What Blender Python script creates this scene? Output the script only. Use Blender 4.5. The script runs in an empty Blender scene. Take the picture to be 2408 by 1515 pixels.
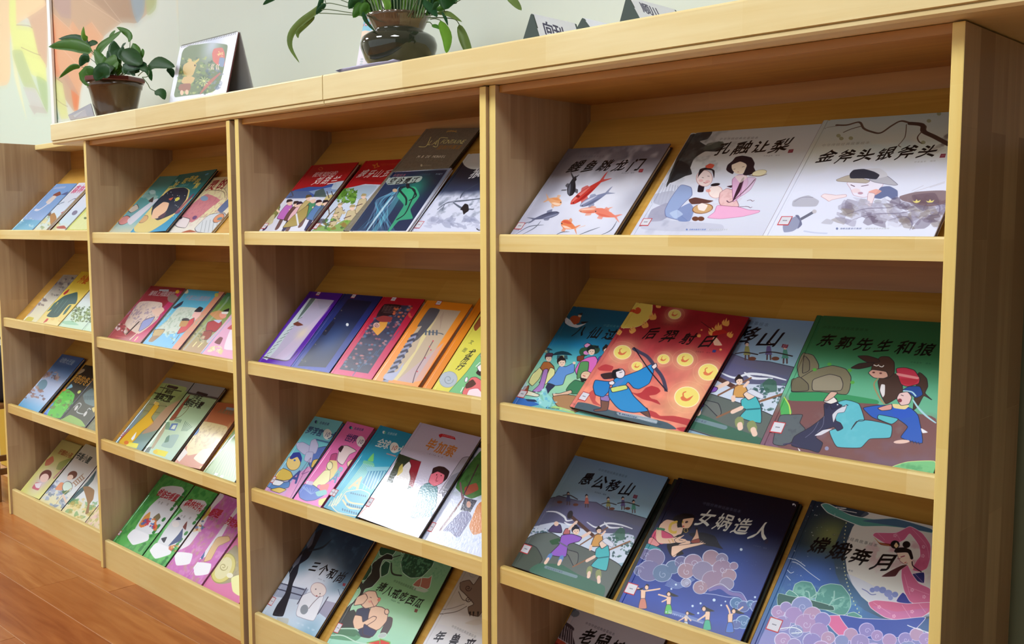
import bpy, bmesh, math, random
import numpy as np
from mathutils import Vector, Matrix
random.seed(7)
SC = bpy.context.scene
COL = SC.collection
S = 0.9                       # metres per bookcase width
# ------------------------------------------------------------------ camera
FPX = 2342.5
CAM = np.array([3.57291, -1.56263, 1.2501])
YAW, PITCH, ROLL = 0.7609, -0.09512, -0.00167
FW = np.array([-math.sin(YAW)*math.cos(PITCH), math.cos(YAW)*math.cos(PITCH), math.sin(PITCH)])
_r = np.array([math.cos(YAW), math.sin(YAW), 0.0]); _u = np.cross(_r, FW)
RT = math.cos(ROLL)*_r + math.sin(ROLL)*_u
UP = -math.sin(ROLL)*_r + math.cos(ROLL)*_u
cd = bpy.data.cameras.new('camera'); cam = bpy.data.objects.new('camera', cd); COL.objects.link(cam)
cd.sensor_width = 36.0; cd.lens = FPX/2408.0*36.0; cd.clip_start = 0.05; cd.clip_end = 60
cam.matrix_world = Matrix(((RT[0], UP[0], -FW[0], CAM[0]*S), (RT[1], UP[1], -FW[1], CAM[1]*S),
                           (RT[2], UP[2], -FW[2], CAM[2]*S), (0, 0, 0, 1)))
SC.camera = cam
# ------------------------------------------------------------------ world, lights, exposure
SC.view_settings.view_transform = 'Standard'; SC.view_settings.look = 'None'
SC.view_settings.exposure = 0.1; SC.view_settings.gamma = 1.0; SC.view_settings.use_curve_mapping = False
wd = bpy.data.worlds.new('world'); SC.world = wd; wd.use_nodes = True
wd.node_tree.nodes['Background'].inputs[0].default_value = (0.93, 0.97, 1.0, 1)
wd.node_tree.nodes['Background'].inputs[1].default_value = 0.75
CEIL_Z = 3.1*S
LAMPS = [(-3.70, -1.15), (-1.30, -1.15), (1.00, -1.95), (2.70, -1.35)]
LAMP_SIZE = 0.6
LAMP_STRENGTH = 31.0
LAMP_COLOR = (0.88, 0.94, 1.0)

def proj(X):
    d = np.asarray(X, float) - CAM; z = d @ FW
    return np.array([1204 + FPX*(d @ RT)/z, 757.5 - FPX*(d @ UP)/z])
def ray(px, py):
    return FW + (px-1204)/FPX*RT - (py-757.5)/FPX*UP
def hit(px, py, P0, n):
    d = ray(px, py); return CAM + d*((np.asarray(P0, float)-CAM) @ n)/(d @ n)
def at(px, py, y):
    return hit(px, py, (0, y, 0), np.array([0, 1.0, 0]))

# ------------------------------------------------------------------ helpers
def lin(c):
    r = []
    for v in c[:3]:
        v = v/255.0
        r.append(v/12.92 if v <= 0.04045 else ((v+0.055)/1.055)**2.4)
    return (*r, 1.0)
def mat(name, rgb=(200, 200, 200), rough=0.5, metal=0.0, spec=0.5, coat=0.0, trans=0.0, alpha=1.0):
    m = bpy.data.materials.new(name); m.use_nodes = True
    b = m.node_tree.nodes['Principled BSDF']
    b.inputs['Base Color'].default_value = lin(rgb); b.inputs['Roughness'].default_value = rough
    b.inputs['Metallic'].default_value = metal; b.inputs['Specular IOR Level'].default_value = spec
    b.inputs['Coat Weight'].default_value = coat; b.inputs['Transmission Weight'].default_value = trans
    b.inputs['Alpha'].default_value = alpha
    return m
def nz(m, scale=30.0, amt=0.12, bump=0.0, stretch=(1, 1, 1)):
    """small procedural variation of colour and relief"""
    nt = m.node_tree; b = nt.nodes['Principled BSDF']; base = tuple(b.inputs['Base Color'].default_value)
    tc = nt.nodes.new('ShaderNodeTexCoord'); mp = nt.nodes.new('ShaderNodeMapping'); mp.inputs['Scale'].default_value = stretch
    n = nt.nodes.new('ShaderNodeTexNoise'); n.inputs['Scale'].default_value = scale; n.inputs['Detail'].default_value = 4
    nt.links.new(tc.outputs['Object'], mp.inputs[0]); nt.links.new(mp.outputs[0], n.inputs['Vector'])
    mx = nt.nodes.new('ShaderNodeMix'); mx.data_type = 'RGBA'
    mx.inputs['A'].default_value = tuple(max(0, v*(1-amt)) for v in base[:3])+(1,)
    mx.inputs['B'].default_value = tuple(min(1, v*(1+amt)) for v in base[:3])+(1,)
    nt.links.new(n.outputs['Fac'], mx.inputs['Factor']); nt.links.new(mx.outputs['Result'], b.inputs['Base Color'])
    if bump:
        bp = nt.nodes.new('ShaderNodeBump'); bp.inputs['Strength'].default_value = bump; bp.inputs['Distance'].default_value = 0.002
        nt.links.new(n.outputs['Fac'], bp.inputs['Height']); nt.links.new(bp.outputs[0], b.inputs['Normal'])
    return m
def wood(name, axis, base, dark, strip=0.045, length=0.34, rough=0.38, grain=1.0, blockamt=0.5):
    """finger-jointed pine: blocks of slightly different tone, fine grain along the axis"""
    m = bpy.data.materials.new(name); m.use_nodes = True; nt = m.node_tree; N = nt.nodes; L = nt.links
    b = N['Principled BSDF']; b.inputs['Roughness'].default_value = rough; b.inputs['Specular IOR Level'].default_value = 0.45
    tc = N.new('ShaderNodeTexCoord'); sp = N.new('ShaderNodeSeparateXYZ'); L.new(tc.outputs['Object'], sp.inputs[0])
    cb = N.new('ShaderNodeCombineXYZ')
    add = N.new('ShaderNodeMath'); add.operation = 'ADD'
    order = {'x': ('X', 'Z', 'Y'), 'z': ('Z', 'Y', 'X'), 'y': ('Y', 'X', 'Z')}[axis]
    L.new(sp.outputs[order[0]], cb.inputs[0])
    L.new(sp.outputs[order[1]], add.inputs[0]); L.new(sp.outputs[order[2]], add.inputs[1]); L.new(add.outputs[0], cb.inputs[1])
    br = N.new('ShaderNodeTexBrick'); br.inputs['Scale'].default_value = 1.0; br.inputs['Mortar Size'].default_value = 0.0004
    br.inputs['Mortar'].default_value = (0.35, 0.35, 0.35, 1)
    br.inputs['Brick Width'].default_value = length; br.inputs['Row Height'].default_value = strip; br.offset = 0.37
    br.inputs['Color1'].default_value = (0, 0, 0, 1); br.inputs['Color2'].default_value = (1, 1, 1, 1)
    L.new(cb.outputs[0], br.inputs['Vector'])
    mp = N.new('ShaderNodeMapping'); mp.inputs['Scale'].default_value = (2.2, 34, 34); L.new(cb.outputs[0], mp.inputs[0])
    n1 = N.new('ShaderNodeTexNoise'); n1.inputs['Scale'].default_value = 1.6; n1.inputs['Detail'].default_value = 5; n1.inputs['Distortion'].default_value = 0.5
    L.new(mp.outputs[0], n1.inputs['Vector'])
    n2 = N.new('ShaderNodeTexNoise'); n2.inputs['Scale'].default_value = 3.5; n2.inputs['Detail'].default_value = 2
    L.new(cb.outputs[0], n2.inputs['Vector'])
    a1 = N.new('ShaderNodeMath'); a1.operation = 'MULTIPLY_ADD'; a1.inputs[1].default_value = 0.75*blockamt
    L.new(br.outputs['Color'], a1.inputs[0])
    a2 = N.new('ShaderNodeMath'); a2.operation = 'MULTIPLY'; a2.inputs[1].default_value = 0.75*grain; L.new(n1.outputs['Fac'], a2.inputs[0])
    L.new(a2.outputs[0], a1.inputs[2])
    a3 = N.new('ShaderNodeMath'); a3.operation = 'MULTIPLY_ADD'; a3.inputs[1].default_value = 0.45; L.new(n2.outputs['Fac'], a3.inputs[0]); L.new(a1.outputs[0], a3.inputs[2])
    cr = N.new('ShaderNodeValToRGB'); cr.color_ramp.elements[0].position = 0.35; cr.color_ramp.elements[0].color = lin(base)
    cr.color_ramp.elements[1].position = 1.15 if False else 1.0; cr.color_ramp.elements[1].color = lin(dark)
    L.new(a3.outputs[0], cr.inputs[0]); L.new(cr.outputs[0], b.inputs['Base Color'])
    bp = N.new('ShaderNodeBump'); bp.inputs['Strength'].default_value = 0.14; bp.inputs['Distance'].default_value = 0.001
    L.new(n1.outputs['Fac'], bp.inputs['Height']); L.new(bp.outputs[0], b.inputs['Normal'])
    return m

def tag(o, label=None, cat=None, group=None, kind=None):
    if label: o['label'] = label
    if cat: o['category'] = cat
    if group: o['group'] = group
    if kind: o['kind'] = kind
    return o
def empty(name, label=None, cat=None, group=None, M=None):
    o = bpy.data.objects.new(name, None); COL.objects.link(o); o.empty_display_size = 0.02
    if M is not None: o.matrix_world = M
    return tag(o, label, cat, group)
def obj(name, bm, material, parent=None, smooth=False, M=None):
    me = bpy.data.meshes.new(name); bm.to_mesh(me); bm.free()
    if smooth: me.polygons.foreach_set('use_smooth', [True]*len(me.polygons))
    for m in (material if isinstance(material, (list, tuple)) else [material]): me.materials.append(m)
    o = bpy.data.objects.new(name, me); COL.objects.link(o)
    if parent is not None: o.parent = parent
    if M is not None: o.matrix_local = M
    return o
def box(bm, x0, x1, y0, y1, z0, z1, bev=0.0, seg=2, mi=0):
    r = bmesh.ops.create_cube(bm, size=1.0)
    vs = r['verts']
    for v in vs:
        v.co = Vector((x0 if v.co.x < 0 else x1, y0 if v.co.y < 0 else y1, z0 if v.co.z < 0 else z1))
    es = list({e for v in vs for e in v.link_edges}); fs = list({f for v in vs for f in v.link_faces})
    for f in fs: f.material_index = mi
    if bev: bmesh.ops.bevel(bm, geom=es, offset=bev, segments=seg, affect='EDGES', profile=0.6)
    return vs
def BX(*a, **k):
    bm = bmesh.new(); box(bm, *a, **k); return bm
def extrude_profile(bm, prof, a0, a1, axis='x', cap=True):
    """prof: list of 2d points, swept from a0 to a1 along the axis"""
    def P(a, p): return {'x': (a, p[0], p[1]), 'y': (p[0], a, p[1]), 'z': (p[0], p[1], a)}[axis]
    A = [bm.verts.new(P(a0, p)) for p in prof]; B = [bm.verts.new(P(a1, p)) for p in prof]
    n = len(prof)
    for i in range(n): bm.faces.new((A[i], A[(i+1) % n], B[(i+1) % n], B[i]))
    if cap: bm.faces.new(A[::-1]); bm.faces.new(B)
    bmesh.ops.recalc_face_normals(bm, faces=bm.faces)
def tube(bm, pts, r0, r1=None, n=8, caps=True):
    r1 = r0 if r1 is None else r1; rings = []; pts = [Vector(p) for p in pts]; up = Vector((0.13, 0.31, 0.94))
    for i, p in enumerate(pts):
        d = (pts[min(i+1, len(pts)-1)] - pts[max(i-1, 0)]).normalized()
        a = d.cross(up); a = a.normalized() if a.length > 1e-4 else Vector((1, 0, 0)); b = d.cross(a)
        r = r0 + (r1-r0)*i/max(1, len(pts)-1)
        rings.append([bm.verts.new(p + (a*math.cos(t) + b*math.sin(t))*r) for t in [2*math.pi*k/n for k in range(n)]])
    for A, B in zip(rings, rings[1:]):
        for k in range(n): bm.faces.new((A[k], A[(k+1) % n], B[(k+1) % n], B[k]))
    if caps: bm.faces.new(rings[0][::-1]); bm.faces.new(rings[-1])
def lathe(bm, prof, n=48, cx=0, cy=0, mod=None):
    rings = []
    for k in range(n):
        t = 2*math.pi*k/n
        rings.append([bm.verts.new((cx + r*(mod(t, z) if mod else 1)*math.cos(t), cy + r*(mod(t, z) if mod else 1)*math.sin(t), z)) for r, z in prof])
    for k in range(n):
        A, B = rings[k], rings[(k+1) % n]
        for i in range(len(prof)-1): bm.faces.new((A[i], B[i], B[i+1], A[i+1]))
def spline(pts, k=6, closed=True, ten=1.0):
    P = np.asarray(pts, float); n = len(P); out = []
    rng = range(n) if closed else range(n-1)
    t = np.linspace(0, 1, k, endpoint=False)[:, None]
    for i in rng:
        if closed: a, b, c, d = P[i-1], P[i], P[(i+1) % n], P[(i+2) % n]
        else: a, b, c, d = P[max(i-1, 0)], P[i], P[i+1], P[min(i+2, n-1)]
        m0, m1 = (c-a)*.5*ten, (d-b)*.5*ten; out.append(b*(2*t**3-3*t**2+1)+m0*(t**3-2*t**2+t)+c*(3*t**2-2*t**3)+m1*(t**3-t**2))
    r = np.vstack(out)
    return r if closed else np.vstack([r, P[-1]])

# ------------------------------------------------------------------ glyphs and painter (flat print for covers)
_G = {}
def glyph(ch):
    if ch in _G: return _G[ch]
    cu = bpy.data.curves.new('g', 'FONT'); cu.body = ch; cu.size = 1.0; cu.resolution_u = 3
    o = bpy.data.objects.new('g', cu); COL.objects.link(o)
    dg = bpy.context.evaluated_depsgraph_get(); dg.update()
    me = o.evaluated_get(dg).to_mesh(); me.calc_loop_triangles()
    v = np.array([tuple(x.co[:2]) for x in me.vertices], float).reshape(-1, 2)
    t = np.array([tuple(x.vertices) for x in me.loop_triangles], int).reshape(-1, 3)
    r = v[t] if len(t) else np.zeros((0, 3, 2))
    o.evaluated_get(dg).to_mesh_clear(); bpy.data.objects.remove(o); bpy.data.curves.remove(cu)
    if len(r):
        mn, mx = r.reshape(-1, 2).min(0), r.reshape(-1, 2).max(0)
        r = r - [(mn[0]+mx[0])/2, 0.37]
        s = (r[:, 1, 0]-r[:, 0, 0])*(r[:, 2, 1]-r[:, 0, 1]) - (r[:, 2, 0]-r[:, 0, 0])*(r[:, 1, 1]-r[:, 0, 1])
        r[s < 0] = r[s < 0][:, ::-1]
    _G[ch] = r
    return r
def homog(src, dst):
    A = []
    for (x, y), (u, v) in zip(src, dst):
        A.append([x, y, 1, 0, 0, 0, -u*x, -u*y, -u]); A.append([0, 0, 0, x, y, 1, -v*x, -v*y, -v])
    return np.linalg.svd(np.array(A))[2][-1].reshape(3, 3)
_rng = np.random.default_rng(3)
def vnoise(h, w, cell, seed=0, octv=3):
    r = np.random.default_rng(seed); out = np.zeros((h, w)); a = 1.0; tot = 0
    for o in range(octv):
        c = max(2.0, cell/2**o); gh, gw = int(h/c)+3, int(w/c)+3; g = r.random((gh, gw))
        y = np.arange(h)/c; x = np.arange(w)/c; yi = y.astype(int); xi = x.astype(int)
        fy = (y-yi)[:, None]; fx = (x-xi)[None, :]; fy = fy*fy*(3-2*fy); fx = fx*fx*(3-2*fx)
        v = (g[yi][:, xi]*(1-fx)+g[yi][:, xi+1]*fx)*(1-fy) + (g[yi+1][:, xi]*(1-fx)+g[yi+1][:, xi+1]*fx)*fy
        out += a*v; tot += a; a *= 0.5
    return out/tot
class Art:
    """paints a flat print; points are given in photo pixels (or a zoomed frame of them) and mapped onto the sheet"""
    def __init__(s, w, h, corners, res):
        # w,h sheet size (m); corners = photo px of TL,TR,BL,BR; res = canvas px per photo px
        s.Wm, s.Hm = w, h
        d = max(np.hypot(*(corners[1]-corners[0]))/w, np.hypot(*(corners[2]-corners[0]))/h*0.9)
        s.k = min(max(d*res, 260), 2000)     # canvas px per metre
        s.W, s.H = max(8, int(w*s.k)), max(8, int(h*s.k))
        s.c = np.ones((s.H, s.W, 3))*0.9
        s.M = homog(corners, [(0, 0), (s.W, 0), (0, s.H), (s.W, s.H)])
        s.f = (0, 0, 1.0)
    def frame(s, ox, oy, k): s.f = (ox, oy, k); return s
    def m(s, pts):
        p = np.atleast_2d(np.asarray(pts, float)); q = np.column_stack([p[:, 0]/s.f[2]+s.f[0], p[:, 1]/s.f[2]+s.f[1], np.ones(len(p))]) @ s.M.T
        return q[:, :2]/q[:, 2:]
    def sc(s, x, y):   # canvas px per frame unit near a point (geometric mean)
        a = s.m([(x, y), (x+4, y), (x, y+4)]); u, v = a[1]-a[0], a[2]-a[0]
        return math.sqrt(abs(u[0]*v[1]-u[1]*v[0]))/4
    def raster(s, polys, color, a=1.0, noise=None):
        allp = np.vstack(polys)
        x0, y0 = np.floor(allp.min(0)).astype(int)-1; x1, y1 = np.ceil(allp.max(0)).astype(int)+2
        x0, y0, x1, y1 = max(0, x0), max(0, y0), min(s.W, x1), min(s.H, y1)
        if x1 <= x0 or y1 <= y0: return
        SS = 3; hh = (y1-y0)*SS; ww = x1-x0; acc = np.zeros((hh, ww+2))
        A = np.vstack(polys); B = np.vstack([np.roll(p, -1, axis=0) for p in polys])
        ya = (A[:, 1]-y0)*SS-0.5; yb = (B[:, 1]-y0)*SS-0.5; xa = A[:, 0]-x0; xb = B[:, 0]-x0
        sg = np.where(yb > ya, 1.0, -1.0); lo = np.minimum(ya, yb); hi = np.maximum(ya, yb)
        r0 = np.clip(np.ceil(lo), 0, hh).astype(int); r1 = np.clip(np.ceil(hi), 0, hh).astype(int)
        cnt = np.maximum(r1-r0, 0); idx = np.repeat(np.arange(len(cnt)), cnt)
        if len(idx) == 0: return
        off = np.arange(len(idx)) - np.repeat(np.cumsum(cnt)-cnt, cnt); row = r0[idx]+off
        t = (row-ya[idx])/(yb[idx]-ya[idx]); x = np.clip(xa[idx]+t*(xb[idx]-xa[idx]), 0, ww)
        xi = np.floor(x).astype(int); fr = x-xi
        np.add.at(acc, (row, xi), sg[idx]*(1-fr)); np.add.at(acc, (row, np.minimum(xi+1, ww+1)), sg[idx]*fr)
        cov = np.clip(np.abs(np.cumsum(acc, 1))[:, :ww], 0, 1).reshape(y1-y0, SS, ww).mean(1)*a
        if noise is not None: cov = cov*np.clip(noise[y0:y1, x0:x1], 0, 1)
        cc = np.asarray(color, float)/255.0
        reg = s.c[y0:y1, x0:x1]
        if cc.ndim == 3: cc = cc[y0:y1, x0:x1]
        reg += (cc-reg)*cov[..., None]
    def F(s, c): s.c[:] = np.asarray(c)/255.0; return s
    def G(s, stops, amt=0.0, cell=60, seed=1, ang=0.0):
        t = np.linspace(0, 1, s.H)[:, None] + np.linspace(-.5, .5, s.W)[None, :]*ang
        if amt: t = t + (vnoise(s.H, s.W, cell*s.k/1000, seed)-.5)*amt
        ks = [q[0] for q in stops]
        s.c = np.stack([np.interp(t, ks, [q[1][i]/255.0 for q in stops]) for i in range(3)], -1); return s
    def N(s, amt=0.1, cell=20, seed=5, col=None, lo=0.5, hi=0.8, box=None, octv=3):
        n = vnoise(s.H, s.W, cell*s.k/1000, seed, octv)
        if col is None: s.c *= (1+(n-.5)*2*amt)[..., None]
        else:
            a = np.clip((n-lo)/(hi-lo), 0, 1)*amt
            if box is not None:
                q = s.m([box[:2], box[2:]]); yy, xx = np.mgrid[0:s.H, 0:s.W]
                cx, cy = q.mean(0); rx, ry = np.abs(q[1]-q[0])/2+1
                a = a*np.clip(1.6-1.2*np.hypot((xx-cx)/rx, (yy-cy)/ry), 0, 1)
            s.c += (np.asarray(col)/255.0 - s.c)*a[..., None]
        return s
    def glow(s, c, x, y, r, a=1.0):
        q = s.m([(x, y)])[0]; R = r*s.sc(x, y); yy, xx = np.mgrid[0:s.H, 0:s.W]
        w = np.exp(-((xx-q[0])**2+(yy-q[1])**2)/(R*R))*a
        s.c += (np.asarray(c)/255.0-s.c)*w[..., None]; return s
    def P(s, c, pts, a=1.0, o=None, sm=True, k=5):
        q = spline(pts, k, ten=.5) if sm else np.asarray(pts, float)
        s.raster([s.m(q)], c, a)
        if o: s.L(o[0], o[1], list(map(tuple, q))+[tuple(q[0])], sm=False)
        return s
    def Q(s, c, pts, a=1.0, o=None): return s.P(c, pts, a, o, sm=False)
    def E(s, c, x, y, rx, ry=None, rot=0.0, a=1.0, o=None, n=26):
        ry = rx if ry is None else ry; t = np.linspace(0, 2*math.pi, n, endpoint=False); r = math.radians(rot)
        X = rx*np.cos(t); Y = ry*np.sin(t)
        return s.P(c, np.column_stack([x+X*math.cos(r)-Y*math.sin(r), y+X*math.sin(r)+Y*math.cos(r)]), a, o, sm=False)
    def L(s, c, w, pts, sm=True, a=1.0, taper=0.0, k=6):
        p = spline(pts, k, closed=False) if (sm and len(pts) > 2) else np.asarray(pts, float)
        mid = p[len(p)//2]; W = max(0.55, w*s.sc(*mid)/2); q = s.m(p); n = len(q); polys = []
        t = np.linspace(0, 2*math.pi, 9)[:-1]; dsk = np.column_stack([np.cos(t), np.sin(t)])
        rad = np.array([W*(1-taper*abs(2*i/max(1, n-1)-1)**1.5) for i in range(n)]) if taper else np.full(n, W)
        rad = np.maximum(rad, 0.25)
        for i in range(n-1):
            d = q[i+1]-q[i]; L_ = np.hypot(*d)
            if L_ < 1e-6: continue
            nn = np.array([-d[1], d[0]])/L_
            polys.append(np.array([q[i]-nn*rad[i], q[i+1]-nn*rad[i+1], q[i+1]+nn*rad[i+1], q[i]+nn*rad[i]]))
        if W > 1.0:
            for i in range(n): polys.append(q[i]+dsk*rad[i])
        if polys: s.raster(polys, c, a)
        return s
    def T(s, txt, x0, y0, x1, y1, c, sz=0.92, style='', a=1.0, seed=0):
        """txt from the centre of its first character to the centre of its last"""
        q = s.m([(x0, y0), (x1, y1)]); n = len(txt); r = random.Random(seed+len(txt))
        adv = (q[1]-q[0])/max(1, n-1) if n > 1 else np.array([1.0, 0])
        if n > 1: size = np.hypot(*adv)*sz
        else: size = sz*s.sc(x0, y0)
        ang = math.atan2(adv[1], adv[0]) if n > 1 else 0.0
        if 'h' in style: ang = 0
        polys = []
        for i, ch in enumerate(txt):
            if ch == ' ': continue
            t = glyph(ch)
            if not len(t): continue
            g = t.reshape(-1, 2).copy()
            if 'b' in style:      # brush: sheared, nib-thickened, each character a little different
                sh = r.uniform(.10, .22); kx, ky = r.uniform(.92, 1.1), r.uniform(.95, 1.12)
                g = np.column_stack([g[:, 0]*kx + g[:, 1]*sh, g[:, 1]*ky + g[:, 0]*r.uniform(.08, .2)])
                g = g + np.column_stack([np.sin(g[:, 1]*7+i)*.02, np.sin(g[:, 0]*6+i*2)*.03])
                offs = [(-.011, -.018), (0, 0), (.012, .02), (.022, .034)]
            elif 'B' in style: offs = [(-.025, 0), (.025, 0), (0, .025), (0, -.025)]
            elif 'm' in style: offs = [(-.012, 0), (.012, .01)]
            else: offs = [(0, 0)]
            if 'i' in style: g = np.column_stack([g[:, 0]+g[:, 1]*.2, g[:, 1]])
            ca, sa = math.cos(ang+(math.pi/2 if 'v' in style else 0)), math.sin(ang+(math.pi/2 if 'v' in style else 0))
            if 'v' in style: ca, sa = math.cos(ang-math.pi/2), math.sin(ang-math.pi/2)
            jy = r.uniform(-.05, .05)*size if 'b' in style else 0
            for ox, oy in offs:
                X = (g[:, 0]+ox)*size*1.05; Y = -(g[:, 1]+oy)*size*1.05
                P_ = np.column_stack([q[0][0]+adv[0]*i + X*ca - Y*sa, q[0][1]+adv[1]*i + X*sa + Y*ca + jy]).reshape(-1, 3, 2)
                polys += list(P_)
        if polys: s.rtri(np.array(polys), c, a)
        return s
    def rtri(s, tri, c, a):
        x = tri.reshape(-1, 2)
        if x[:, 0].max() < 0 or x[:, 1].max() < 0 or x[:, 0].min() > s.W or x[:, 1].min() > s.H: return
        # same winding for all, edges as one polygon list
        d = (tri[:, 1, 0]-tri[:, 0, 0])*(tri[:, 2, 1]-tri[:, 0, 1]) - (tri[:, 2, 0]-tri[:, 0, 0])*(tri[:, 1, 1]-tri[:, 0, 1])
        tri = tri.copy(); tri[d < 0] = tri[d < 0][:, ::-1]
        s.raster_e(tri[:, [0, 1, 2]].reshape(-1, 2), tri[:, [1, 2, 0]].reshape(-1, 2), c, a)
    def raster_e(s, A, B, color, a):
        x0, y0 = np.floor(A.min(0)).astype(int)-1; x1, y1 = np.ceil(A.max(0)).astype(int)+2
        x0, y0, x1, y1 = max(0, x0), max(0, y0), min(s.W, x1), min(s.H, y1)
        if x1 <= x0 or y1 <= y0: return
        SS = 4; hh = (y1-y0)*SS; ww = x1-x0; acc = np.zeros((hh, ww+2))
        ya = (A[:, 1]-y0)*SS-0.5; yb = (B[:, 1]-y0)*SS-0.5; xa = A[:, 0]-x0; xb = B[:, 0]-x0
        sg = np.where(yb > ya, 1.0, -1.0)
        r0 = np.clip(np.ceil(np.minimum(ya, yb)), 0, hh).astype(int); r1 = np.clip(np.ceil(np.maximum(ya, yb)), 0, hh).astype(int)
        cnt = np.maximum(r1-r0, 0); idx = np.repeat(np.arange(len(cnt)), cnt)
        if len(idx) == 0: return
        row = r0[idx] + np.arange(len(idx)) - np.repeat(np.cumsum(cnt)-cnt, cnt)
        t = (row-ya[idx])/(yb[idx]-ya[idx]); x = np.clip(xa[idx]+t*(xb[idx]-xa[idx]), 0, ww)
        xi = np.floor(x).astype(int); fr = x-xi
        np.add.at(acc, (row, xi), sg[idx]*(1-fr)); np.add.at(acc, (row, np.minimum(xi+1, ww+1)), sg[idx]*fr)
        cov = np.clip(np.abs(np.cumsum(acc, 1))[:, :ww], 0, 1).reshape(y1-y0, SS, ww).mean(1)*a
        s.c[y0:y1, x0:x1] += (np.asarray(color)/255.0 - s.c[y0:y1, x0:x1])*cov[..., None]
    def image(s, name):
        im = bpy.data.images.new(name, s.W, s.H, alpha=False)
        px = np.ones((s.H, s.W, 4), np.float32); px[..., :3] = np.clip(s.c[::-1], 0, 1)
        im.pixels.foreach_set(px.ravel()); im.update(); im.pack(); return im
def print_mat(name, art, rough=0.3, coat=0.25, bump=0.02, bscale=60, spec=0.5):
    m = bpy.data.materials.new(name); m.use_nodes = True; nt = m.node_tree; b = nt.nodes['Principled BSDF']
    ti = nt.nodes.new('ShaderNodeTexImage'); ti.image = art.image(name); ti.extension = 'EXTEND'
    uv = nt.nodes.new('ShaderNodeUVMap'); uv.uv_map = 'UVMap'; nt.links.new(uv.outputs[0], ti.inputs[0])
    nt.links.new(ti.outputs[0], b.inputs['Base Color'])
    b.inputs['Roughness'].default_value = rough; b.inputs['Coat Weight'].default_value = coat; b.inputs['Coat Roughness'].default_value = 0.12
    b.inputs['Specular IOR Level'].default_value = spec
    tc = nt.nodes.new('ShaderNodeTexCoord'); n = nt.nodes.new('ShaderNodeTexNoise'); n.inputs['Scale'].default_value = bscale; n.inputs['Detail'].default_value = 2
    nt.links.new(tc.outputs['Object'], n.inputs['Vector'])
    bp = nt.nodes.new('ShaderNodeBump'); bp.inputs['Strength'].default_value = bump; bp.inputs['Distance'].default_value = 0.002
    nt.links.new(n.outputs['Fac'], bp.inputs['Height']); nt.links.new(bp.outputs[0], b.inputs['Normal']); nt.links.new(bp.outputs[0], b.inputs['Coat Normal'])
    return m
# ================================================================== ROOM
T_ = 0.0196
ZT = [None, 1.2342, 0.8590, 0.4828, 0.1049]
HL = 0.0382
U = {0: (-0.97645, 0.01065, -0.01165, 0.00725), 1: (0.0, -0.0172, -0.01163, 0.0),
     2: (1.02355, -0.0271, 0.01836, 0.00522), 3: (2.01674, 0.0, 0.0, 0.0)}
YWALL = 0.375
WU = {0: 0.973, 1: 0.9995, 2: 0.9925, 3: 1.0}
def umat(u):
    ox, oy, yw, oz = U[u]; return Matrix.Translation((ox*S, oy*S, oz*S)) @ Matrix.Rotation(yw, 4, 'Z')
def uloc(u, x, y, z):
    ox, oy, yw, oz = U[u]; c, s_ = math.cos(yw), math.sin(yw)
    return np.array([ox+c*x-s_*y, oy+s_*x+c*y, oz+z])
def uinv(u, X):
    ox, oy, yw, oz = U[u]; c, s_ = math.cos(yw), math.sin(yw); dx, dy = X[0]-ox, X[1]-oy
    return np.array([c*dx+s_*dy, -s_*dx+c*dy, X[2]-oz])

W_LIP = wood('pine_lip', 'x', (238, 219, 154), (222, 190, 112), strip=0.10, length=0.42, blockamt=0.45)
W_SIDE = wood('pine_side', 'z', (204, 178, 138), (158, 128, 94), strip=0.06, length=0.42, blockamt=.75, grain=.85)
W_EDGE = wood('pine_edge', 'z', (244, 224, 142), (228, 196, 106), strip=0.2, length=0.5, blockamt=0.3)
W_BOARD = wood('pine_board', 'x', (222, 174, 84), (192, 142, 56), strip=0.09, length=0.5, blockamt=0.35)
W_SHADED = wood('pine_shaded', 'x', (196, 142, 66), (156, 104, 40), strip=0.09, length=0.5, blockamt=0.35)  # same pine, with the shade of the shelf cavities put into the colour
W_TOP = wood('pine_top', 'x', (240, 227, 178), (222, 199, 138), strip=0.09, length=0.40, blockamt=0.8)

# ---- floor: laminate planks, each a piece
fl = tag(empty('floor'), 'reddish brown laminate plank floor', kind='structure')
def floor_mat(i, c1, c2):
    m = bpy.data.materials.new('laminate_%d' % i); m.use_nodes = True; nt = m.node_tree; b = nt.nodes['Principled BSDF']
    tc = nt.nodes.new('ShaderNodeTexCoord'); mp = nt.nodes.new('ShaderNodeMapping'); mp.inputs['Scale'].default_value = (2.2, 22, 1); mp.inputs['Location'].default_value = (i*3.1, i, 0)
    n = nt.nodes.new('ShaderNodeTexNoise'); n.inputs['Scale'].default_value = 1.2; n.inputs['Detail'].default_value = 6; n.inputs['Distortion'].default_value = 1.1
    cr = nt.nodes.new('ShaderNodeValToRGB'); cr.color_ramp.elements[0].position = .3; cr.color_ramp.elements[1].position = .72
    cr.color_ramp.elements[0].color = lin(c1); cr.color_ramp.elements[1].color = lin(c2)
    nt.links.new(tc.outputs['Object'], mp.inputs[0]); nt.links.new(mp.outputs[0], n.inputs['Vector']); nt.links.new(n.outputs['Fac'], cr.inputs[0])
    nt.links.new(cr.outputs[0], b.inputs['Base Color']); b.inputs['Roughness'].default_value = 0.27; b.inputs['Specular IOR Level'].default_value = 0.5
    bp = nt.nodes.new('ShaderNodeBump'); bp.inputs['Strength'].default_value = .05; bp.inputs['Distance'].default_value = .001
    nt.links.new(n.outputs['Fac'], bp.inputs['Height']); nt.links.new(bp.outputs[0], b.inputs['Normal'])
    return m
FM = [floor_mat(0, (164, 94, 44), (192, 124, 66)), floor_mat(1, (150, 80, 36), (180, 108, 54)), floor_mat(2, (170, 102, 50), (198, 132, 74))]
JOINT = nz(mat('joint_filler', (212, 164, 122), 0.5), 40, .1)
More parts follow.
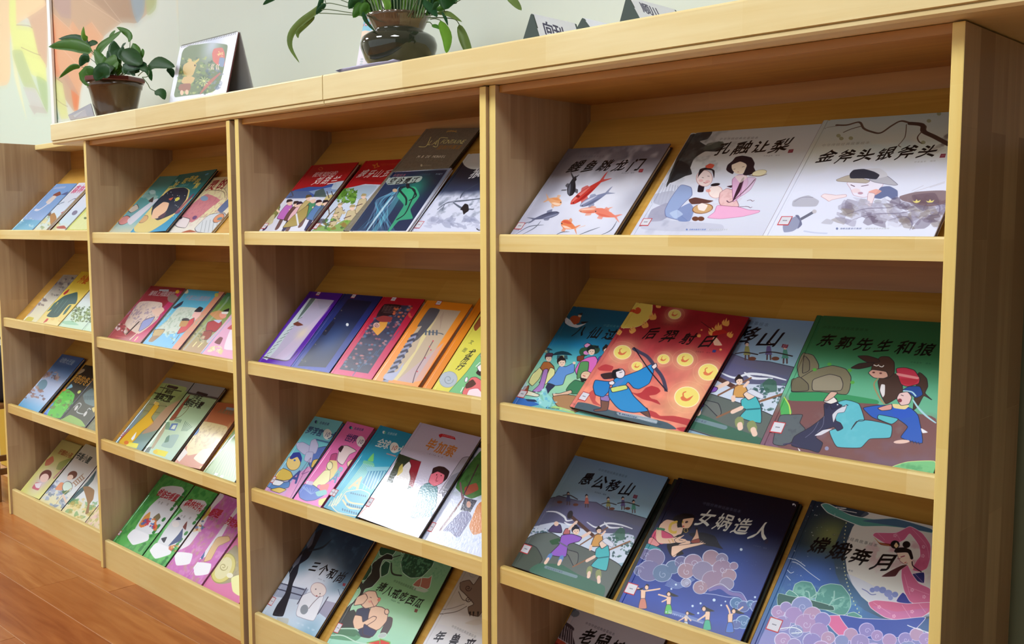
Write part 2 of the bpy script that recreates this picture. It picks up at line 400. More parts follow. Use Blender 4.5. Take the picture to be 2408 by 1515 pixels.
bm = BX(-4.2, 5.4, -4.6, 0.36, -0.06, -0.0015); fb = obj('subfloor', bm, JOINT, fl)
PW = 0.1815*S; PL = 1.22
row = 0
y1 = -0.113*S + 2*PW
meshes = {}
while y1 > -4.5:
    y0 = y1-PW; xoff = {1: 0.0457*S}.get(row-2+0, None)
    off = 0.0457*S if row == 2 else (0.0457*S + [0.61, 0.2, 0, 0.83, 0.35][row % 5])
    x = off - 5*PL; j = 0
    while x < 5.4:
        a, b_ = max(x, -4.2), min(x+PL, 5.4)
        vis = (y0 > -0.75)
        if b_ > a and (vis or j % 1 == 0):
            key = (round(b_-a, 3), round(PW, 3))
            if key not in meshes:
                bm = BX(0.0009, b_-a-0.0009, 0.0009, PW-0.0009, -0.0015, 0.0, bev=0.0008, seg=1)
                me = bpy.data.meshes.new('plank'); bm.to_mesh(me); bm.free(); meshes[key] = me
                for mm_ in FM: me.materials.append(mm_)
            o = bpy.data.objects.new('plank', meshes[key]); COL.objects.link(o); o.parent = fl; o.location = (a, y0, 0)
            o.material_slots[0].link = 'OBJECT'; o.material_slots[0].material = FM[(row*2+j) % 3]
        x += PL; j += 1
    y1 = y0; row += 1

# ---- back wall: white paint, a painted band of colour on the left, green dado behind the shelves at the right
WALLM = nz(mat('wall_paint', (216, 222, 211), 0.85, spec=.2), 3, .03)
wl = obj('wall_back', BX(-4.2, 5.4, YWALL*S, YWALL*S+0.12, 0.0, CEIL_Z), WALLM); tag(wl, 'white painted back wall', kind='structure')
GREEN = nz(mat('dado_paint', (128, 140, 112), 0.8, spec=.2), 5, .05)
da = obj('trim_1', BX(0.5, 5.4, YWALL*S-0.006, YWALL*S, 0.0, 1.25), GREEN); tag(da, 'grey green painted dado on the lower back wall', kind='structure')
ce = obj('ceiling', BX(-4.2, 5.4, -4.6, 0.5, CEIL_Z, CEIL_Z+0.1), nz(mat('ceiling_paint', (215, 216, 212), .9), 4, .03)); tag(ce, 'white ceiling', kind='structure')
w2 = obj('wall_left', BX(-4.32, -4.2, -4.6, 0.5, 0.0, CEIL_Z), nz(mat('wall_left_paint', (226, 226, 205), .85), 4, .03)); tag(w2, 'pale far left wall', kind='structure')
w3 = obj('wall_right', BX(5.4, 5.52, -4.6, 0.5, 0.0, CEIL_Z), nz(mat('wall_right_paint', (120, 122, 105), .85), 4, .03)); tag(w3, 'grey right wall', kind='structure')

# ---- lamps
DIFF = bpy.data.materials.new('lamp_diffuser'); DIFF.use_nodes = True; b = DIFF.node_tree.nodes['Principled BSDF']
b.inputs['Base Color'].default_value = (.9, .9, .9, 1); b.inputs['Emission Color'].default_value = (*LAMP_COLOR, 1); b.inputs['Emission Strength'].default_value = LAMP_STRENGTH
LFR = nz(mat('lamp_frame', (230, 230, 230), .4), 20, .03)
for i, (lx, ly) in enumerate(LAMPS):
    t = empty('ceiling_light', ['square white ceiling lamp farthest along the row, beyond the far bookcase', 'square white ceiling lamp above the far bookcase', 'square white ceiling lamp set farther out into the room than the others', 'square white ceiling lamp above the nearest bookcase'][i], 'lamp', 'square ceiling lamps', Matrix.Translation((lx*S, ly*S, CEIL_Z)))
    h = LAMP_SIZE/2
    bm = bmesh.new()
    for a in ((-h-.02, -h, -h-.02, h+.02), (h, h+.02, -h-.02, h+.02), (-h, h, -h-.02, -h), (-h, h, h, h+.02)): box(bm, *a, -0.02, 0.0)
    obj('frame', bm, LFR, t); obj('diffuser', BX(-h, h, -h, h, -0.012, 0.0), DIFF, t)

# ---- bookcases
DEP = 0.338; YB = 0.066; AL = math.radians(46.0); CA, SA = math.cos(AL), math.sin(AL); S0 = -0.030
names_u = {0: 'open topped light pine bookcase at the far end of the row', 1: 'light pine bookcase left of the gap, with green and pink books on its lowest shelf',
           2: 'light pine bookcase holding the purple, blue, red and orange books', 3: 'light pine bookcase nearest the camera at the right end of the row'}
HU = 1.5565
for u in range(4):
    k = empty('bookcase', names_u[u], 'bookcase', 'pine bookcases in a row', umat(u))
    oz = U[u][3]; topz = {0: 1.602}.get(u, HU-oz)
    for side in (0, 1):
        tz = topz if side == 0 else HU-oz-0.002
        x0 = 0 if side == 0 else WU[u]-T_
        o = obj('side_panel', BX(x0*S, (x0+T_)*S, 0, DEP*S, -oz*S, tz*S, bev=.0018), [W_SIDE, W_EDGE], k)
        for p in o.data.polygons:
            if p.normal.y < -0.6: p.material_index = 1
    xa, xb = T_*S, (WU[u]-T_)*S
    obj('back_panel', BX(xa, xb, (DEP-.012)*S, DEP*S, 0.0, (1.600 if u == 0 else HU-oz-.002)*S), W_SHADED, k)
    if u == 0: obj('top_board', BX(xa, xb, .173*S, (DEP-.012)*S, 1.580*S, 1.601*S, bev=.002), W_LIP, k)
    else: obj('top_board', BX(xa, xb, .012*S, (DEP-.012)*S, (HU-oz-.016)*S, (HU-oz)*S, bev=.001), W_SHADED, k)
    for r in range(1, 5):
        zt = ZT[r]
        # lip
        z0 = zt-HL if r < 4 else -oz
        bm = bmesh.new(); ya, yb_ = .0095*S, .0255*S; c = .0035
        z0m, z1m = z0*S, zt*S
        prof = [(ya, z0m), (yb_, z0m), (yb_, z1m-c*.4), (yb_-c*.4, z1m), (ya+c, z1m), (ya+c*.35, z1m-c*.3), (ya, z1m-c)]
        extrude_profile(bm, prof, xa+.0005, xb-.0005, 'x'); obj('shelf_lip' if r < 4 else 'plinth_board', bm, W_LIP, k)
        # slanted display board
        s1 = (DEP-.014-YB)/CA; th = .010
        def sp(s_, n_): return ((YB+s_*CA-n_*SA)*S, (zt+s_*SA+n_*CA)*S)
        bm = bmesh.new(); extrude_profile(bm, [sp(S0, 0), sp(s1, 0), sp(s1-.01, -th), sp(S0, -th)], xa+.0005, xb-.0005, 'x'); obj('display_board', bm, W_BOARD, k)
        # ledge the books stand on
        nl = (YB+S0*CA-.0258)/SA
        bm = bmesh.new(); extrude_profile(bm, [sp(S0-.0015, -th), sp(S0-.0015, nl), sp(S0-.0085, nl-.004), sp(S0-.0085, -th)], xa+.0005, xb-.0005, 'x'); obj('ledge', bm, W_BOARD, k)
# ---- counter tops
def counter(name, label, x0, x1, notch=None):
    ZB, ZF, ZE = 1.5572*S, 1.5700*S, 1.6325*S; yf = -.035*S; yb = (YWALL-.005)*S; r = .004
    prof_front = [(yf+.008, ZB), (yf+.0035, ZB+.004), (yf+.003, ZF-.002), (yf+.006, ZF-.0005), (yf, ZF+.001), (yf, ZE-r), (yf+r*.3, ZE-r*.3), (yf+r, ZE)]
    bm = bmesh.new()
    extrude_profile(bm, [(yb, ZB)]+prof_front+[(yb, ZE)], (x0 if notch is None else notch)*S, x1*S, 'x')
    if notch is not None:
        yn = .16*S; extrude_profile(bm, [(yn, ZB)]+prof_front+[(yn, ZE)], x0*S, notch*S, 'x')
        bmesh.ops.remove_doubles(bm, verts=bm.verts, dist=1e-5)
    o = obj(name, bm, W_TOP); o.rotation_euler.z = -0.0042; tag(o, label, 'counter'); return o
counter('counter_top', 'light pine top board under the small potted plant and calendar', -0.236, 1.4645, notch=-0.008)
counter('counter_top', 'long light pine top board under the big glass vase and name cards', 1.4685, 3.75)
# ---- wall decoration at the left: painted mural with a white edge strip
MX0, MX1, MZ0, MZ1 = -2.6, -0.02, 1.45, 2.75
def mural():
    yw = YWALL-.00015
    c = [proj((x, yw, z)) for x, z in ((MX0, MZ1), (MX1, MZ1), (MX0, MZ0), (MX1, MZ0))]
    A = Art((MX1-MX0)*S, (MZ1-MZ0)*S, np.array(c), 1.0); A.frame(0, 0, 4.455)
    A.F((216, 222, 211))
    A.P((206, 230, 205), [(-900, 300), (300, 500), (520, 900), (560, 1300), (400, 1700), (-900, 1700)], a=.55)
    A.P((214, 182, 152), [(110, -400), (480, -400), (490, 700), (400, 560), (300, 200), (130, 120)])
    w = (236, 214, 160)
    A.P((240, 214, 168), [(-900, -900), (500, -900), (520, 0), (120, 300), (110, 760), (30, 900), (-900, 800)], a=.95)
    A.P((200, 170, 140), [(300, -700), (1500, -700), (1640, 0), (1430, 240), (1290, 230), (1090, 380), (940, 620), (830, 1000), (815, 1180), (760, 1150), (600, 900), (560, 600), (500, 100)], a=1)
    A.P((224, 170, 130), [(520, 110), (720, 290), (760, 220), (830, 320), (960, 230), (1090, 390), (930, 640), (850, 900), (820, 1150), (780, 1160), (745, 900), (600, 700), (545, 560)], a=.9, sm=False)
    A.P((232, 150, 108), [(515, 100), (580, 330), (600, 640), (640, 800), (545, 780), (520, 400)], a=.8)
    A.P((222, 128, 80), [(740, 930), (830, 1010), (815, 1170), (775, 1150)], a=.9, sm=False)
    A.P((196, 160, 136), [(655, 810), (700, 760), (830, 1000), (740, 940)], a=.9, sm=False)
    A.Q((176, 150, 150), [(560, -300), (740, -300), (745, 200), (640, 180), (560, 60)], a=.6)
    A.Q((168, 140, 116), [(960, -300), (1330, -300), (1440, 240), (1250, 240), (960, 0)], a=.7)
    A.P((150, 168, 180), [(1330, -300), (1520, -300), (1510, 120), (1440, 240), (1390, 120)], a=.9)
    A.P((176, 190, 132), [(1510, -300), (1640, -300), (1635, 80), (1540, 150)], a=.8)
    A.P((228, 236, 150), [(100, -300), (160, -300), (170, 260), (340, 290), (400, 560), (480, 680), (490, 860), (330, 780), (230, 540), (130, 520), (95, 200)], a=.95, sm=False)
    A.P((236, 236, 190), [(105, 300), (150, 800), (240, 1120), (280, 1250), (230, 1000), (160, 620)], a=.8)
    A.P((190, 206, 140), [(130, 530), (230, 530), (330, 800), (500, 1180), (370, 930), (250, 900), (150, 640)], a=.8)
    A.P((168, 196, 130), [(380, 800), (490, 860), (500, 1180), (440, 1060)], a=.7)
    A.P((206, 208, 200), [(240, 910), (370, 930), (460, 1130), (320, 1110)], a=.9, sm=False)
    A.P((196, 188, 178), [(300, 1100), (460, 1130), (500, 1190), (380, 1180), (360, 1200)], a=.8, sm=False)
    A.P((218, 222, 150), [(545, 800), (655, 870), (700, 1130), (720, 1240), (640, 1250), (560, 1000)], a=.95, sm=False)
    A.P((150, 190, 160), [(555, 1030), (620, 1250), (560, 1255)], a=.9, sm=False)
    for q in ([(520, 110), (760, 330)], [(740, 210), (740, 330)], [(960, 230), (1060, 380)], [(880, 0), (1270, 250)], [(1090, 0), (1300, 270)], [(640, 500), (830, 700)]):
        A.L((238, 214, 190), 4, q, a=.7)
    for q in ([(545, 780), (655, 870)], [(555, 1005), (640, 1080), (710, 1118)], [(220, 495), (340, 550), (425, 580)], [(170, 262), (290, 268), (340, 295)]):
        A.L((140, 110, 100), 5, q, a=.7)
    g = A.c.copy(); n = 9     # soft, blurred print
    for ax in (0, 1):
        acc = np.zeros_like(g)
        for d in range(-n, n+1): acc += np.roll(g, d, ax)
        g = acc/(2*n+1)
    A.c = A.c*.45+g*.55
    bm = bmesh.new(); vs = [bm.verts.new((x*S, yw*S, z*S)) for x, z in ((MX0, MZ0), (MX1, MZ0), (MX1, MZ1), (MX0, MZ1))]
    f = bm.faces.new(vs); uvl = bm.loops.layers.uv.new('UVMap')
    for l, uv in zip(f.loops, ((0, 0), (1, 0), (1, 1), (0, 1))): l[uvl].uv = uv
    g_ = bmesh.ops.extrude_face_region(bm, geom=[f]); 
    for v in g_['geom']:
        if isinstance(v, bmesh.types.BMVert): v.co.y += .004
    bmesh.ops.recalc_face_normals(bm, faces=bm.faces)
    o = obj('wall_mural', bm, print_mat('mural_print', A, rough=.7, coat=0, bump=0), wl)
mural()
bm = BX(-1.200*S, -1.168*S, (YWALL-.016)*S, (YWALL-.004)*S, 0.0, CEIL_Z, bev=.002)
o = obj('trim_2', bm, nz(mat('white_trim', (236, 238, 236), .5), 9, .02)); tag(o, 'narrow upright white trim strip on the wall', kind='structure')
# ================================================================== BOOKS
def R(ox, oy, k):      # frame -> photo px
    return lambda x, y: (ox+x/k, oy+y/k)
PAGE = nz(mat('page_block', (232, 226, 210), .8, spec=.2), 200, .12, stretch=(.2, .2, 60))
STK = mat('label_paper', (214, 214, 222), .5); nz(STK, 60, .03)
STKR = mat('label_red_rim', (196, 52, 60), .5); nz(STKR, 60, .05)
_em = {}
def edge_mat(c):
    if c not in _em: _em[c] = nz(mat('cover_edge', c, .4, coat=.2), 60, .05)
    return _em[c]
def on_cover(u, r, px, py, off):
    """point of the cover plane (unit frame x, slope distance s) seen at a photo point"""
    ox, oy, yw, oz = U[u]; c, s_ = math.cos(yw), math.sin(yw)
    n = np.array([s_*SA, -c*SA, CA]); P0 = uloc(u, 0, YB-off*SA, ZT[r]+off*CA)
    X = uinv(u, hit(px, py, P0, n))
    return X[0], (X[1]-YB+off*SA)*CA + (X[2]-ZT[r]-off*CA)*SA
BOOKS = []
def book(u, r, off, th, label, art, tl=None, tr=None, top=None, bl=None, br=None, w=None, h=None, tilt=0.0,
         edge=(60, 60, 66), hard=True, group=None, gloss=.3, bump=.02, sticker=None, res=1.35, under=0, x0=None, s0=None, bs=60):
    """tl/tr/bl/br: photo points of corners, top: any point of the top edge; th thickness (m); off: height of the cover above the board (unit)"""
    pts = {k_: on_cover(u, r, *v, off) for k_, v in dict(tl=tl, tr=tr, top=top, bl=bl, br=br).items() if v is not None}
    th_u = th/S
    if 'tl' in pts and ('tr' in pts or 'top' in pts):
        a = np.array(pts['tl']); b = np.array(pts.get('tr', pts.get('top'))); ang = math.atan2(b[1]-a[1], b[0]-a[0]) if not tilt else math.radians(tilt)
        if 'tr' in pts and w is None: w = float(np.hypot(*(b-a)))
        ux, uy = np.array([math.cos(ang), math.sin(ang)]), np.array([-math.sin(ang), math.cos(ang)])
        if w is None: w = float((np.array(pts['br'])-np.array(pts['bl'])) @ ux)
        # lowest corner rests on the ledge
        ha = min((a[1]-S0)/uy[1], (a[1]+w*ux[1]-S0)/uy[1]); h = ha if h is None else min(h, ha)
        org = a - uy*h
    else:
        ang = math.radians(tilt); ux, uy = np.array([math.cos(ang), math.sin(ang)]), np.array([-math.sin(ang), math.cos(ang)])
        if 'bl' in pts:
            a = np.array(pts['bl']); org = a - uy*((a[1]-S0)/uy[1])
        else: org = np.array([x0, S0])
        if w is None: w = float((np.array(pts['br'])-a) @ ux)
        low = min(org[1], org[1]+w*ux[1]); org = org + np.array([0, S0-low])
    h = min(h, ((DEP-.0145-YB+(off-th_u)*SA)/CA-org[1])/math.cos(ang)-.002)
    org[0] = max(org[0], T_+.0045+max(0, math.sin(ang)*h))
    w = min(w, (WU[u]-T_-.0025-org[0]-max(0, -math.sin(ang)*h))/math.cos(ang))
    wm, hm, tm = w*S, h*S, th
    nb = off-th_u+.0006
    Mb = umat(u) @ Matrix.Translation((org[0]*S, (YB+org[1]*CA-nb*SA)*S, (ZT[r]+org[1]*SA+nb*CA)*S)) @ Matrix.Rotation(AL, 4, 'X') @ Matrix.Rotation(ang, 4, 'Z')
    print('BOOK %d%d %-34s w%.3f h%.3f x%.3f-%.3f ang%.1f off%.3f' % (u, r, label[:34], wm, hm, org[0], org[0]+w, math.degrees(ang), off))
    def cpx(x, y):
        p = Mb @ Vector((x, y, tm)); return proj(np.array(p)/S)
    A = Art(wm, hm, np.array([cpx(0, hm), cpx(wm, hm), cpx(0, 0), cpx(wm, 0)]), res)
    art(A)
    root = empty('picture_book', label, 'book', group, Mb)
    pm = print_mat('cover_print', A, rough=gloss, bump=bump, bscale=bs)
    make_book(root, wm, hm, tm, pm, edge_mat(edge), hard)
    if sticker:   # photo px of its centre, size m, rotation deg
        p = on_cover(u, r, sticker[0], sticker[1], off); d = np.array(p)-org; lx, ly = float(d @ ux)*S, float(d @ uy)*S
        sw, sh = sticker[2], sticker[3]; lx = max(sw/2+.001, lx)
        M = Matrix.Translation((lx, ly, tm)) @ Matrix.Rotation(math.radians(sticker[4] if len(sticker) > 4 else 0), 4, 'Z')
        st = obj('spine_label', BX(-sw/2, sw/2, -sh/2, sh/2, 0.0, .0003, bev=.0001, seg=1), STKR, root, M=M)
        obj('label_face', BX(-sw/2+.0018, sw/2-.0012, -sh/2+.0018, sh/2-.0018, .0003, .0006), STK, st)
        bm = bmesh.new()
        for i in range(4): box(bm, -.0035+i*.002, -.0022+i*.002, -.001, .001, .0006, .0007)
        obj('call_number', bm, edge_mat((90, 90, 110)), st)
    return root
def make_book(root, w, h, t, pm, em, hard):
    b = .0026 if hard else .0006
    if hard:
        g0, g1, gd = .007, .0125, .0011     # joint groove next to the spine
        prof = [(0, t-b), (0, t-.0006), (.0006, t), (g0, t), (g0+.0014, t-gd), (g1-.0014, t-gd), (g1, t), (w-.0006, t), (w, t-.0006), (w, t-b)]
    else: prof = [(0, t-b), (0, t-.0002), (.0002, t), (w-.0002, t), (w, t-.0002), (w, t-b)]
    bm = bmesh.new(); uvl = bm.loops.layers.uv.new('UVMap')
    A = [bm.verts.new((x, 0, z)) for x, z in prof]; B = [bm.verts.new((x, h, z)) for x, z in prof]; n = len(prof)
    for i in range(n):
        f = bm.faces.new((A[i], A[(i+1) % n], B[(i+1) % n], B[i])); f.material_index = 0
        if i == n-1 or i == 0 or i == n-2: f.material_index = 1
    bm.faces.new(A[::-1]).material_index = 1; bm.faces.new(B).material_index = 1
    bmesh.ops.recalc_face_normals(bm, faces=bm.faces)
    for f in bm.faces:
        for l in f.loops: l[uvl].uv = (l.vert.co.x/w, l.vert.co.y/h)
    obj('front_cover', bm, [pm, em], root)
    i = .0035 if hard else .0
    obj('page_block', BX((.003 if hard else .0004), w-i, i, h-i, b, t-b), PAGE, root)
    obj('back_cover', BX(0, w, 0, h, 0, b, bev=.0004, seg=1), em, root)
    bm = bmesh.new(); m_ = 7; pr = []
    for q in range(m_+1):
        a = math.pi/2+math.pi*q/m_; pr.append((.0+math.cos(a)*min(.0022, t*.2), t/2+math.sin(a)*(t/2-.0002)))
    pr += [(.0022, .0004), (.0022, t-.0004)]
    extrude_profile(bm, pr, .0003, h-.0003, 'y'); obj('spine', bm, em, root)
# ---- drawing helpers for cover pictures
INK = (34, 30, 34)
SER_A, SER_B = '中华传统经典故事绘本', '中国经典神话故事绘本'
AUTH, PUB = '中采童年 编绘', '海峡出版发行集团'
def fish(A, hx, hy, tx, ty, w, c, c2=None, belly=None):
    d = np.array([tx-hx, ty-hy], float); L_ = np.hypot(*d); d /= L_; n = np.array([-d[1], d[0]])
    def p(a, b): return tuple(np.array([hx, hy])+d*L_*a+n*w*b)
    A.P(c, [p(.78, 0), p(1.02, .45), p(1.08, .5), p(.92, 0), p(1.1, -.45), p(1.0, -.4)], a=.85)
    A.P(c, [p(.25, .4), p(.2, .8), p(.38, .75), p(.4, .4)], a=.7); A.P(c, [p(.35, -.4), p(.42, -.75), p(.55, -.6), p(.55, -.3)], a=.7)
    A.P(c, [p(0, 0), p(.08, .3), p(.3, .5), p(.55, .38), p(.85, .1), p(.85, -.1), p(.55, -.36), p(.3, -.48), p(.08, -.3)])
    if belly: A.P(belly, [p(.03, -.05), p(.15, -.3), p(.35, -.36), p(.6, -.25), p(.4, -.1)], a=.75)
    if c2: A.P(c2, [p(.12, .25), p(.35, .42), p(.7, .2), p(.4, .15)], a=.7)
    A.E(INK, *p(.07, .1), w*.06)
def curl(A, c, w, x, y, r, turns=1.4, d=1, a0=0.0, a=1.0):
    pts = []
    for i in range(18):
        t = i/17; an = a0+d*turns*2*math.pi*t; rr = r*(1-t*.85); pts.append((x+rr*math.cos(an), y+rr*math.sin(an)))
    A.L(c, w, pts, a=a, sm=False)
def cloud(A, c, lobes, line=None, lw=3, shade=None):
    if isinstance(c, list):
        m_ = np.mean(c, axis=0); c = [tuple(np.array(q)*.42+m_*.58) for q in c]
    for x, y, r in lobes:
        if line: A.E(line, x, y, r+lw, (r+lw)*.9)
    for i, (x, y, r) in enumerate(lobes):
        A.E(c[i % len(c)] if isinstance(c, list) else c, x, y, r, r*.9)
    if line:
        for i, (x, y, r) in enumerate(lobes):
            if r > lw*6:
                t0 = 2.6+(i % 3)*.35; A.L(line, lw*.75, [(x+r*.97*math.cos(t0+t), y+r*.88*math.sin(t0+t)) for t in np.linspace(0, 2.5, 9)], sm=False, a=.9)
                if i % 2 == 0: curl(A, line, lw*.75, x+r*.1, y+r*.15, r*.42, 1.1, 1 if i % 4 else -1, i)
def face(A, x, y, r, skin=(246, 214, 190), hair=(34, 26, 28), tilt=0, bun=True, ry=1.15, cheek=None):
    A.E(hair, x-r*.1, y-r*.35, r*1.12, r*1.05, tilt); A.E(skin, x, y, r*.86, r*ry*.86, tilt)
    A.P(hair, [(x-r*.95, y-r*.1), (x-r*.8, y-r*.95), (x, y-r*1.25), (x+r*.8, y-r*.9), (x+r*.6, y-r*.55), (x-r*.2, y-r*.6)])
    if bun: A.E(hair, x-r*.1, y-r*1.35, r*.45, r*.4)
    for sx in (-.3, .35): A.L(INK, r*.09, [(x+r*(sx-.14), y+r*.02), (x+r*(sx+.14), y-r*.02)], sm=False)
    A.L((190, 60, 60), r*.1, [(x-r*.1, y+r*.5), (x+r*.15, y+r*.48)], sm=False)
    if cheek:
        for sx in (-.45, .5): A.E(cheek, x+r*sx, y+r*.28, r*.2, r*.14, a=.6)
def person(A, x, y, hgt, robe, skin=(244, 212, 188), hair=(34, 26, 28), belt=None, legs=None, o=None, lean=0.0, arms=None, bun=True):
    """small standing figure, feet at x,y"""
    r = hgt*.11; hx = x+lean*hgt; hy = y-hgt*.88
    if legs:
        for sx in (-.08, .09): A.L(legs, hgt*.08, [(x+sx*hgt, y-hgt*.35), (x+sx*hgt*1.2, y)], sm=False)
    A.P(robe, [(hx-hgt*.1, hy+r*1.1), (hx+hgt*.1, hy+r*1.1), (x+hgt*.17, y-hgt*.35), (x+hgt*.2, y-hgt*(.28 if legs else .0)), (x-hgt*.2, y-hgt*(.28 if legs else .0)), (x-hgt*.16, y-hgt*.4)], o=o)
    if belt: A.L(belt, hgt*.04, [(x-hgt*.13, y-hgt*.48), (x+hgt*.13, y-hgt*.47)], sm=False)
    if arms:
        for (ax, ay) in arms:
            A.L(robe, hgt*.085, [(hx, hy+r*2), ((hx+ax)/2, (hy+r*2+ay)/2), (ax, ay)], sm=False); A.E(skin, ax, ay, hgt*.03)
    face(A, hx, hy, r, skin, hair, bun=bun)
def flame(A, x, y, s, c=(240, 176, 90), rot=0):
    q = [(0, 0), (-.5, -.1), (-.65, -.5), (-.35, -.95), (-.3, -.55), (-.05, -1.25), (.1, -.7), (.35, -1.0), (.5, -.4), (.35, -.05)]
    r = math.radians(rot)
    A.P(c, [(x+s*(a*math.cos(r)-b*math.sin(r)), y+s*(a*math.sin(r)+b*math.cos(r))) for a, b in q])
def blades(A, c, w, x0, y0, x1, y1, n, hgt, seed=1, a=.8):
    r = random.Random(seed)
    for i in range(n):
        t = r.random(); x = x0+(x1-x0)*t; y = y0+(y1-y0)*t; h = hgt*r.uniform(.5, 1)
        A.L(c, w, [(x, y), (x+h*.15, y-h*.6), (x+h*r.uniform(.1, .6), y-h)], a=a, taper=.7)
def blotch(A, c, x0, y0, x1, y1, n, r, seed=1, a=.6, sx=1.0, rot=0):
    q = random.Random(seed)
    for i in range(n):
        x, y = q.uniform(x0, x1), q.uniform(y0, y1); rr = r*q.uniform(.5, 1.2); cc = c[i % len(c)] if isinstance(c, list) else c
        th = q.uniform(-.5, .5); p = [(rr*sx*q.uniform(.35, 1.35)*math.cos(t), rr*q.uniform(.25, 1.1)*math.sin(t)) for t in [k*math.pi/4+q.uniform(-.3, .3) for k in range(8)]]
        A.P(cc, [(x+u*math.cos(th)-v*math.sin(th), y+u*math.sin(th)+v*math.cos(th)) for u, v in p], a=a)
def publisher(A, x0, y0, x1, y1, c=(60, 80, 130), a=.85, bar=True):
    """logo dot, name of the publishing group and a faint second name in a bar"""
    d = np.array([x1-x0, y1-y0], float); p = lambda t: (x0+d[0]*t, y0+d[1]*t)
    A.E(c, *p(0), np.hypot(*d)*.022, np.hypot(*d)*.022, a=a)
    A.T(PUB, *p(.08), *p(.44), c, .85, 'm', a=a)
    if bar: A.L((225, 228, 232), np.hypot(*d)*.035, [p(.53), p(1)], sm=False, a=.45)
    A.T('福建科学技术出版社', *p(.56), *p(.97), (110, 120, 140), .85, a=a*.6)
# ------------------------------------------------------------------ bookcase nearest the camera, top row
Z1, Z2, Z3, Z4, Z5, Z6, Z7 = (1120, 240, 3.787), (1680, 240, 3.787), (1120, 680, 3.787), (1640, 700, 3.156), (1120, 1040, 3.189), (1400, 1090, 3.564), (1760, 1110, 3.741)
def a_liyu(A):
    A.G([(0, (112, 110, 120)), (.2, (138, 137, 146)), (.42, (200, 202, 214)), (.6, (226, 229, 244)), (1, (204, 205, 224))], .5, 60, 11)
    A.frame(*Z1); A.N(.5, 40, 3, (80, 80, 92), .5, .8, (600, 380, 1750, 620)); A.N(.6, 30, 9, (225, 226, 232), .55, .8, (1100, 380, 1700, 560))
    A.glow((120, 122, 140), 1400, 860, 130, .75); A.glow((150, 152, 176), 640, 800, 140, .5); A.glow((168, 170, 196), 480, 1010, 150, .5)
    A.glow((236, 238, 250), 1150, 900, 330, .6)
    A.T(SER_A, 905, 488, 1130, 482, (96, 92, 104), .8, a=.5)
    A.T('鲤鱼跳龙门', 890, 572, 1425, 560, (14, 14, 16), .82, 'b')
    A.Q((150, 40, 50), [(1455, 598), (1490, 596), (1478, 626), (1443, 626)]); A.T('印', 1466, 611, 1467, 611, (210, 150, 150), 20)
    A.T(AUTH, 1300, 634, 1400, 630, (90, 88, 100), .8, a=.7)
    fish(A, 832, 838, 875, 652, 78, (48, 48, 56), (20, 20, 26), (120, 124, 140)); A.P((30, 30, 36), [(880, 655), (893, 690), (875, 712)]); A.L((70, 70, 78), 9, [(762, 786), (800, 784)])
    fish(A, 838, 910, 1160, 668, 72, (206, 62, 52), (150, 30, 34), (236, 150, 140)); A.E((140, 30, 30), 905, 840, 18, 12)
    fish(A, 922, 928, 1200, 792, 66, (128, 136, 168), (86, 92, 120), (222, 224, 240))
    fish(A, 912, 968, 1190, 962, 56, (238, 150, 120), (226, 110, 90), (250, 226, 216)); fish(A, 1050, 962, 1270, 1030, 78, (236, 134, 112), (222, 104, 84))
    fish(A, 760, 905, 620, 860, 84, (236, 170, 120), (226, 140, 80), (250, 226, 206)); fish(A, 740, 985, 480, 1052, 56, (86, 92, 120), (60, 64, 90), (150, 156, 184))
    fish(A, 755, 1070, 900, 1130, 90, (232, 132, 84), (250, 240, 236), (214, 80, 60)); A.L((238, 190, 160), 5, [(870, 1132), (972, 1100)])
    for q in ([(350, 1180), (470, 1110), (600, 1095)], [(400, 1185), (520, 1120), (575, 1060)], [(700, 1190), (760, 1160), (830, 1155)], [(900, 1190), (1000, 1150), (1100, 1115)], [(1110, 1185), (1200, 1140), (1255, 1055)], [(370, 1150), (420, 1090), (500, 1060)]):
        A.L((84, 92, 110), 9, q, taper=.8, a=.9)
book(3, 1, .018, .012, 'white and grey ink picture book of carp swimming, left on the nearest top shelf', a_liyu, tl=(1337,350.4), tr=(1577,338), edge=(52, 46, 50), sticker=(1217, 532, 0.020, 0.019, 0))
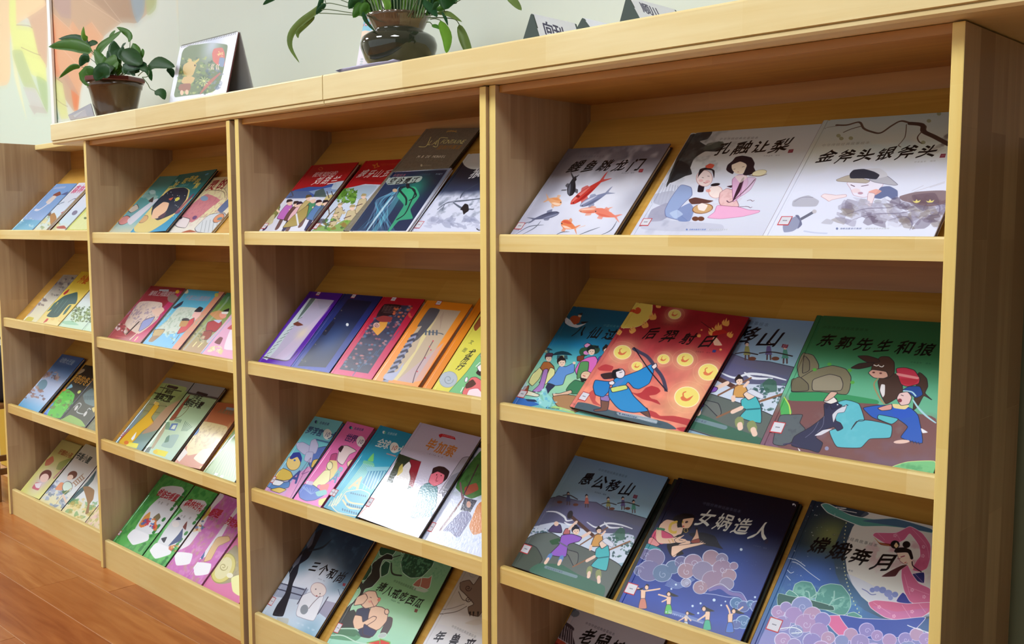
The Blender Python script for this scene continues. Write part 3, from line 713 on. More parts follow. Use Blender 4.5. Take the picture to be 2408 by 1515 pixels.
def a_kong(A):
    A.F((216, 222, 224)); A.G([(0, (196, 204, 200)), (.3, (214, 219, 216)), (.5, (224, 229, 244)), (.85, (216, 220, 236)), (1, (212, 214, 232))], .1, 60, 4); A.frame(*Z2)
    ik = (56, 62, 62)
    A.P(ik, [(-210, 290), (-20, 262), (-60, 330), (-130, 350), (-60, 390), (40, 350), (90, 380), (30, 440), (-80, 440), (-150, 480), (-190, 520), (-240, 640), (-330, 640), (-430, 760), (-400, 650), (-300, 420)])
    A.N(.6, 18, 8, (120, 128, 128), .5, .75, (-430, 270, 90, 660)); A.P((92, 104, 92), [(-60, 370), (70, 350), (85, 385), (-10, 420), (-100, 430)], a=.7)
    A.P((30, 36, 40), [(-330, 520), (-230, 560), (-200, 640), (-260, 660), (-400, 720)], a=.9)
    for i in range(8): A.L((96, 110, 140), 10, [(-480+i*22, 720+i*4), (-540+i*30, 830), (-560+i*30, 900)], a=.25)
    A.P((176, 180, 200), [(-530, 820), (-370, 790), (-350, 860), (-420, 930), (-540, 900)], a=.8); A.P((158, 158, 182), [(-560, 960), (-430, 900), (-360, 920), (-400, 1010), (-480, 1060), (-600, 1060)], a=.85)
    A.P((176, 178, 200), [(-640, 1040), (-500, 1050), (-300, 1060), (60, 1090), (60, 1150), (-400, 1150), (-650, 1130)], a=.4)
    A.N(.35, 20, 2, (140, 144, 170), .5, .8, (-650, 900, -250, 1190))
    # father in blue with the child on his lap
    A.P((150, 170, 212), [(-300, 740), (-210, 760), (-200, 830), (-270, 900), (-330, 980), (-240, 1060), (-330, 1050), (-430, 1020), (-440, 960), (-390, 860)], o=((90, 100, 150), 4))
    A.P((120, 140, 190), [(-330, 960), (-220, 900), (-180, 960), (-220, 1060), (-320, 1060)], a=.85)
    A.P((196, 214, 240), [(-400, 990), (-330, 960), (-280, 1000), (-350, 1040)], a=.7)
    A.P((30, 26, 40), [(-140, 740), (-90, 738), (-100, 800), (-150, 800)])
    A.E((246, 226, 222), -90, 680, 72, 72, -12, o=((190, 120, 120), 3)); A.P((30, 26, 34), [(-150, 680), (-130, 600), (-60, 582), (0, 610), (-4, 680), (-22, 610), (-90, 606), (-140, 660)])
    A.P((216, 92, 70), [(-80, 570), (-40, 548), (0, 560), (-20, 590), (-70, 588)]); A.E((236, 170, 170), -120, 700, 20, 12, a=.6); A.E((236, 170, 170), -60, 708, 22, 12, a=.6)
    A.L((60, 40, 46), 3, [(-112, 672), (-95, 676)]); A.L((60, 40, 46), 3, [(-62, 660), (-44, 662)]); A.L((180, 60, 60), 4, [(-98, 716), (-76, 722), (-60, 714)])
    A.E((248, 230, 224), 10, 800, 62, 56, 0, o=((200, 130, 130), 3)); A.E((30, 26, 34), 8, 736, 42, 13, -8); A.E((236, 130, 110), -55, 790, 22, 14, a=.6)
    A.P((96, 60, 56), [(-230, 870), (-170, 850), (-60, 872), (-10, 880), (-60, 900), (-200, 910)]); A.E((208, 168, 120), -105, 950, 90, 42, -8, o=((140, 90, 60), 6)); A.P((244, 232, 226), [(-150, 920), (-110, 900), (-60, 920), (-90, 970), (-140, 960)])
    for x in (-170, -120): A.E((110, 66, 50), x, 1040, 30, 20)
    # mother
    A.P((240, 178, 214), [(-60, 1030), (0, 980), (30, 920), (200, 930), (300, 960), (400, 966), (390, 985), (250, 1020), (60, 1040)], o=((180, 90, 140), 3))
    A.P((236, 196, 196), [(40, 880), (50, 810), (110, 770), (170, 790), (190, 860), (215, 930), (60, 920)], o=((120, 60, 70), 3)); A.N(.2, 6, 3, (190, 120, 120), .5, .7, (30, 770, 215, 930))
    A.P((226, 178, 214), [(160, 690), (210, 650), (280, 650), (300, 720), (250, 820), (170, 890), (160, 800)], o=((150, 80, 120), 3))
    A.P((226, 190, 220), [(270, 680), (370, 680), (320, 780), (230, 840)], a=.7, o=((150, 90, 130), 2))
    A.P((64, 36, 52), [(240, 690), (266, 670), (230, 790), (160, 890), (190, 800)]); A.L((90, 50, 70), 7, [(110, 880), (150, 888), (280, 780), (360, 690)])
    A.P((64, 36, 52), [(110, 752), (158, 742), (150, 764)])
    A.P((40, 30, 40), [(105, 600), (118, 560), (160, 525), (190, 490), (250, 478), (330, 495), (358, 545), (350, 580), (366, 620), (320, 648), (262, 650), (200, 560), (165, 640), (120, 620)])
    A.E((243, 225, 200), 222, 580, 70, 62, 14); A.P((40, 30, 40), [(150, 560), (190, 520), (260, 520), (300, 570), (290, 620), (255, 648), (290, 560), (230, 530)])
    A.L((90, 60, 50), 4, [(168, 600), (186, 596)]); A.L((90, 60, 50), 4, [(246, 580), (268, 574)]); A.L((170, 60, 60), 4, [(206, 622), (216, 624)])
    A.P((250, 238, 226), [(180, 660), (250, 650), (300, 664), (230, 720)], a=.7); A.E((238, 230, 190), 400, 632, 66, 26, -12, o=((150, 140, 90), 3)); A.L((120, 90, 70), 6, [(310, 655), (400, 660), (465, 642)])
    for q in ([(290, 880), (320, 872), (340, 884), (356, 876)], [(210, 935), (290, 930), (320, 942), (336, 934)]): A.L((90, 60, 80), 4, q)
    A.T(SER_A, 60, 330, 375, 318, (110, 112, 112), .82, a=.75)
    A.T('孔融让梨', 85, 420, 590, 392, (16, 16, 18), .84, 'b')
    A.Q((128, 44, 60), [(664, 424), (706, 420), (696, 450), (652, 454)]); A.T('印', 679, 437, 680, 437, (210, 160, 165), 22)
    A.T(AUTH, 446, 480, 574, 474, (120, 120, 124), .8, a=.7)
    publisher(A, -246, 1136, 120, 1136, (80, 110, 180))
book(3, 1, .0125, .009, 'pale picture book of a woman in pink robes, middle of the nearest top shelf', a_kong, tl=(1625.7,313.4), top=(1932,292), w=.30, edge=(206, 206, 214), sticker=(1519, 523, 0.020, 0.019, 0))
def a_jin(A):
    A.G([(0, (176, 192, 188)), (.3, (204, 208, 192)), (.5, (224, 228, 244)), (1, (226, 230, 250))], .15, 60, 7); A.frame(*Z2)
    A.N(.5, 40, 12, (148, 182, 196), .5, .8, (1200, 100, 2100, 420))
    br = (92, 74, 62)
    A.L(br, 16, [(1085, 205), (1180, 205), (1290, 180), (1330, 235), (1400, 265), (1480, 275), (1580, 210), (1660, 170), (1740, 185), (1870, 210), (1880, 260), (1960, 310), (2060, 370)])
    A.L((70, 54, 48), 34, [(1740, 190), (1850, 205), (1860, 260), (1960, 310), (2090, 380)]); A.L(br, 8, [(1150, 270), (1220, 240), (1310, 215)]); A.L(br, 5, [(980, 230), (1080, 215), (1200, 200)], a=.6)
    A.L(br, 6, [(1710, 200), (1700, 300), (1670, 350), (1640, 385), (1660, 400)]); A.L(br, 9, [(1850, 260), (1810, 310), (1820, 350), (1850, 370)])
    A.N(.5, 14, 14, (70, 50, 44), .55, .75, (1880, 250, 2120, 430))
    for x, y in ((1105, 300), (1130, 325), (1215, 322), (1910, 168), (2000, 105), (1860, 360)): A.E((134, 136, 92), x, y, 20, 16, a=.7)
    A.T(SER_A, 975, 386, 1365, 362, (140, 142, 130), .82, a=.75)
    A.T('金斧头银斧头', 1000, 490, 1900, 442, (14, 14, 16), .84, 'b')
    A.Q((128, 44, 60), [(2018, 462), (2062, 460), (2052, 494), (2004, 496)]); A.T('印', 2034, 478, 2035, 478, (210, 160, 165), 24)
    A.T(AUTH, 1790, 534, 1960, 524, (140, 136, 130), .8, a=.6)
    # boy in a wide hat
    A.P((236, 232, 246), [(1180, 720), (1210, 770), (1240, 830), (1330, 850), (1430, 820), (1500, 740), (1480, 700), (1250, 700)], o=((190, 150, 170), 3))
    A.P((186, 186, 196), [(1440, 640), (1540, 660), (1632, 735), (1590, 742), (1430, 715), (1380, 690)], o=((90, 86, 110), 3)); A.P((190, 180, 166), [(1090, 690), (1210, 650), (1380, 700), (1350, 722), (1220, 715), (1100, 706)], o=((110, 96, 90), 3))
    A.P((214, 214, 222), [(1340, 600), (1470, 590), (1530, 630), (1540, 660), (1440, 680)]); A.P((52, 56, 70), [(1205, 640), (1240, 605), (1330, 596), (1420, 620), (1470, 650), (1440, 688), (1340, 680), (1215, 680)])
    A.L((80, 50, 70), 6, [(1215, 738), (1248, 752)]); A.L((80, 50, 70), 6, [(1310, 750), (1370, 740)]); A.E((190, 150, 170), 1300, 812, 24, 11); A.E((240, 206, 206), 1260, 790, 40, 20, a=.5)
    A.P((106, 118, 158), [(1480, 760), (1560, 750), (1630, 790), (1630, 860), (1590, 870), (1540, 840), (1480, 862), (1420, 850)]); A.P((236, 170, 156), [(1370, 800), (1440, 775), (1490, 795), (1430, 830)], a=.9)
    A.P((240, 224, 230), [(1370, 810), (1430, 820), (1400, 920), (1400, 950), (1300, 950), (1330, 910), (1360, 880)], o=((180, 140, 160), 3))
    A.P((242, 226, 230), [(950, 840), (980, 818), (1080, 830), (1170, 825), (1170, 845), (1050, 870), (1020, 885), (990, 865)], o=((190, 140, 150), 3))
    for x, y in ((1330, 880), (1455, 888)): A.E((186, 188, 200), x, y, 34, 18)
    # rocks, cloth and axe head
    rk = [(118, 108, 130), (150, 146, 170), (186, 186, 206), (96, 84, 104), (206, 206, 224), (140, 128, 120)]
    blotch(A, rk, 1120, 900, 2060, 1100, 60, 60, 5, .45, 1.6); blotch(A, rk, 1620, 860, 2080, 1050, 40, 50, 8, .5, 1.4)
    A.P((120, 96, 100), [(1650, 840), (1800, 800), (2060, 790), (2060, 900), (1900, 930), (1680, 880)], a=.8); A.P((96, 76, 90), [(1760, 830), (1960, 810), (2000, 900), (1800, 900)], a=.5)
    for x in (1800, 1920): A.P((226, 214, 130), [(x-36, 880), (x-20, 895), (x, 900), (x+24, 892), (x+38, 872), (x+12, 882), (x, 866), (x-12, 884)])
    for q in ([(1180, 1000), (1350, 950), (1560, 940), (1700, 890)], [(1230, 1050), (1400, 1000), (1650, 990), (1800, 960)], [(1860, 960), (1900, 900), (2000, 920), (1990, 1000), (1900, 1010)], [(1560, 1050), (1700, 1020), (1760, 1080), (1740, 1140)]): A.L((96, 88, 118), 9, q, a=.6, taper=.6)
    A.P((176, 176, 190), [(700, 880), (760, 850), (840, 832), (930, 880), (900, 930), (700, 930)], a=.8); A.L((130, 126, 150), 4, [(710, 890), (780, 850), (880, 850)])
    A.L((108, 112, 130), 30, [(740, 1060), (830, 1010), (890, 975)]); A.E((200, 196, 204), 890, 975, 20, 18); A.P((150, 156, 184), [(610, 1100), (680, 1040), (750, 1010), (780, 1090), (700, 1150), (620, 1160)]); A.P((110, 116, 146), [(720, 1010), (760, 1060), (740, 1130), (780, 1090), (750, 1010)])
    A.P((190, 190, 204), [(950, 1080), (1000, 1040), (1060, 1060), (1040, 1090)], a=.8); A.L((176, 186, 216), 14, [(800, 1150), (900, 1165), (1000, 1170)], a=.5)
    for q in ([(1760, 790), (1860, 745)], [(1780, 800), (2050, 710)], [(1920, 760), (2050, 720)]): A.L((190, 186, 196), 6, q, a=.6)
    publisher(A, 1092, 1128, 1560, 1126, (90, 104, 150))
book(3, 1, .024, .009, 'pale picture book of a boy in a wide hat, ending the nearest top shelf', a_jin, tl=(1937.5,283.6), top=(2232,264), w=.30, edge=(150, 140, 146), sticker=(1846, 520, 0.020, 0.020, 0))
# ------------------------------------------------------------------ second row
def a_baxian(A):
    A.G([(0, (22, 92, 124)), (.2, (24, 100, 130)), (.38, (30, 132, 178)), (.55, (110, 196, 190)), (.7, (170, 218, 170)), (1, (120, 200, 190))], .08, 50, 3); A.frame(*Z3)
    A.P((40, 34, 40), [(780, 215), (800, 200), (815, 290), (800, 320), (780, 290)]); A.P((226, 234, 242), [(795, 250), (830, 270), (900, 320), (980, 305), (900, 345), (830, 330), (790, 300)]); A.P((30, 26, 30), [(930, 292), (1000, 290), (950, 310)])
    A.P((176, 84, 48), [(830, 260), (870, 235), (930, 250), (915, 300), (870, 315)]); A.E((226, 190, 160), 922, 238, 16, 13); A.P((50, 40, 40), [(905, 225), (945, 212), (940, 232)])
    A.T(SER_B, 1145, 322, 1400, 350, (120, 170, 180), .85, a=.8)
    A.T('八仙过海', 922, 380, 1330, 424, (12, 20, 24), .72, 'b')
    for x, y, s in ((620, 545, 60), (765, 590, 90)):
        A.P((24, 60, 74), [(x-s, y), (x-s*.6, y-s*.3), (x, y-s*.42), (x+s*.6, y-s*.3), (x+s, y), (x, y-s*.06)]); A.Q((50, 90, 100), [(x-s*.5, y), (x+s*.5, y), (x+s*.55, y+s*.4), (x-s*.55, y+s*.4)]); A.Q((230, 220, 150), [(x-s*.2, y), (x+s*.2, y), (x+s*.2, y+s*.35), (x-s*.2, y+s*.35)], a=.6)
    o = ((30, 26, 34), 4)
    # woman with lotus basket
    A.E((46, 92, 60), 960, 560, 44, 40); A.P((226, 150, 196), [(960, 500), (990, 480), (1024, 498), (1000, 520), (970, 520)], o=o); A.E((220, 140, 200), 980, 568, 26, 18); A.E((46, 80, 60), 1040, 540, 60, 42)
    A.P((120, 60, 40), [(900, 600), (960, 590), (950, 640), (900, 640)], o=o)
    A.P((222, 110, 190), [(990, 610), (1060, 600), (1090, 660), (1050, 740), (960, 760), (900, 770), (880, 720), (920, 650)], o=o); A.P((90, 150, 90), [(930, 650), (1000, 650), (990, 740), (900, 800), (900, 740)], o=o)
    face(A, 1026, 556, 34, hair=(20, 34, 40)); A.P((20, 34, 40), [(1040, 510), (1090, 505), (1080, 530)])
    A.P((90, 70, 170), [(1090, 610), (1160, 590), (1160, 760), (1060, 740)], o=o); face(A, 1160, 545, 30)
    # scholar with tablets
    A.P((184, 110, 60), [(570, 700), (600, 650), (650, 650), (690, 690), (690, 730), (560, 730)], o=o); A.P((232, 232, 160), [(560, 700), (500, 760), (465, 830), (500, 862), (560, 800), (590, 730)], o=o); A.P((232, 232, 160), [(660, 700), (700, 720), (690, 800), (600, 856), (560, 830), (620, 780)], o=o)
    A.P((176, 130, 200), [(600, 720), (640, 720), (600, 880), (560, 916), (500, 910), (560, 850)], o=o); A.P((230, 226, 200), [(450, 900), (560, 940), (540, 960), (430, 940)], o=o); A.P((150, 80, 50), [(430, 870), (470, 860), (450, 930), (400, 930)], o=o)
    face(A, 645, 615, 30, ry=1.3, bun=False); A.P((90, 50, 70), [(618, 600), (624, 572), (680, 572), (676, 600)], o=o)
    # swordsman in blue
    A.P((100, 150, 214), [(740, 690), (800, 690), (870, 660), (870, 740), (800, 770), (770, 850), (700, 860), (630, 840), (690, 770)], o=o); A.P((40, 46, 80), [(640, 840), (700, 860), (660, 900), (620, 950), (610, 900)], o=o)
    face(A, 762, 656, 36); A.E((236, 206, 180), 872, 658, 14, 12)
    # bearded man in green
    A.P((60, 130, 90), [(830, 850), (880, 810), (960, 830), (1010, 830), (980, 900), (960, 930), (860, 935), (800, 900)], o=o); A.P((230, 190, 160), [(680, 930), (740, 930), (840, 900), (850, 925), (740, 965), (690, 960)], o=o)
    A.E((240, 206, 176), 980, 775, 50, 44, 0, o=o); A.P((30, 26, 30), [(925, 790), (985, 800), (1035, 795), (1020, 830), (980, 818), (940, 830)]); A.L((196, 60, 60), 6, [(950, 770), (970, 776)]); A.P((226, 190, 150), [(935, 760), (980, 735), (1030, 755), (1030, 765)], a=.8)
    # water and gourd
    A.P((176, 132, 92), [(680, 960), (800, 940), (930, 960), (1000, 1020), (880, 1100), (720, 1040)], o=o); A.P((150, 220, 220), [(600, 1000), (580, 900), (620, 880), (640, 940), (680, 980), (660, 1040), (620, 1060), (560, 1030), (500, 1040), (470, 980), (560, 960)], a=.9)
    blotch(A, [(200, 240, 240), (90, 180, 220)], 480, 900, 720, 1060, 26, 16, 4, .6); A.P((50, 110, 190), [(300, 1010), (360, 960), (480, 990), (560, 1030), (440, 1050), (330, 1030)]); A.P((30, 50, 90), [(440, 980), (520, 985), (540, 1005), (460, 1000)])
    A.P((180, 220, 130), [(700, 1040), (780, 1060), (860, 1085), (880, 1110), (760, 1080), (660, 1060)]); A.P((200, 214, 240), [(390, 850), (440, 800), (450, 870), (400, 920)], a=.6)
    publisher(A, 625, 1056, 870, 1084, (30, 60, 110))
book(3, 2, .010, .008, 'teal picture book with robed immortals on a shore, partly under the red sun book', a_baxian, tl=(1330,719.6), top=(1480,735), w=.30, edge=(18, 70, 96), sticker=(1217, 925, 0.020, 0.019, 0))
def a_houyi(A):
    A.G([(0, (150, 32, 44)), (.3, (166, 44, 54)), (.5, (200, 90, 90)), (.75, (230, 130, 110)), (.9, (236, 150, 120)), (1, (226, 120, 110))], .12, 60, 5); A.frame(*Z3)
    A.N(.12, 20, 7)
    A.P((236, 212, 100), [(1425, 100), (1566, 120), (1566, 190), (1540, 260), (1470, 320), (1390, 345), (1290, 345), (1290, 250), (1350, 200)]); A.L((240, 230, 160), 5, [(1566, 120), (1566, 190), (1540, 260), (1470, 320), (1390, 345), (1290, 345)]); A.L((216, 84, 48), 26, [(1360, 196), (1400, 192), (1440, 210), (1452, 188), (1430, 172)])
    for x, y, s, r in ((1625, 170, 42, 0), (1580, 275, 60, -10), (1515, 345, 55, -20), (1410, 385, 55, -40), (1290, 395, 45, -50), (2220, 330, 60, 10), (2120, 400, 60, -40), (2160, 370, 60, 0), (2250, 430, 50, 30), (1985, 430, 30, 0), (2007, 372, 16, 0), (2175, 530, 20, 180)): flame(A, x, y, s, rot=r)
    for x, y, rx, ry in ((1767, 225, 58, 44), (1302, 563, 80, 64), (1432, 686, 50, 40), (1667, 624, 55, 44), (1860, 628, 75, 60), (2066, 740, 90, 76), (1876, 962, 114, 94)):
        A.glow((250, 214, 150), x, y, rx*1.35, .75); A.E((252, 240, 190), x, y, rx, ry); A.E((244, 224, 120), x, y, rx*.93, ry*.93)
        A.P((226, 118, 74), [(x-rx*.5, y+ry*.05), (x-rx*.3, y-ry*.1), (x, y+ry*.15), (x+rx*.5, y-ry*.15), (x+rx*.2, y+ry*.3), (x-rx*.1, y+ry*.4), (x-rx*.4, y+ry*.3)]); A.L((226, 118, 74), rx*.09, [(x-rx*.25, y+ry*.1), (x-rx*.3, y-ry*.35), (x-rx*.1, y-ry*.5)])
        A.L((250, 200, 160), 2, [(x+rx*1.5*math.cos(t), y+ry*1.5*math.sin(t)) for t in np.linspace(0, 6.28, 20)], a=.35)
    A.P((190, 44, 40), [(2110, 380), (2200, 360), (2236, 390), (2150, 410), (2140, 470), (2190, 510), (2120, 500), (2100, 430)]); A.P((250, 226, 190), [(2130, 420), (2190, 500), (2120, 500), (2105, 440)], a=.8); A.L((60, 20, 30), 4, [(2000, 290), (2110, 370)])
    dk = (176, 40, 52)
    A.P(dk, [(1430, 930), (1470, 920), (1510, 880), (1560, 862), (1620, 880), (1640, 910), (1600, 940), (1540, 950), (1560, 975), (1610, 990), (1640, 1030), (1560, 1000), (1480, 980), (1380, 920)], a=.85); A.P(dk, [(1540, 1080), (1600, 1100), (1640, 1130), (1760, 1130), (1900, 1160), (1960, 1200), (1930, 1240), (1860, 1210), (1740, 1180), (1600, 1150), (1530, 1120)], a=.8)
    A.P(dk, [(1080, 700), (1150, 670), (1220, 690), (1200, 730), (1100, 725)], a=.7); A.P(dk, [(1000, 930), (1080, 880), (1060, 990), (1110, 1040), (1040, 1020)], a=.6); A.P(dk, [(1780, 1240), (1860, 1230), (1960, 1260), (1900, 1300)], a=.8)
    A.P((70, 92, 104), [(900, 1010), (1000, 1020), (1200, 1080), (1500, 1140), (1700, 1190), (1780, 1250), (1500, 1230), (1100, 1150), (870, 1100)]); A.N(.5, 14, 3, (40, 60, 80), .5, .7, (870, 1010, 1780, 1250))
    o = ((26, 24, 60), 5)
    A.P((120, 80, 66), [(1110, 980), (1180, 985), (1165, 1080), (1060, 1090), (1045, 1075), (1110, 1060)], o=o); A.P((110, 72, 60), [(1430, 1070), (1520, 1060), (1550, 1150), (1480, 1110)], o=o); A.P((150, 120, 180), [(1110, 950), (1190, 950), (1180, 1000), (1110, 990)], o=o)
    A.P((38, 140, 204), [(1190, 880), (1340, 860), (1400, 950), (1480, 1030), (1530, 1085), (1400, 1100), (1290, 1080), (1240, 1040), (1180, 960)], o=o); A.P((32, 130, 200), [(1140, 820), (1060, 812), (1040, 870), (1060, 940), (1130, 960), (1180, 910), (1190, 860), (1240, 830)], o=o)
    A.P((36, 138, 206), [(1230, 800), (1330, 770), (1440, 730), (1560, 670), (1580, 730), (1540, 840), (1450, 890), (1400, 880), (1350, 830), (1300, 900), (1210, 900)], o=o); A.P((206, 220, 120), [(1200, 880), (1330, 855), (1345, 890), (1215, 920)], o=o); A.P((90, 130, 200), [(1225, 850), (1290, 800), (1330, 800), (1260, 870)], a=.8)
    A.P((238, 232, 236), [(1180, 830), (1215, 815), (1235, 835), (1215, 855), (1185, 850)], o=o); A.P((60, 40, 40), [(1110, 760), (1210, 745), (1230, 790), (1140, 800)], o=o)
    A.E((236, 226, 232), 1280, 752, 44, 44, 0, o=o); A.P((24, 22, 30), [(1205, 770), (1215, 725), (1260, 712), (1300, 720), (1245, 740), (1250, 790), (1225, 800)]); A.L(INK, 5, [(1275, 745), (1300, 738)])
    A.L((70, 66, 90), 26, [(1400, 530), (1450, 560), (1520, 600), (1570, 660), (1600, 710), (1640, 760), (1670, 820), (1690, 900)]); A.L((24, 22, 40), 8, [(1405, 520), (1540, 720), (1700, 912)]); A.P((238, 220, 214), [(1560, 690), (1600, 660), (1610, 690), (1580, 715)], o=o)
    A.T('后羿射日', 1557, 400, 2060, 470, (24, 10, 14), .66, 'b')
    A.Q((40, 60, 130), [(2108, 540), (2138, 544), (2128, 566), (2100, 562)]); A.T(AUTH, 1960, 556, 2076, 566, (90, 30, 40), .8, a=.7); A.T(SER_B, 1600, 305, 1860, 335, (130, 40, 46), .8, a=.6)
    A.P((200, 214, 224), [(1250, 1100), (1320, 1100), (1500, 1130), (1610, 1170), (1600, 1200), (1450, 1160), (1270, 1125)], a=.6); publisher(A, 1278, 1110, 1600, 1185, (40, 60, 110))
book(3, 2, .0235, .009, 'red picture book with glowing suns and an archer in blue', a_houyi, tl=(1495,712), tr=(1762,747), edge=(84, 14, 22), sticker=(1374, 933, 0.020, 0.020, -4))
def yugong(A, f, T):
    """shared picture of diggers moving a mountain; T maps the frame of the full cover to the frame given"""
    A.G([(0, (128, 164, 200)), (.2, (146, 184, 208)), (.42, (152, 190, 204)), (1, (150, 180, 200))], .08, 50, 3); A.frame(*f)
    q = lambda *p: [T(*v) for v in p]
    o = ((28, 30, 44), 4)
    A.P((96, 98, 118), q((540, 425), (620, 402), (760, 440), (900, 452), (1000, 510), (1100, 520), (1280, 575), (1240, 660), (1180, 780), (500, 640), (470, 520)), o=o, sm=False); A.P((92, 96, 124), q((480, 520), (600, 480), (760, 470), (900, 530), (1100, 600), (1240, 640), (1200, 720), (900, 700), (440, 640)))
    A.glow((120, 110, 160), *T(800, 570), 190*A_S(T), .5); A.P((214, 224, 240), q((420, 640), (600, 600), (760, 640), (900, 680), (1180, 700), (1130, 900), (700, 900), (360, 760)), a=.9)
    for l in (((525, 520), (600, 525), (660, 560), (680, 590), (740, 580)), ((660, 600), (700, 620), (760, 610)), ((830, 600), (900, 640), (980, 610), (1080, 620), (1170, 650)), ((960, 600), (1000, 640), (1100, 640))): A.L((232, 236, 244), 14*A_S(T), q(*l), taper=.6)
    blotch(A, [(60, 96, 96), (44, 76, 84), (90, 130, 124)], *T(960, 680), *T(1190, 860), 60, 13*A_S(T), 3, .8); blotch(A, [(60, 96, 96), (90, 110, 150)], *T(400, 640), *T(540, 730), 30, 11*A_S(T), 9, .7); A.P((56, 100, 80), q((1040, 680), (1080, 640), (1115, 660), (1110, 730), (1050, 740)), a=.8)
    A.P((98, 108, 104), q((330, 760), (440, 690), (560, 680), (640, 720), (760, 770), (900, 830), (1010, 880), (1090, 940), (1030, 1080), (940, 1170), (240, 910)), o=o); A.P((74, 84, 74), q((240, 910), (350, 760), (450, 790), (495, 880), (420, 970), (330, 950)), o=o); A.P((60, 108, 88), q((400, 970), (470, 910), (640, 920), (760, 990), (960, 1080), (940, 1170), (700, 1090)), a=.95)
    A.P((110, 116, 112), q((640, 800), (760, 830), (760, 900), (730, 930), (690, 850)), o=o); A.P((50, 90, 60), q((550, 740), (620, 720), (630, 760), (570, 770)))
    for x, y, c in ((690, 470, (70, 80, 120)), (828, 488, (200, 110, 96)), (990, 508, (150, 150, 90)), (1100, 505, (100, 90, 140)), (1180, 530, (80, 150, 130))): 
        X, Y = T(x, y); person(A, X, Y, 92*A_S(T), c, hair=(40, 30, 40), legs=(90, 70, 70))
    for l in (((650, 400), (700, 398), (760, 430)), ((940, 465), (990, 455), (1050, 470)), ((1060, 460), (1130, 452), (1222, 480))): A.L((50, 42, 46), 6*A_S(T), q(*l))
    for x, y in ((625, 450), (745, 470), (1018, 500), (1135, 498)): A.E((110, 66, 50), *T(x, y), 20*A_S(T), 10*A_S(T))
    A.L((86, 58, 54), 22*A_S(T), q((715, 560), (880, 705)), sm=False); A.E((50, 44, 50), *T(703, 545), 20*A_S(T), 32*A_S(T), 20)
    A.P((80, 66, 110), q((540, 670), (580, 620), (630, 620), (640, 680)), o=o); A.E((236, 200, 180), *T(600, 612), 18*A_S(T)); A.P((190, 110, 110), q((650, 690), (670, 650), (700, 650), (700, 690)), o=o)
    # man in purple, man in ochre, man in turquoise
    A.L((240, 206, 186), 22*A_S(T), q((700, 650), (750, 600)), sm=False); A.L((240, 206, 186), 24*A_S(T), q((780, 720), (850, 680)), sm=False)
    A.P((150, 100, 200), q((640, 700), (720, 690), (790, 715), (770, 745), (690, 770), (670, 860), (550, 845), (620, 770)), o=o); A.L((110, 110, 130), 9*A_S(T), q((620, 750), (690, 790)), sm=False)
    for a_, b_ in (((555, 850), (520, 905)), ((640, 865), (620, 915))): A.L((100, 140, 200), 34*A_S(T), q(a_, ((a_[0]+b_[0])/2, (a_[1]+b_[1])/2)), sm=False); A.L((240, 206, 186), 26*A_S(T), q(((a_[0]+b_[0])/2, (a_[1]+b_[1])/2), b_), sm=False)
    face(A, *T(748, 668), 28*A_S(T), hair=(30, 30, 50))
    A.P((214, 160, 90), q((890, 700), (940, 690), (950, 740), (930, 780), (860, 780)), o=o); A.L((240, 206, 186), 16*A_S(T), q((940, 700), (965, 670)), sm=False); A.L((130, 90, 70), 10*A_S(T), q((780, 770), (985, 640)), sm=False); face(A, *T(920, 664), 20*A_S(T)); A.L((240, 206, 186), 20*A_S(T), q((860, 780), (855, 805)), sm=False)
    A.L((140, 100, 76), 12*A_S(T), q((725, 935), (840, 875), (1150, 745)), sm=False); A.P((76, 184, 190), q((900, 800), (980, 760), (1000, 840), (975, 965), (860, 930), (910, 870), (890, 860)), o=o); A.L((40, 110, 120), 8*A_S(T), q((915, 870), (990, 860)), sm=False)
    A.L((240, 206, 186), 24*A_S(T), q((885, 860), (830, 890)), sm=False); A.P((240, 214, 196), q((920, 760), (950, 735), (985, 770), (940, 800)), o=o); A.P((220, 224, 236), q((945, 740), (975, 720), (1030, 760), (1020, 790), (980, 770)), o=((120, 120, 150), 3))
    for a_, b_ in (((850, 950), (842, 1010)), ((915, 975), (920, 1050))): A.L((140, 150, 100), 42*A_S(T), q(a_, ((a_[0]+b_[0])/2, (a_[1]+b_[1])/2)), sm=False); A.L((240, 206, 186), 26*A_S(T), q(((a_[0]+b_[0])/2, (a_[1]+b_[1])/2), b_), sm=False)
    A.T(SER_A, *T(925, 208), *T(1122, 258), (84, 106, 130), .85, a=.8); A.T('愚公移山', *T(828, 280), *T(1130, 358), (12, 14, 24), .84, 'b'); A.Q((110, 30, 56), q((1183, 394), (1211, 400), (1202, 424), (1174, 418))); A.T('印', *T(1192, 409), *T(1193, 409), (220, 190, 200), 20*A_S(T)); A.T(AUTH, *T(893, 376), *T(968, 394), (70, 86, 110), .85, a=.8)
    A.L((140, 156, 176), 22*A_S(T), q((520, 936), (750, 1010)), sm=False, a=.7); A.T(PUB, *T(535, 944), *T(640, 975), (80, 90, 120), .8)
def A_S(T):
    a, b = T(800, 600), T(900, 600); return math.hypot(b[0]-a[0], b[1]-a[1])/100
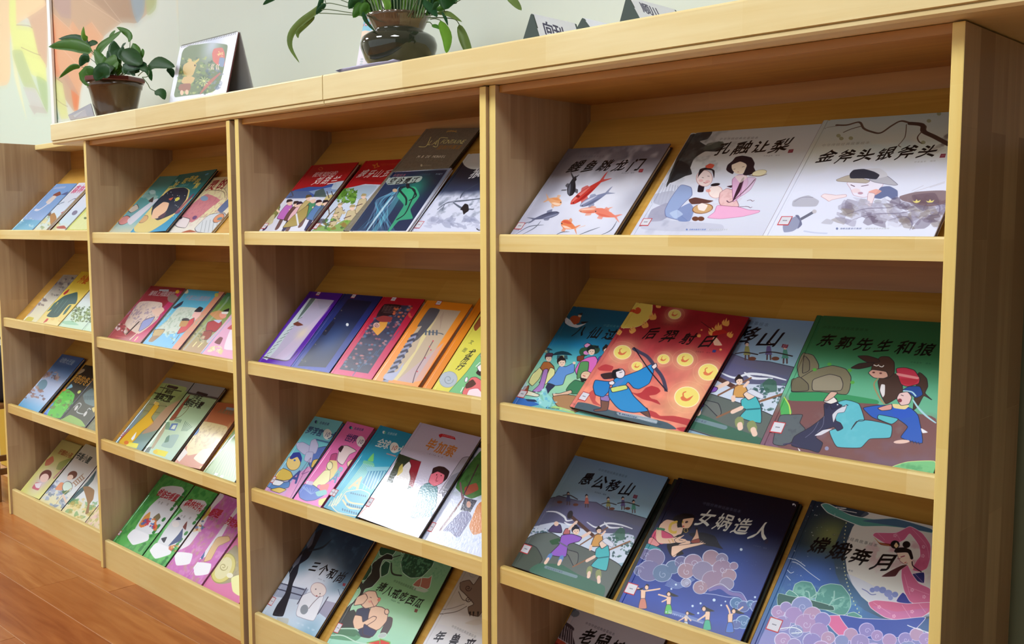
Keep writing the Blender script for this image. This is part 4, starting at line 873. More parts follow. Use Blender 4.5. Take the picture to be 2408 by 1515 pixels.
# second copy, under the red and green books: affine from the full cover frame to frame Z4
_src = np.array([(1080, 355, 1), (1192, 409, 1), (745, 520, 1), (1180, 500, 1), (905, 855, 1), (935, 1050, 1), (1150, 745, 1)]); _dst = np.array([(520, 318), (618, 352), (0, 470), (632, 455), (330, 800), (465, 1030), (650, 710)])
_aff = np.linalg.lstsq(np.column_stack([_src, _src[:, 0]*_src[:, 1]/1000.]), _dst, rcond=None)[0]
def T4(x, y):
    r = np.array([x, y, 1, x*y/1000.]) @ _aff; return (float(r[0]), float(r[1]))
book(3, 2, .010, .008, 'blue mountain digging book tucked between the red sun book and green donkey book', lambda A: yugong(A, Z4, T4), tl=(1665, 739), top=(1914,756.4), w=.275, edge=(50, 60, 70))
def a_dong(A):
    A.G([(0, (44, 100, 62)), (.25, (52, 118, 74)), (.45, (92, 170, 130)), (.62, (110, 186, 150)), (.75, (130, 90, 90)), (1, (130, 96, 120))], .05, 60, 3); A.frame(*Z4)
    o = ((34, 30, 40), 4)
    A.P((124, 84, 84), [(640, 770), (800, 755), (1000, 770), (1300, 780), (1500, 850), (1770, 900), (1770, 1330), (1400, 1250), (1000, 1180), (600, 1110), (600, 900)]); A.N(.5, 40, 6, (116, 112, 160), .45, .8, (700, 900, 1800, 1330))
    A.P((58, 150, 96), [(700, 700), (900, 700), (1100, 720), (1330, 760), (1330, 790), (1000, 770), (690, 765)]); A.P((84, 178, 96), [(640, 740), (680, 790), (700, 860), (620, 870), (615, 800)]); A.L((200, 226, 100), 8, [(645, 740), (680, 800), (690, 865)])
    for pts in ([(790, 410), (860, 430), (900, 500), (890, 570), (820, 580), (760, 600), (740, 520), (765, 440)], [(760, 600), (860, 540), (1000, 505), (1100, 530), (1140, 590), (1130, 680), (1100, 720), (900, 700), (700, 700), (720, 640)]): A.P((128, 122, 96), pts, o=o)
    A.P((150, 142, 120), [(860, 610), (980, 570), (1060, 590), (1080, 640), (1060, 690), (860, 690)], o=o); A.P((112, 106, 84), [(700, 610), (760, 590), (820, 640), (820, 690), (700, 695)], o=o); A.P((118, 112, 90), [(790, 430), (830, 470), (830, 540), (780, 560)], o=o)
    for x, y in ((870, 535), (1150, 630), (980, 495), (1130, 540)): A.E((90, 170, 70), x, y, 16, 12)
    A.P((94, 104, 110), [(610, 880), (700, 870), (780, 870), (760, 930), (800, 980), (720, 1060), (640, 1100), (560, 1080)], o=o); A.N(.3, 8, 9, (60, 66, 80), .6, .7, (560, 870, 790, 1090))
    # donkey
    A.P((76, 54, 44), [(1640, 560), (1700, 600), (1710, 660), (1690, 710), (1740, 760), (1680, 730), (1640, 800), (1600, 830)], o=o); A.P((74, 52, 44), [(1400, 560), (1480, 570), (1520, 640), (1520, 720), (1460, 760), (1400, 790), (1360, 720), (1340, 620)], o=o); A.P((232, 226, 226), [(1365, 645), (1392, 650), (1390, 720), (1375, 740), (1355, 690)])
    A.P((206, 60, 84), [(1475, 530), (1540, 520), (1610, 540), (1650, 600), (1640, 640), (1560, 660), (1510, 640)], o=o); A.P((236, 150, 150), [(1480, 560), (1640, 590), (1630, 606), (1490, 580)]); A.P((176, 36, 50), [(1500, 600), (1640, 610), (1600, 650), (1520, 640)], a=.6)
    A.P((80, 56, 46), [(1360, 440), (1420, 440), (1460, 480), (1460, 560), (1410, 600), (1330, 590), (1290, 560), (1300, 500)], o=o); A.P((70, 48, 42), [(1190, 435), (1260, 432), (1340, 455), (1350, 480), (1260, 480)], o=o); A.P((60, 44, 40), [(1140, 522), (1200, 490), (1310, 480), (1290, 510), (1200, 530)], o=o)
    A.P((222, 170, 150), [(1270, 560), (1300, 535), (1400, 550), (1415, 585), (1380, 600), (1310, 595)], o=o); A.E((110, 60, 60), 1308, 556, 10, 6); A.E((110, 60, 60), 1360, 562, 10, 6)
    A.L((236, 236, 230), 7, [(1310, 500), (1330, 508), (1345, 500)]); A.L((236, 236, 230), 7, [(1350, 508), (1370, 515), (1382, 505)]); A.L((170, 140, 100), 9, [(1340, 600), (1310, 650), (1350, 740), (1390, 790)])
    # scholar
    A.P((96, 190, 204), [(1000, 800), (1100, 760), (1200, 790), (1240, 910), (1180, 920), (1140, 980), (1200, 910), (1300, 915), (1440, 950), (1430, 1040), (1280, 1050), (1210, 1115), (1040, 1110), (1000, 1050), (980, 990), (1040, 960)], o=o); A.N(.3, 14, 8, (150, 220, 230), .5, .8, (960, 760, 1450, 1120))
    A.P((46, 96, 190), [(1230, 820), (1340, 800), (1460, 800), (1580, 820), (1640, 880), (1670, 1080), (1510, 1040), (1560, 960), (1480, 900), (1440, 940), (1300, 890)], o=o); A.P((44, 92, 196), [(1440, 830), (1580, 820), (1600, 880), (1480, 900)]); A.P((220, 160, 150), [(1340, 820), (1440, 790), (1440, 830), (1370, 840)], o=o); A.P((236, 214, 150), [(1450, 790), (1570, 800), (1540, 830), (1460, 820)])
    A.P((90, 190, 200), [(1350, 870), (1490, 900), (1440, 940), (1340, 900)], o=o); A.P((236, 200, 196), [(1480, 750), (1500, 710), (1560, 700), (1590, 740), (1570, 790), (1510, 800)], o=o); A.E((140, 60, 70), 1502, 764, 16, 14); A.L(INK, 4, [(1510, 722), (1530, 730)])
    A.P((36, 76, 150), [(1520, 690), (1570, 660), (1650, 660), (1672, 720), (1620, 745), (1560, 700)], o=o); A.L((180, 220, 230), 10, [(1530, 692), (1590, 700), (1620, 730)]); A.L((170, 214, 226), 14, [(1600, 760), (1640, 820), (1700, 880), (1768, 930)], taper=.4)
    for x in range(1530, 1660, 22): A.L((30, 50, 110), 4, [(x, 1048+(x-1530)*.2), (x+10, 1070+(x-1530)*.2)])
    A.E((236, 200, 186), 1516, 1070, 60, 14, -4); A.P((240, 240, 246), [(1660, 970), (1710, 1000), (1670, 1006)])
    # wolf
    A.P((50, 54, 84), [(940, 790), (1010, 780), (1060, 800), (1060, 830), (1000, 900), (1060, 930), (1080, 970), (1040, 990), (1010, 960), (900, 1000), (880, 1040), (930, 1080), (900, 1150), (830, 1130), (700, 1100), (720, 1030), (840, 960), (940, 880)], o=o); A.P((214, 216, 226), [(1000, 870), (1040, 830), (1110, 795), (1090, 850), (1040, 860), (1010, 930)], o=((60, 60, 80), 3)); A.P((220, 220, 230), [(870, 1025), (930, 985), (1000, 975), (920, 1020)])
    A.P((40, 44, 70), [(940, 800), (985, 785), (960, 830)]); A.P((44, 48, 78), [(985, 790), (1030, 765), (1050, 790), (1075, 800), (1050, 815), (1000, 830)], o=o); A.P((40, 44, 70), [(990, 790), (985, 750), (1015, 775)]); A.P((40, 44, 70), [(1020, 775), (1030, 745), (1045, 785)]); A.L(INK, 4, [(1060, 812), (1100, 806)]); A.E((236, 236, 240), 1040, 795, 6, 5); A.L((30, 30, 50), 5, [(1105, 795), (1118, 800)]); A.L((110, 114, 140), 4, [(900, 920), (860, 990), (800, 1040)]); A.L((110, 114, 140), 4, [(940, 880), (930, 950), (890, 1000)]); A.P((236, 230, 224), [(935, 770), (1000, 730), (1040, 770), (990, 790)], o=o); A.P((220, 180, 160), [(940, 760), (990, 700), (1040, 705), (1010, 740), (960, 770)], o=o); A.L((60, 54, 90), 10, [(640, 1090), (700, 1085), (760, 1110)]); A.P((236, 236, 240), [(745, 1115), (765, 1135), (755, 1140)])
    A.P((120, 196, 130), [(1440, 1260), (1560, 1220), (1760, 1215), (1765, 1320), (1600, 1280)], o=((220, 236, 150), 5)); A.N(.4, 8, 5, (60, 140, 90), .5, .7, (1450, 1215, 1765, 1320)); A.E((150, 160, 200), 960, 1120, 15, 15, a=.8); A.L((200, 190, 210), 8, [(1600, 1290), (1680, 1305)])
    A.T(SER_A, 945, 220, 1255, 240, (30, 74, 46), .85, a=.9); A.T('东郭先生和狼', 957, 322, 1690, 390, (12, 16, 14), .78, 'b'); A.T(AUTH, 1590, 480, 1725, 490, (34, 80, 56), .8, a=.8)
book(3, 2, .0225, .010, 'green picture book with a donkey and a scholar in blue, beside the end upright', a_dong, tl=(1922,742), top=(2207,758.6), w=.31, edge=(24, 40, 34), sticker=(1829, 1006, 0.022, 0.022, 0))
# ------------------------------------------------------------------ third row
book(3, 3, .0225, .009, 'blue mountain digging picture book on top of a small stack, third shelf down', lambda A: yugong(A, Z5, lambda x, y: (x, y)), tl=(1352,1071.4), tr=(1571.5,1123), edge=(54, 62, 60), sticker=(1226, 1288, 0.022, 0.020, 0))
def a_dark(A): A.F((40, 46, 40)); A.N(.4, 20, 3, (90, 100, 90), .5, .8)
book(3, 3, .0115, .0045, 'dark green book lying directly under the blue mountain digging book', a_dark, tl=(1362,1078), top=(1576,1133), w=.262, h=.30, edge=(44, 50, 42), res=.6)
book(3, 3, .0055, .0035, 'blue grey book lowest in the stack under the blue mountain digging book', a_dark, tl=(1366,1086), top=(1580,1140), w=.268, h=.295, edge=(60, 72, 86), res=.6)
def a_nvwa(A):
    A.G([(0, (16, 18, 34)), (.25, (20, 24, 48)), (.5, (28, 40, 88)), (.7, (34, 58, 136)), (.9, (40, 74, 170)), (1, (36, 62, 150))], .12, 60, 3); A.frame(*Z6); A.glow((40, 90, 190), 1150, 800, 260, .5)
    o = ((40, 24, 30), 3); sk = (238, 200, 172)
    A.P((12, 10, 16), [(660, 450), (740, 420), (820, 430), (835, 470), (790, 560), (720, 600), (700, 700), (740, 760), (640, 780), (600, 700), (620, 560)]); A.P((12, 12, 20), [(780, 590), (900, 580), (1000, 610), (1040, 680), (1070, 720), (1000, 700), (900, 680)], a=.8)
    A.P(sk, [(540, 510), (600, 470), (680, 490), (700, 590), (650, 620), (560, 560), (540, 640), (560, 640), (500, 660), (505, 600)], o=o); A.P((214, 84, 120), [(500, 560), (560, 560), (640, 600), (660, 640), (550, 680), (470, 620)], o=o); A.P((226, 150, 150), [(450, 630), (480, 620), (540, 680), (500, 700), (440, 680)], o=o)
    A.P((60, 140, 150), [(430, 670), (540, 710), (550, 740), (400, 720)], o=o); A.L(sk, 46, [(530, 560), (540, 640), (620, 650), (680, 640)]); A.L(sk, 34, [(660, 770), (700, 700), (780, 665)]); A.P(sk, [(640, 700), (670, 690), (760, 680), (880, 665), (920, 672), (860, 690), (740, 720), (650, 780), (635, 760)], o=o)
    A.P(sk, [(660, 640), (700, 615), (740, 605), (700, 640), (760, 655), (720, 668), (680, 665)], o=o); A.L((60, 130, 90), 18, [(520, 545), (575, 555)]); A.L((226, 190, 80), 22, [(680, 490), (635, 510), (625, 560), (660, 580), (705, 565)])
    A.P((240, 196, 160), [(720, 460), (780, 455), (828, 458), (810, 510), (780, 545), (730, 540)], o=o); A.E((60, 30, 40), 765, 492, 13, 8, -20); A.E((200, 60, 60), 738, 528, 8, 6); A.L((210, 170, 60), 9, [(740, 445), (720, 470), (735, 495), (700, 490), (690, 520), (720, 540)])
    A.P((14, 12, 20), [(700, 470), (730, 440), (800, 430), (830, 452), (800, 458), (735, 470), (715, 540), (700, 560), (685, 520)]); A.P(sk, [(690, 540), (735, 540), (720, 590), (680, 600)]); A.E((190, 160, 90), 762, 555, 20, 18, a=.0); A.L((210, 175, 80), 5, [(752, 545), (742, 565), (758, 580), (775, 568), (768, 548)]); 
    for fx, fy in ((742, 602), (757, 640), (770, 650), (778, 660)): A.L(sk, 9, [(700, 635), ((700+fx)/2, (632+fy)/2), (fx, fy)], taper=.4)
    for fx, fy in ((880, 648), (895, 652), (908, 662), (922, 672)): A.L(sk, 8, [(860, 676), (fx, fy)], taper=.4)
    A.L((206, 160, 80), 5, [(612, 640), (628, 668)]); A.L((206, 160, 80), 5, [(640, 632), (655, 662)]); A.P((226, 180, 150), [(850, 540), (865, 600), (870, 650), (800, 660), (835, 600)], o=o); A.P((150, 70, 60), [(800, 650), (870, 630), (875, 665), (810, 668)], o=o); A.E((20, 16, 20), 848, 545, 12, 10)
    A.T(SER_B, 915, 336, 1205, 402, (84, 90, 112), .85, 'm', a=.9); A.T('女娲造人', 925, 460, 1385, 572, (232, 236, 226), .9, 'b', seed=3); A.T(AUTH, 1330, 688, 1430, 712, (96, 100, 124), .85); A.P((60, 30, 50), [(1425, 640), (1450, 645), (1445, 675), (1420, 670)], a=.5)
    cl = [(112, 96, 140), (150, 120, 150), (96, 110, 160), (130, 110, 160), (80, 130, 160), (70, 120, 150)]
    cloud(A, cl, [(420, 760, 50), (500, 790, 80), (370, 900, 45), (450, 900, 95), (560, 920, 80), (650, 870, 60), (720, 830, 55)], (196, 204, 228), 4)
    cloud(A, [(150, 124, 150), (176, 136, 140), (120, 130, 170)], [(820, 830, 75), (970, 790, 70), (1060, 800, 50), (1160, 860, 34), (760, 900, 70), (900, 900, 90), (1060, 880, 80), (1120, 940, 60), (760, 1000, 40), (980, 980, 90), (880, 1040, 60), (1100, 1010, 60)], (206, 212, 232), 4)
    for i in range(7): A.L((200, 214, 236), 4, [(620-i*6, 960+i*10), (700, 1000+i*8), (800+i*6, 950+i*4)], a=.7)
    A.L((120, 110, 170), 30, [(960, 1060), (1050, 1040), (1130, 1090), (1220, 1110), (1270, 1180)]); A.L((214, 220, 240), 4, [(950, 1050), (1050, 1010), (1140, 1070), (1230, 1090), (1285, 1190)]); A.L((214, 220, 240), 4, [(900, 1090), (1000, 1100), (1100, 1120), (1200, 1130), (1260, 1200)])
    cloud(A, [(70, 130, 170), (90, 90, 160)], [(1180, 1170, 50), (1240, 1200, 50), (1300, 1180, 34), (1350, 1200, 50), (1240, 1330, 60), (1180, 1350, 40), (1300, 1330, 34)], (190, 214, 236), 4)
    def girl(x, y, s, skirt, arms, hd):
        A.P(sk, [(x-s*.12, y-s*.5), (x+s*.14, y-s*.5), (x+s*.1, y), (x-s*.12, y)], o=o); A.P(skirt, [(x-s*.14, y-s*.02), (x+s*.12, y-s*.02), (x+s*.2, y+s*.5), (x-s*.25, y+s*.5)], o=o)
        for ax, ay in arms: A.L(sk, s*.09, [(x, y-s*.45), ((x+ax)/2+s*.04, (y-s*.45+ay)/2), (ax, ay)])
        hx, hy = x+hd[0]*s, y-s*.66; A.P((20, 18, 26), [(hx-s*.16, hy), (hx, hy-s*.2), (hx+s*.14, hy-s*.1), (hx+hd[1]*s*.6, hy+s*.12), (hx+hd[1]*s*.3, hy+s*.14)]); A.E(sk, hx, hy, s*.11, s*.13, 0, o=o)
    girl(400, 1140, 150, (206, 130, 110), [(330, 1035), (540, 1052)], (.2, -1)); girl(615, 1190, 140, (90, 190, 90), [(530, 1100), (560, 1160)], (.0, 1)); girl(940, 1320, 150, (60, 176, 140), [(860, 1315), (900, 1290)], (-.2, 1)); girl(1130, 1340, 150, (60, 110, 200), [(1100, 1190), (1235, 1205)], (.2, 1)); girl(760, 1330, 110, (190, 200, 220), [(700, 1320), (800, 1320)], (.1, 1))
    for x, y, r in ((675, 1017, 9), (637, 1053, 8), (882, 1174, 9), (815, 1196, 10), (995, 1146, 13), (1055, 1190, 8), (1090, 1158, 7), (1222, 722, 12), (1338, 1122, 9), (862, 1256, 9)): A.E((206, 226, 240), x, y, r)
    r_ = random.Random(3)
    for i in range(30): A.E((150, 170, 210), r_.uniform(700, 1600), r_.uniform(300, 900), 2, a=.5)
    A.L((170, 186, 220), 26, [(620, 1240), (760, 1280), (900, 1330)], sm=False, a=.45); publisher(A, 594, 1246, 900, 1340, (210, 220, 240))
    A.P((226, 226, 230), [(1650, 340), (1665, 335), (1680, 350), (1675, 365), (1668, 345), (1655, 355)])
book(3, 3, .021, .009, 'dark blue picture book with a goddess above swirling clouds, centre of the third shelf', a_nvwa, tl=(1596,1124), tr=(1878,1181), edge=(12, 12, 22), sticker=(1480, 1384, 0.024, 0.022, 0))
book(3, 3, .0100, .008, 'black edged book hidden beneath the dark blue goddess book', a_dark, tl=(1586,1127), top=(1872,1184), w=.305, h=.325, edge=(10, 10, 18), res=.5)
def a_chang(A):
    A.G([(0, (30, 46, 66)), (.3, (36, 56, 76)), (.5, (50, 84, 140)), (.7, (60, 110, 160)), (1, (80, 90, 160))], .1, 60, 3); A.frame(*Z7)
    A.glow((150, 160, 90), 720, 560, 170, .8); A.glow((60, 110, 200), 560, 930, 200, .7)
    A.E((58, 82, 100), 1390, 760, 640, 560); A.glow((80, 140, 200), 900, 1150, 220, .6); A.E((226, 228, 220), 1420, 740, 570, 540)
    A.P((206, 214, 236), [(860, 900), (1000, 1100), (1300, 1250), (1600, 1270), (1600, 1100), (1300, 1100), (1000, 950)], a=.6)
    A.P((90, 160, 150), [(640, 290), (700, 280), (900, 380), (1100, 415), (1300, 410), (1610, 500), (1610, 540), (1400, 500), (1200, 480), (1000, 480), (860, 430), (700, 360)], o=((220, 230, 226), 8)); A.P((70, 100, 140), [(1000, 430), (1300, 415), (1600, 500), (1600, 530), (1300, 480)], a=.8); A.N(.4, 30, 5, (150, 130, 100), .5, .8, (1200, 400, 1640, 540))
    A.P((50, 66, 84), [(780, 320), (1000, 330), (1060, 370), (1000, 400), (880, 370)], a=.8); A.L((220, 226, 226), 7, [(770, 310), (860, 322), (800, 330), (950, 360)])
    for i in range(26):
        t = i/25; x = 860-115*math.sin(t*2.6)+t*190; y = 450+t*820; A.E((220, 226, 170), x, y, 5, 7)
    r_ = random.Random(8)
    for i in range(45): A.E((210, 220, 220), r_.uniform(380, 800), r_.uniform(280, 950), r_.choice([2, 3, 5]), a=.8)
    W_ = (228, 236, 240)
    for q in ([(350, 760), (420, 775), (500, 830)], [(380, 790), (440, 810), (540, 890), (630, 955)], [(340, 860), (370, 890), (400, 880)], [(330, 910), (370, 955)]): A.L(W_, 5, q)
    # trees
    for pts in ([(590, 1100), (640, 1010), (720, 985), (820, 1000), (890, 1090), (900, 1180), (860, 1250), (800, 1260), (600, 1180)], [(390, 1060), (410, 990), (470, 962), (550, 975), (590, 1040), (590, 1110), (440, 1110)], [(330, 1070), (360, 1040), (400, 1060), (440, 1100), (340, 1095)], [(870, 1250), (930, 1235), (1000, 1280), (880, 1290)]): A.P((84, 150, 140), pts, o=((196, 226, 214), 5))
    A.N(.75, 7, 3, (150, 206, 190), .5, .62, (380, 960, 900, 1270)); A.P((52, 96, 90), [(260, 1070), (360, 1090), (560, 1130), (740, 1180), (750, 1220), (640, 1210), (400, 1180), (260, 1180)], o=((196, 226, 214), 4))
    for q in ([(540, 1115), (530, 1060), (505, 1050)], [(540, 1115), (590, 1080), (600, 1060)], [(710, 1175), (750, 1110), (755, 1050)], [(730, 1140), (800, 1110), (840, 1105)]): A.L((150, 196, 186), 11, q)
    # lady in pink
    p1, p2 = (214, 110, 150), (186, 70, 110); ol = ((240, 226, 236), 5)
    A.P((50, 60, 150), [(1300, 1140), (1360, 1060), (1440, 1150), (1440, 1180)], o=ol); A.P((36, 46, 110), [(1440, 900), (1545, 885), (1545, 980), (1480, 960)], o=ol)
    A.P(p1, [(1095, 560), (1120, 535), (1300, 535), (1420, 480), (1530, 540), (1600, 640), (1600, 760), (1570, 850), (1500, 880), (1440, 860), (1480, 780), (1510, 740), (1500, 650), (1420, 545), (1370, 600), (1250, 650), (1150, 600)], o=ol)
    A.P(p1, [(1350, 840), (1400, 820), (1440, 900), (1500, 980), (1600, 1030), (1600, 1150), (1480, 1165), (1420, 1140), (1370, 1050), (1345, 930)], o=ol); A.P(p1, [(1055, 1150), (1120, 1130), (1250, 1140), (1400, 1160), (1600, 1150), (1595, 1230), (1500, 1290), (1350, 1310), (1200, 1280), (1080, 1200)], o=ol)
    A.P((200, 130, 190), [(1100, 1180), (1300, 1230), (1580, 1200), (1500, 1290), (1300, 1305), (1150, 1250)], a=.5); A.N(.3, 14, 6, p2, .55, .75, (1100, 480, 1640, 1000))
    for q in ([(1140, 540), (1200, 600)], [(1300, 540), (1340, 610)], [(1440, 500), (1560, 640), (1590, 760)], [(1420, 850), (1560, 1000)], [(1370, 900), (1420, 1080)], [(1400, 1010), (1590, 1080)], [(1100, 1150), (1250, 1250)], [(1350, 1170), (1430, 1290)], [(1500, 1160), (1560, 1240)]): A.L((244, 190, 216), 3, q, a=.8)
    for x, y in ((1540, 660), (1535, 740), (1440, 1040), (1545, 1100), (1440, 1230), (1280, 1270), (1150, 1190), (1290, 560)):
        for k in range(5): A.E((240, 190, 214), x+11*math.cos(k*1.257), y+11*math.sin(k*1.257), 6, a=.8)
    A.P((130, 40, 40), [(1100, 570), (1150, 620), (1250, 635), (1250, 655), (1160, 640)]); A.L((226, 190, 110), 4, [(1110, 580), (1160, 628), (1240, 648)])
    A.P((246, 226, 206), [(1300, 700), (1330, 690), (1420, 720), (1420, 780), (1380, 815), (1330, 780)], o=((120, 60, 60), 3)); A.E((24, 20, 26), 1290, 640, 40, 36); A.E((24, 20, 26), 1390, 640, 34, 30); A.P((24, 20, 26), [(1282, 700), (1300, 670), (1370, 665), (1430, 690), (1450, 760), (1430, 770), (1400, 710), (1300, 712)]); A.P((236, 210, 160), [(1280, 650), (1300, 620), (1320, 650), (1300, 672)])
    A.L((160, 90, 110), 7, [(1312, 764), (1335, 764)]); A.L((160, 60, 90), 9, [(1342, 750), (1372, 740)]); A.L((190, 60, 60), 6, [(1375, 800), (1388, 795)]); A.P((246, 226, 206), [(1410, 760), (1450, 790), (1450, 860), (1400, 820)])
    A.P((84, 40, 44), [(1170, 922), (1250, 870), (1350, 822), (1400, 820), (1330, 870), (1290, 920)], o=((226, 210, 214), 3)); A.L((60, 30, 50), 9, [(1440, 790), (1450, 830), (1520, 880)])
    cloud(A, [(120, 140, 200), (150, 160, 214)], [(1090, 1040, 22), (1130, 1030, 26), (1180, 1040, 30), (1230, 1070, 34), (1290, 1080, 26), (1250, 1110, 20)], (140, 150, 210), 2); A.L((110, 120, 180), 7, [(1000, 1030), (1040, 1050), (1080, 1080), (1120, 1078)])
    # skirt and clouds at the foot
    A.P((220, 110, 160), [(680, 1270), (820, 1270), (930, 1400), (800, 1440), (700, 1340)], o=ol); A.P((50, 80, 170), [(800, 1260), (1000, 1290), (1300, 1300), (1560, 1280), (1400, 1440), (1100, 1480), (900, 1400)], o=ol)
    A.P((140, 140, 200), [(200, 1300), (500, 1380), (800, 1470), (1300, 1470), (1620, 1430), (1620, 1750), (80, 1750)], a=.9)
    cl = [(200, 150, 190), (150, 140, 200), (96, 150, 200), (176, 140, 200), (214, 160, 170), (120, 120, 200)]
    cloud(A, cl, [(260, 1230, 60), (330, 1190, 50), (470, 1180, 90), (400, 1260, 80), (560, 1260, 80), (650, 1300, 70), (500, 1330, 90), (300, 1330, 70), (420, 1400, 60), (620, 1400, 80), (700, 1460, 60), (560, 1490, 80), (300, 1480, 70), (400, 1520, 60)], (224, 226, 244), 4)
    cloud(A, cl[::-1], [(1040, 1390, 66), (900, 1430, 60), (1130, 1440, 50), (820, 1490, 60), (980, 1500, 80), (1240, 1480, 60), (1380, 1470, 60), (1480, 1430, 60), (1560, 1470, 60), (1400, 1560, 80), (1100, 1580, 80), (640, 1560, 80)], (224, 210, 244), 4)
    A.L((236, 240, 244), 8, [(1400, 1350), (1450, 1370), (1600, 1420)]); A.L(W_, 9, [(280, 1380), (400, 1370), (470, 1410), (380, 1420)])
    A.T(SER_A, 752, 555, 1118, 645, (92, 96, 96), .8, a=.8); A.T('嫦娥奔月', 620, 655, 1180, 800, (12, 12, 18), .86, 'b'); A.T(AUTH, 775, 838, 910, 872, (110, 120, 140), .8)
book(3, 3, .014, .010, 'blue and pink picture book of a lady dancing before a big moon, third shelf', a_chang, tl=(1909.7,1176.8), top=(2190,1237), w=.31, edge=(22, 26, 44), sticker=(1821, 1470, 0.024, 0.024, 0))
# ------------------------------------------------------------------ bottom row
def a_rat(A):
    A.F((206, 204, 214)); A.G([(0, (196, 194, 204)), (1, (206, 204, 214))], .1); A.frame(*Z5); A.N(.2, 30, 3, (180, 178, 196), .5, .8)
    for x, y, r in ((690, 1260, 36), (740, 1285, 34), (665, 1240, 24), (720, 1250, 30)): A.E((84, 104, 120), x, y, r, r*.8, a=.7)
    A.P((70, 60, 70), [(600, 1320), (700, 1365), (735, 1400), (720, 1440), (740, 1515), (700, 1515), (560, 1430), (560, 1400)]); 
    for i in range(9): A.L((196, 190, 200), 5, [(612+i*14, 1340+i*9), (585+i*17, 1430+i*10), (570+i*20, 1500+i*10)], sm=False)
    A.P((190, 80, 60), [(550, 1450), (660, 1500), (700, 1560), (500, 1560)]); A.P((120, 40, 40), [(540, 1490), (640, 1520), (640, 1560), (500, 1560)])
    A.T(SER_A, 828, 1360, 1028, 1440, (110, 108, 122), .85); A.T('老鼠嫁女', 830, 1465, 1180, 1600, (14, 14, 18), .85, 'b')
book(3, 4, .016, .010, 'pale grey picture book with a tiled roof, only its top showing', a_rat, tl=(1330, 1412), top=(1559,1503), w=.27, edge=(60, 44, 50))
# ================================================================== bookcase with the purple, blue, red and orange books
Ya, Yb, Yc, Yd = (540, 280, 3.7625), (540, 640, 3.7625), (540, 950, 3.7625), (540, 1200, 3.7625)
OK_ = ((40, 34, 40), 3); SK = (242, 206, 184)
def redtop(A, y0, pts):
    A.P((176, 26, 34), pts, sm=False); A.N(.12, 25, 4)
def a_liu(A):
    A.F((222, 224, 238)); A.frame(*Ya)
    A.Q((60, 90, 160), [(530, 620), (940, 560), (960, 640), (700, 700), (460, 700)]); A.P((90, 110, 150), [(480, 640), (720, 640), (660, 700), (470, 700)], a=.8); A.Q((180, 200, 220), [(700, 640), (900, 600), (1000, 560), (1000, 700), (800, 700)], a=.6)
    A.Q((60, 80, 70), [(760, 640), (830, 610), (860, 690), (740, 690)], a=.8); A.P((206, 190, 130), [(860, 680), (940, 670), (900, 760), (800, 780)]); A.Q((236, 238, 246), [(640, 720), (700, 690), (560, 900), (480, 980), (420, 980)], a=.8)
    A.G_ = None
    A.P((176, 26, 34), [(690, 400), (1200, 370), (1100, 480), (1020, 550), (940, 560), (820, 600), (700, 600), (600, 622), (540, 640), (560, 560)], sm=False); A.P((190, 206, 220), [(930, 560), (1030, 545), (990, 620), (900, 620)], a=.9); A.P((130, 18, 26), [(1150, 380), (1200, 370), (1040, 540), (1000, 560)], a=.5)
    A.L((206, 110, 60), 5, [(785, 440), (805, 425), (822, 440), (805, 455), (785, 440)])
    A.T('视死如归的', 762, 492, 930, 482, (226, 214, 210), .95, 'mi'); A.T('刘胡兰', 785, 545, 930, 540, (240, 234, 228), .84, 'bi')
    for l in ([(900, 640), (930, 690), (1000, 640)], [(540, 630), (560, 680), (520, 690)], [(860, 640), (880, 700)]): A.L((70, 60, 60), 5, l)
    ppl = ((420, 745, (130, 130, 70)), (530, 740, (196, 110, 196)), (590, 755, (110, 70, 70)), (620, 760, (236, 190, 200)), (700, 700, (200, 180, 120)), (735, 720, (80, 150, 110)), (790, 745, (90, 130, 180)), (850, 745, (90, 110, 130)))
    for i, (x, y, c) in enumerate(ppl):
        A.L((46, 48, 90) if i % 2 == 0 else (110, 80, 80), 34, [(x-60, y+130), (x-110, y+225)]); A.P(c, [(x-30, y+22), (x+25, y+18), (x+10, y+90), (x-40, y+150), (x-110, y+140), (x-80, y+80)], o=OK_)
        A.L(SK, 12, [(x, y+60), (x+30, y+90)]); A.E(SK, x, y, 26, 26); A.P([(120, 110, 60), (40, 30, 40), (50, 40, 40), (40, 30, 60), (100, 84, 50), (236, 230, 230), (50, 30, 40), (40, 30, 40)][i], [(x-28, y), (x-20, y-26), (x+14, y-30), (x+30, y-14), (x, y-8)])
    A.P((176, 156, 90), [(640, 800), (700, 760), (680, 860), (600, 940), (470, 960), (560, 860)], o=OK_); A.L((226, 230, 240), 12, [(590, 840), (606, 935)], sm=False)
    A.P((206, 196, 150), [(330, 880), (400, 840), (380, 920), (320, 950)], a=.9)
book(2, 1, .018, .011, 'red topped picture book with a crowd, first on the left of its shelf', a_liu, tl=(732.7,389.5), tr=(849.6,381.5), w=.222, edge=(96, 12, 22), sticker=(612, 532, .018, .02, 0))
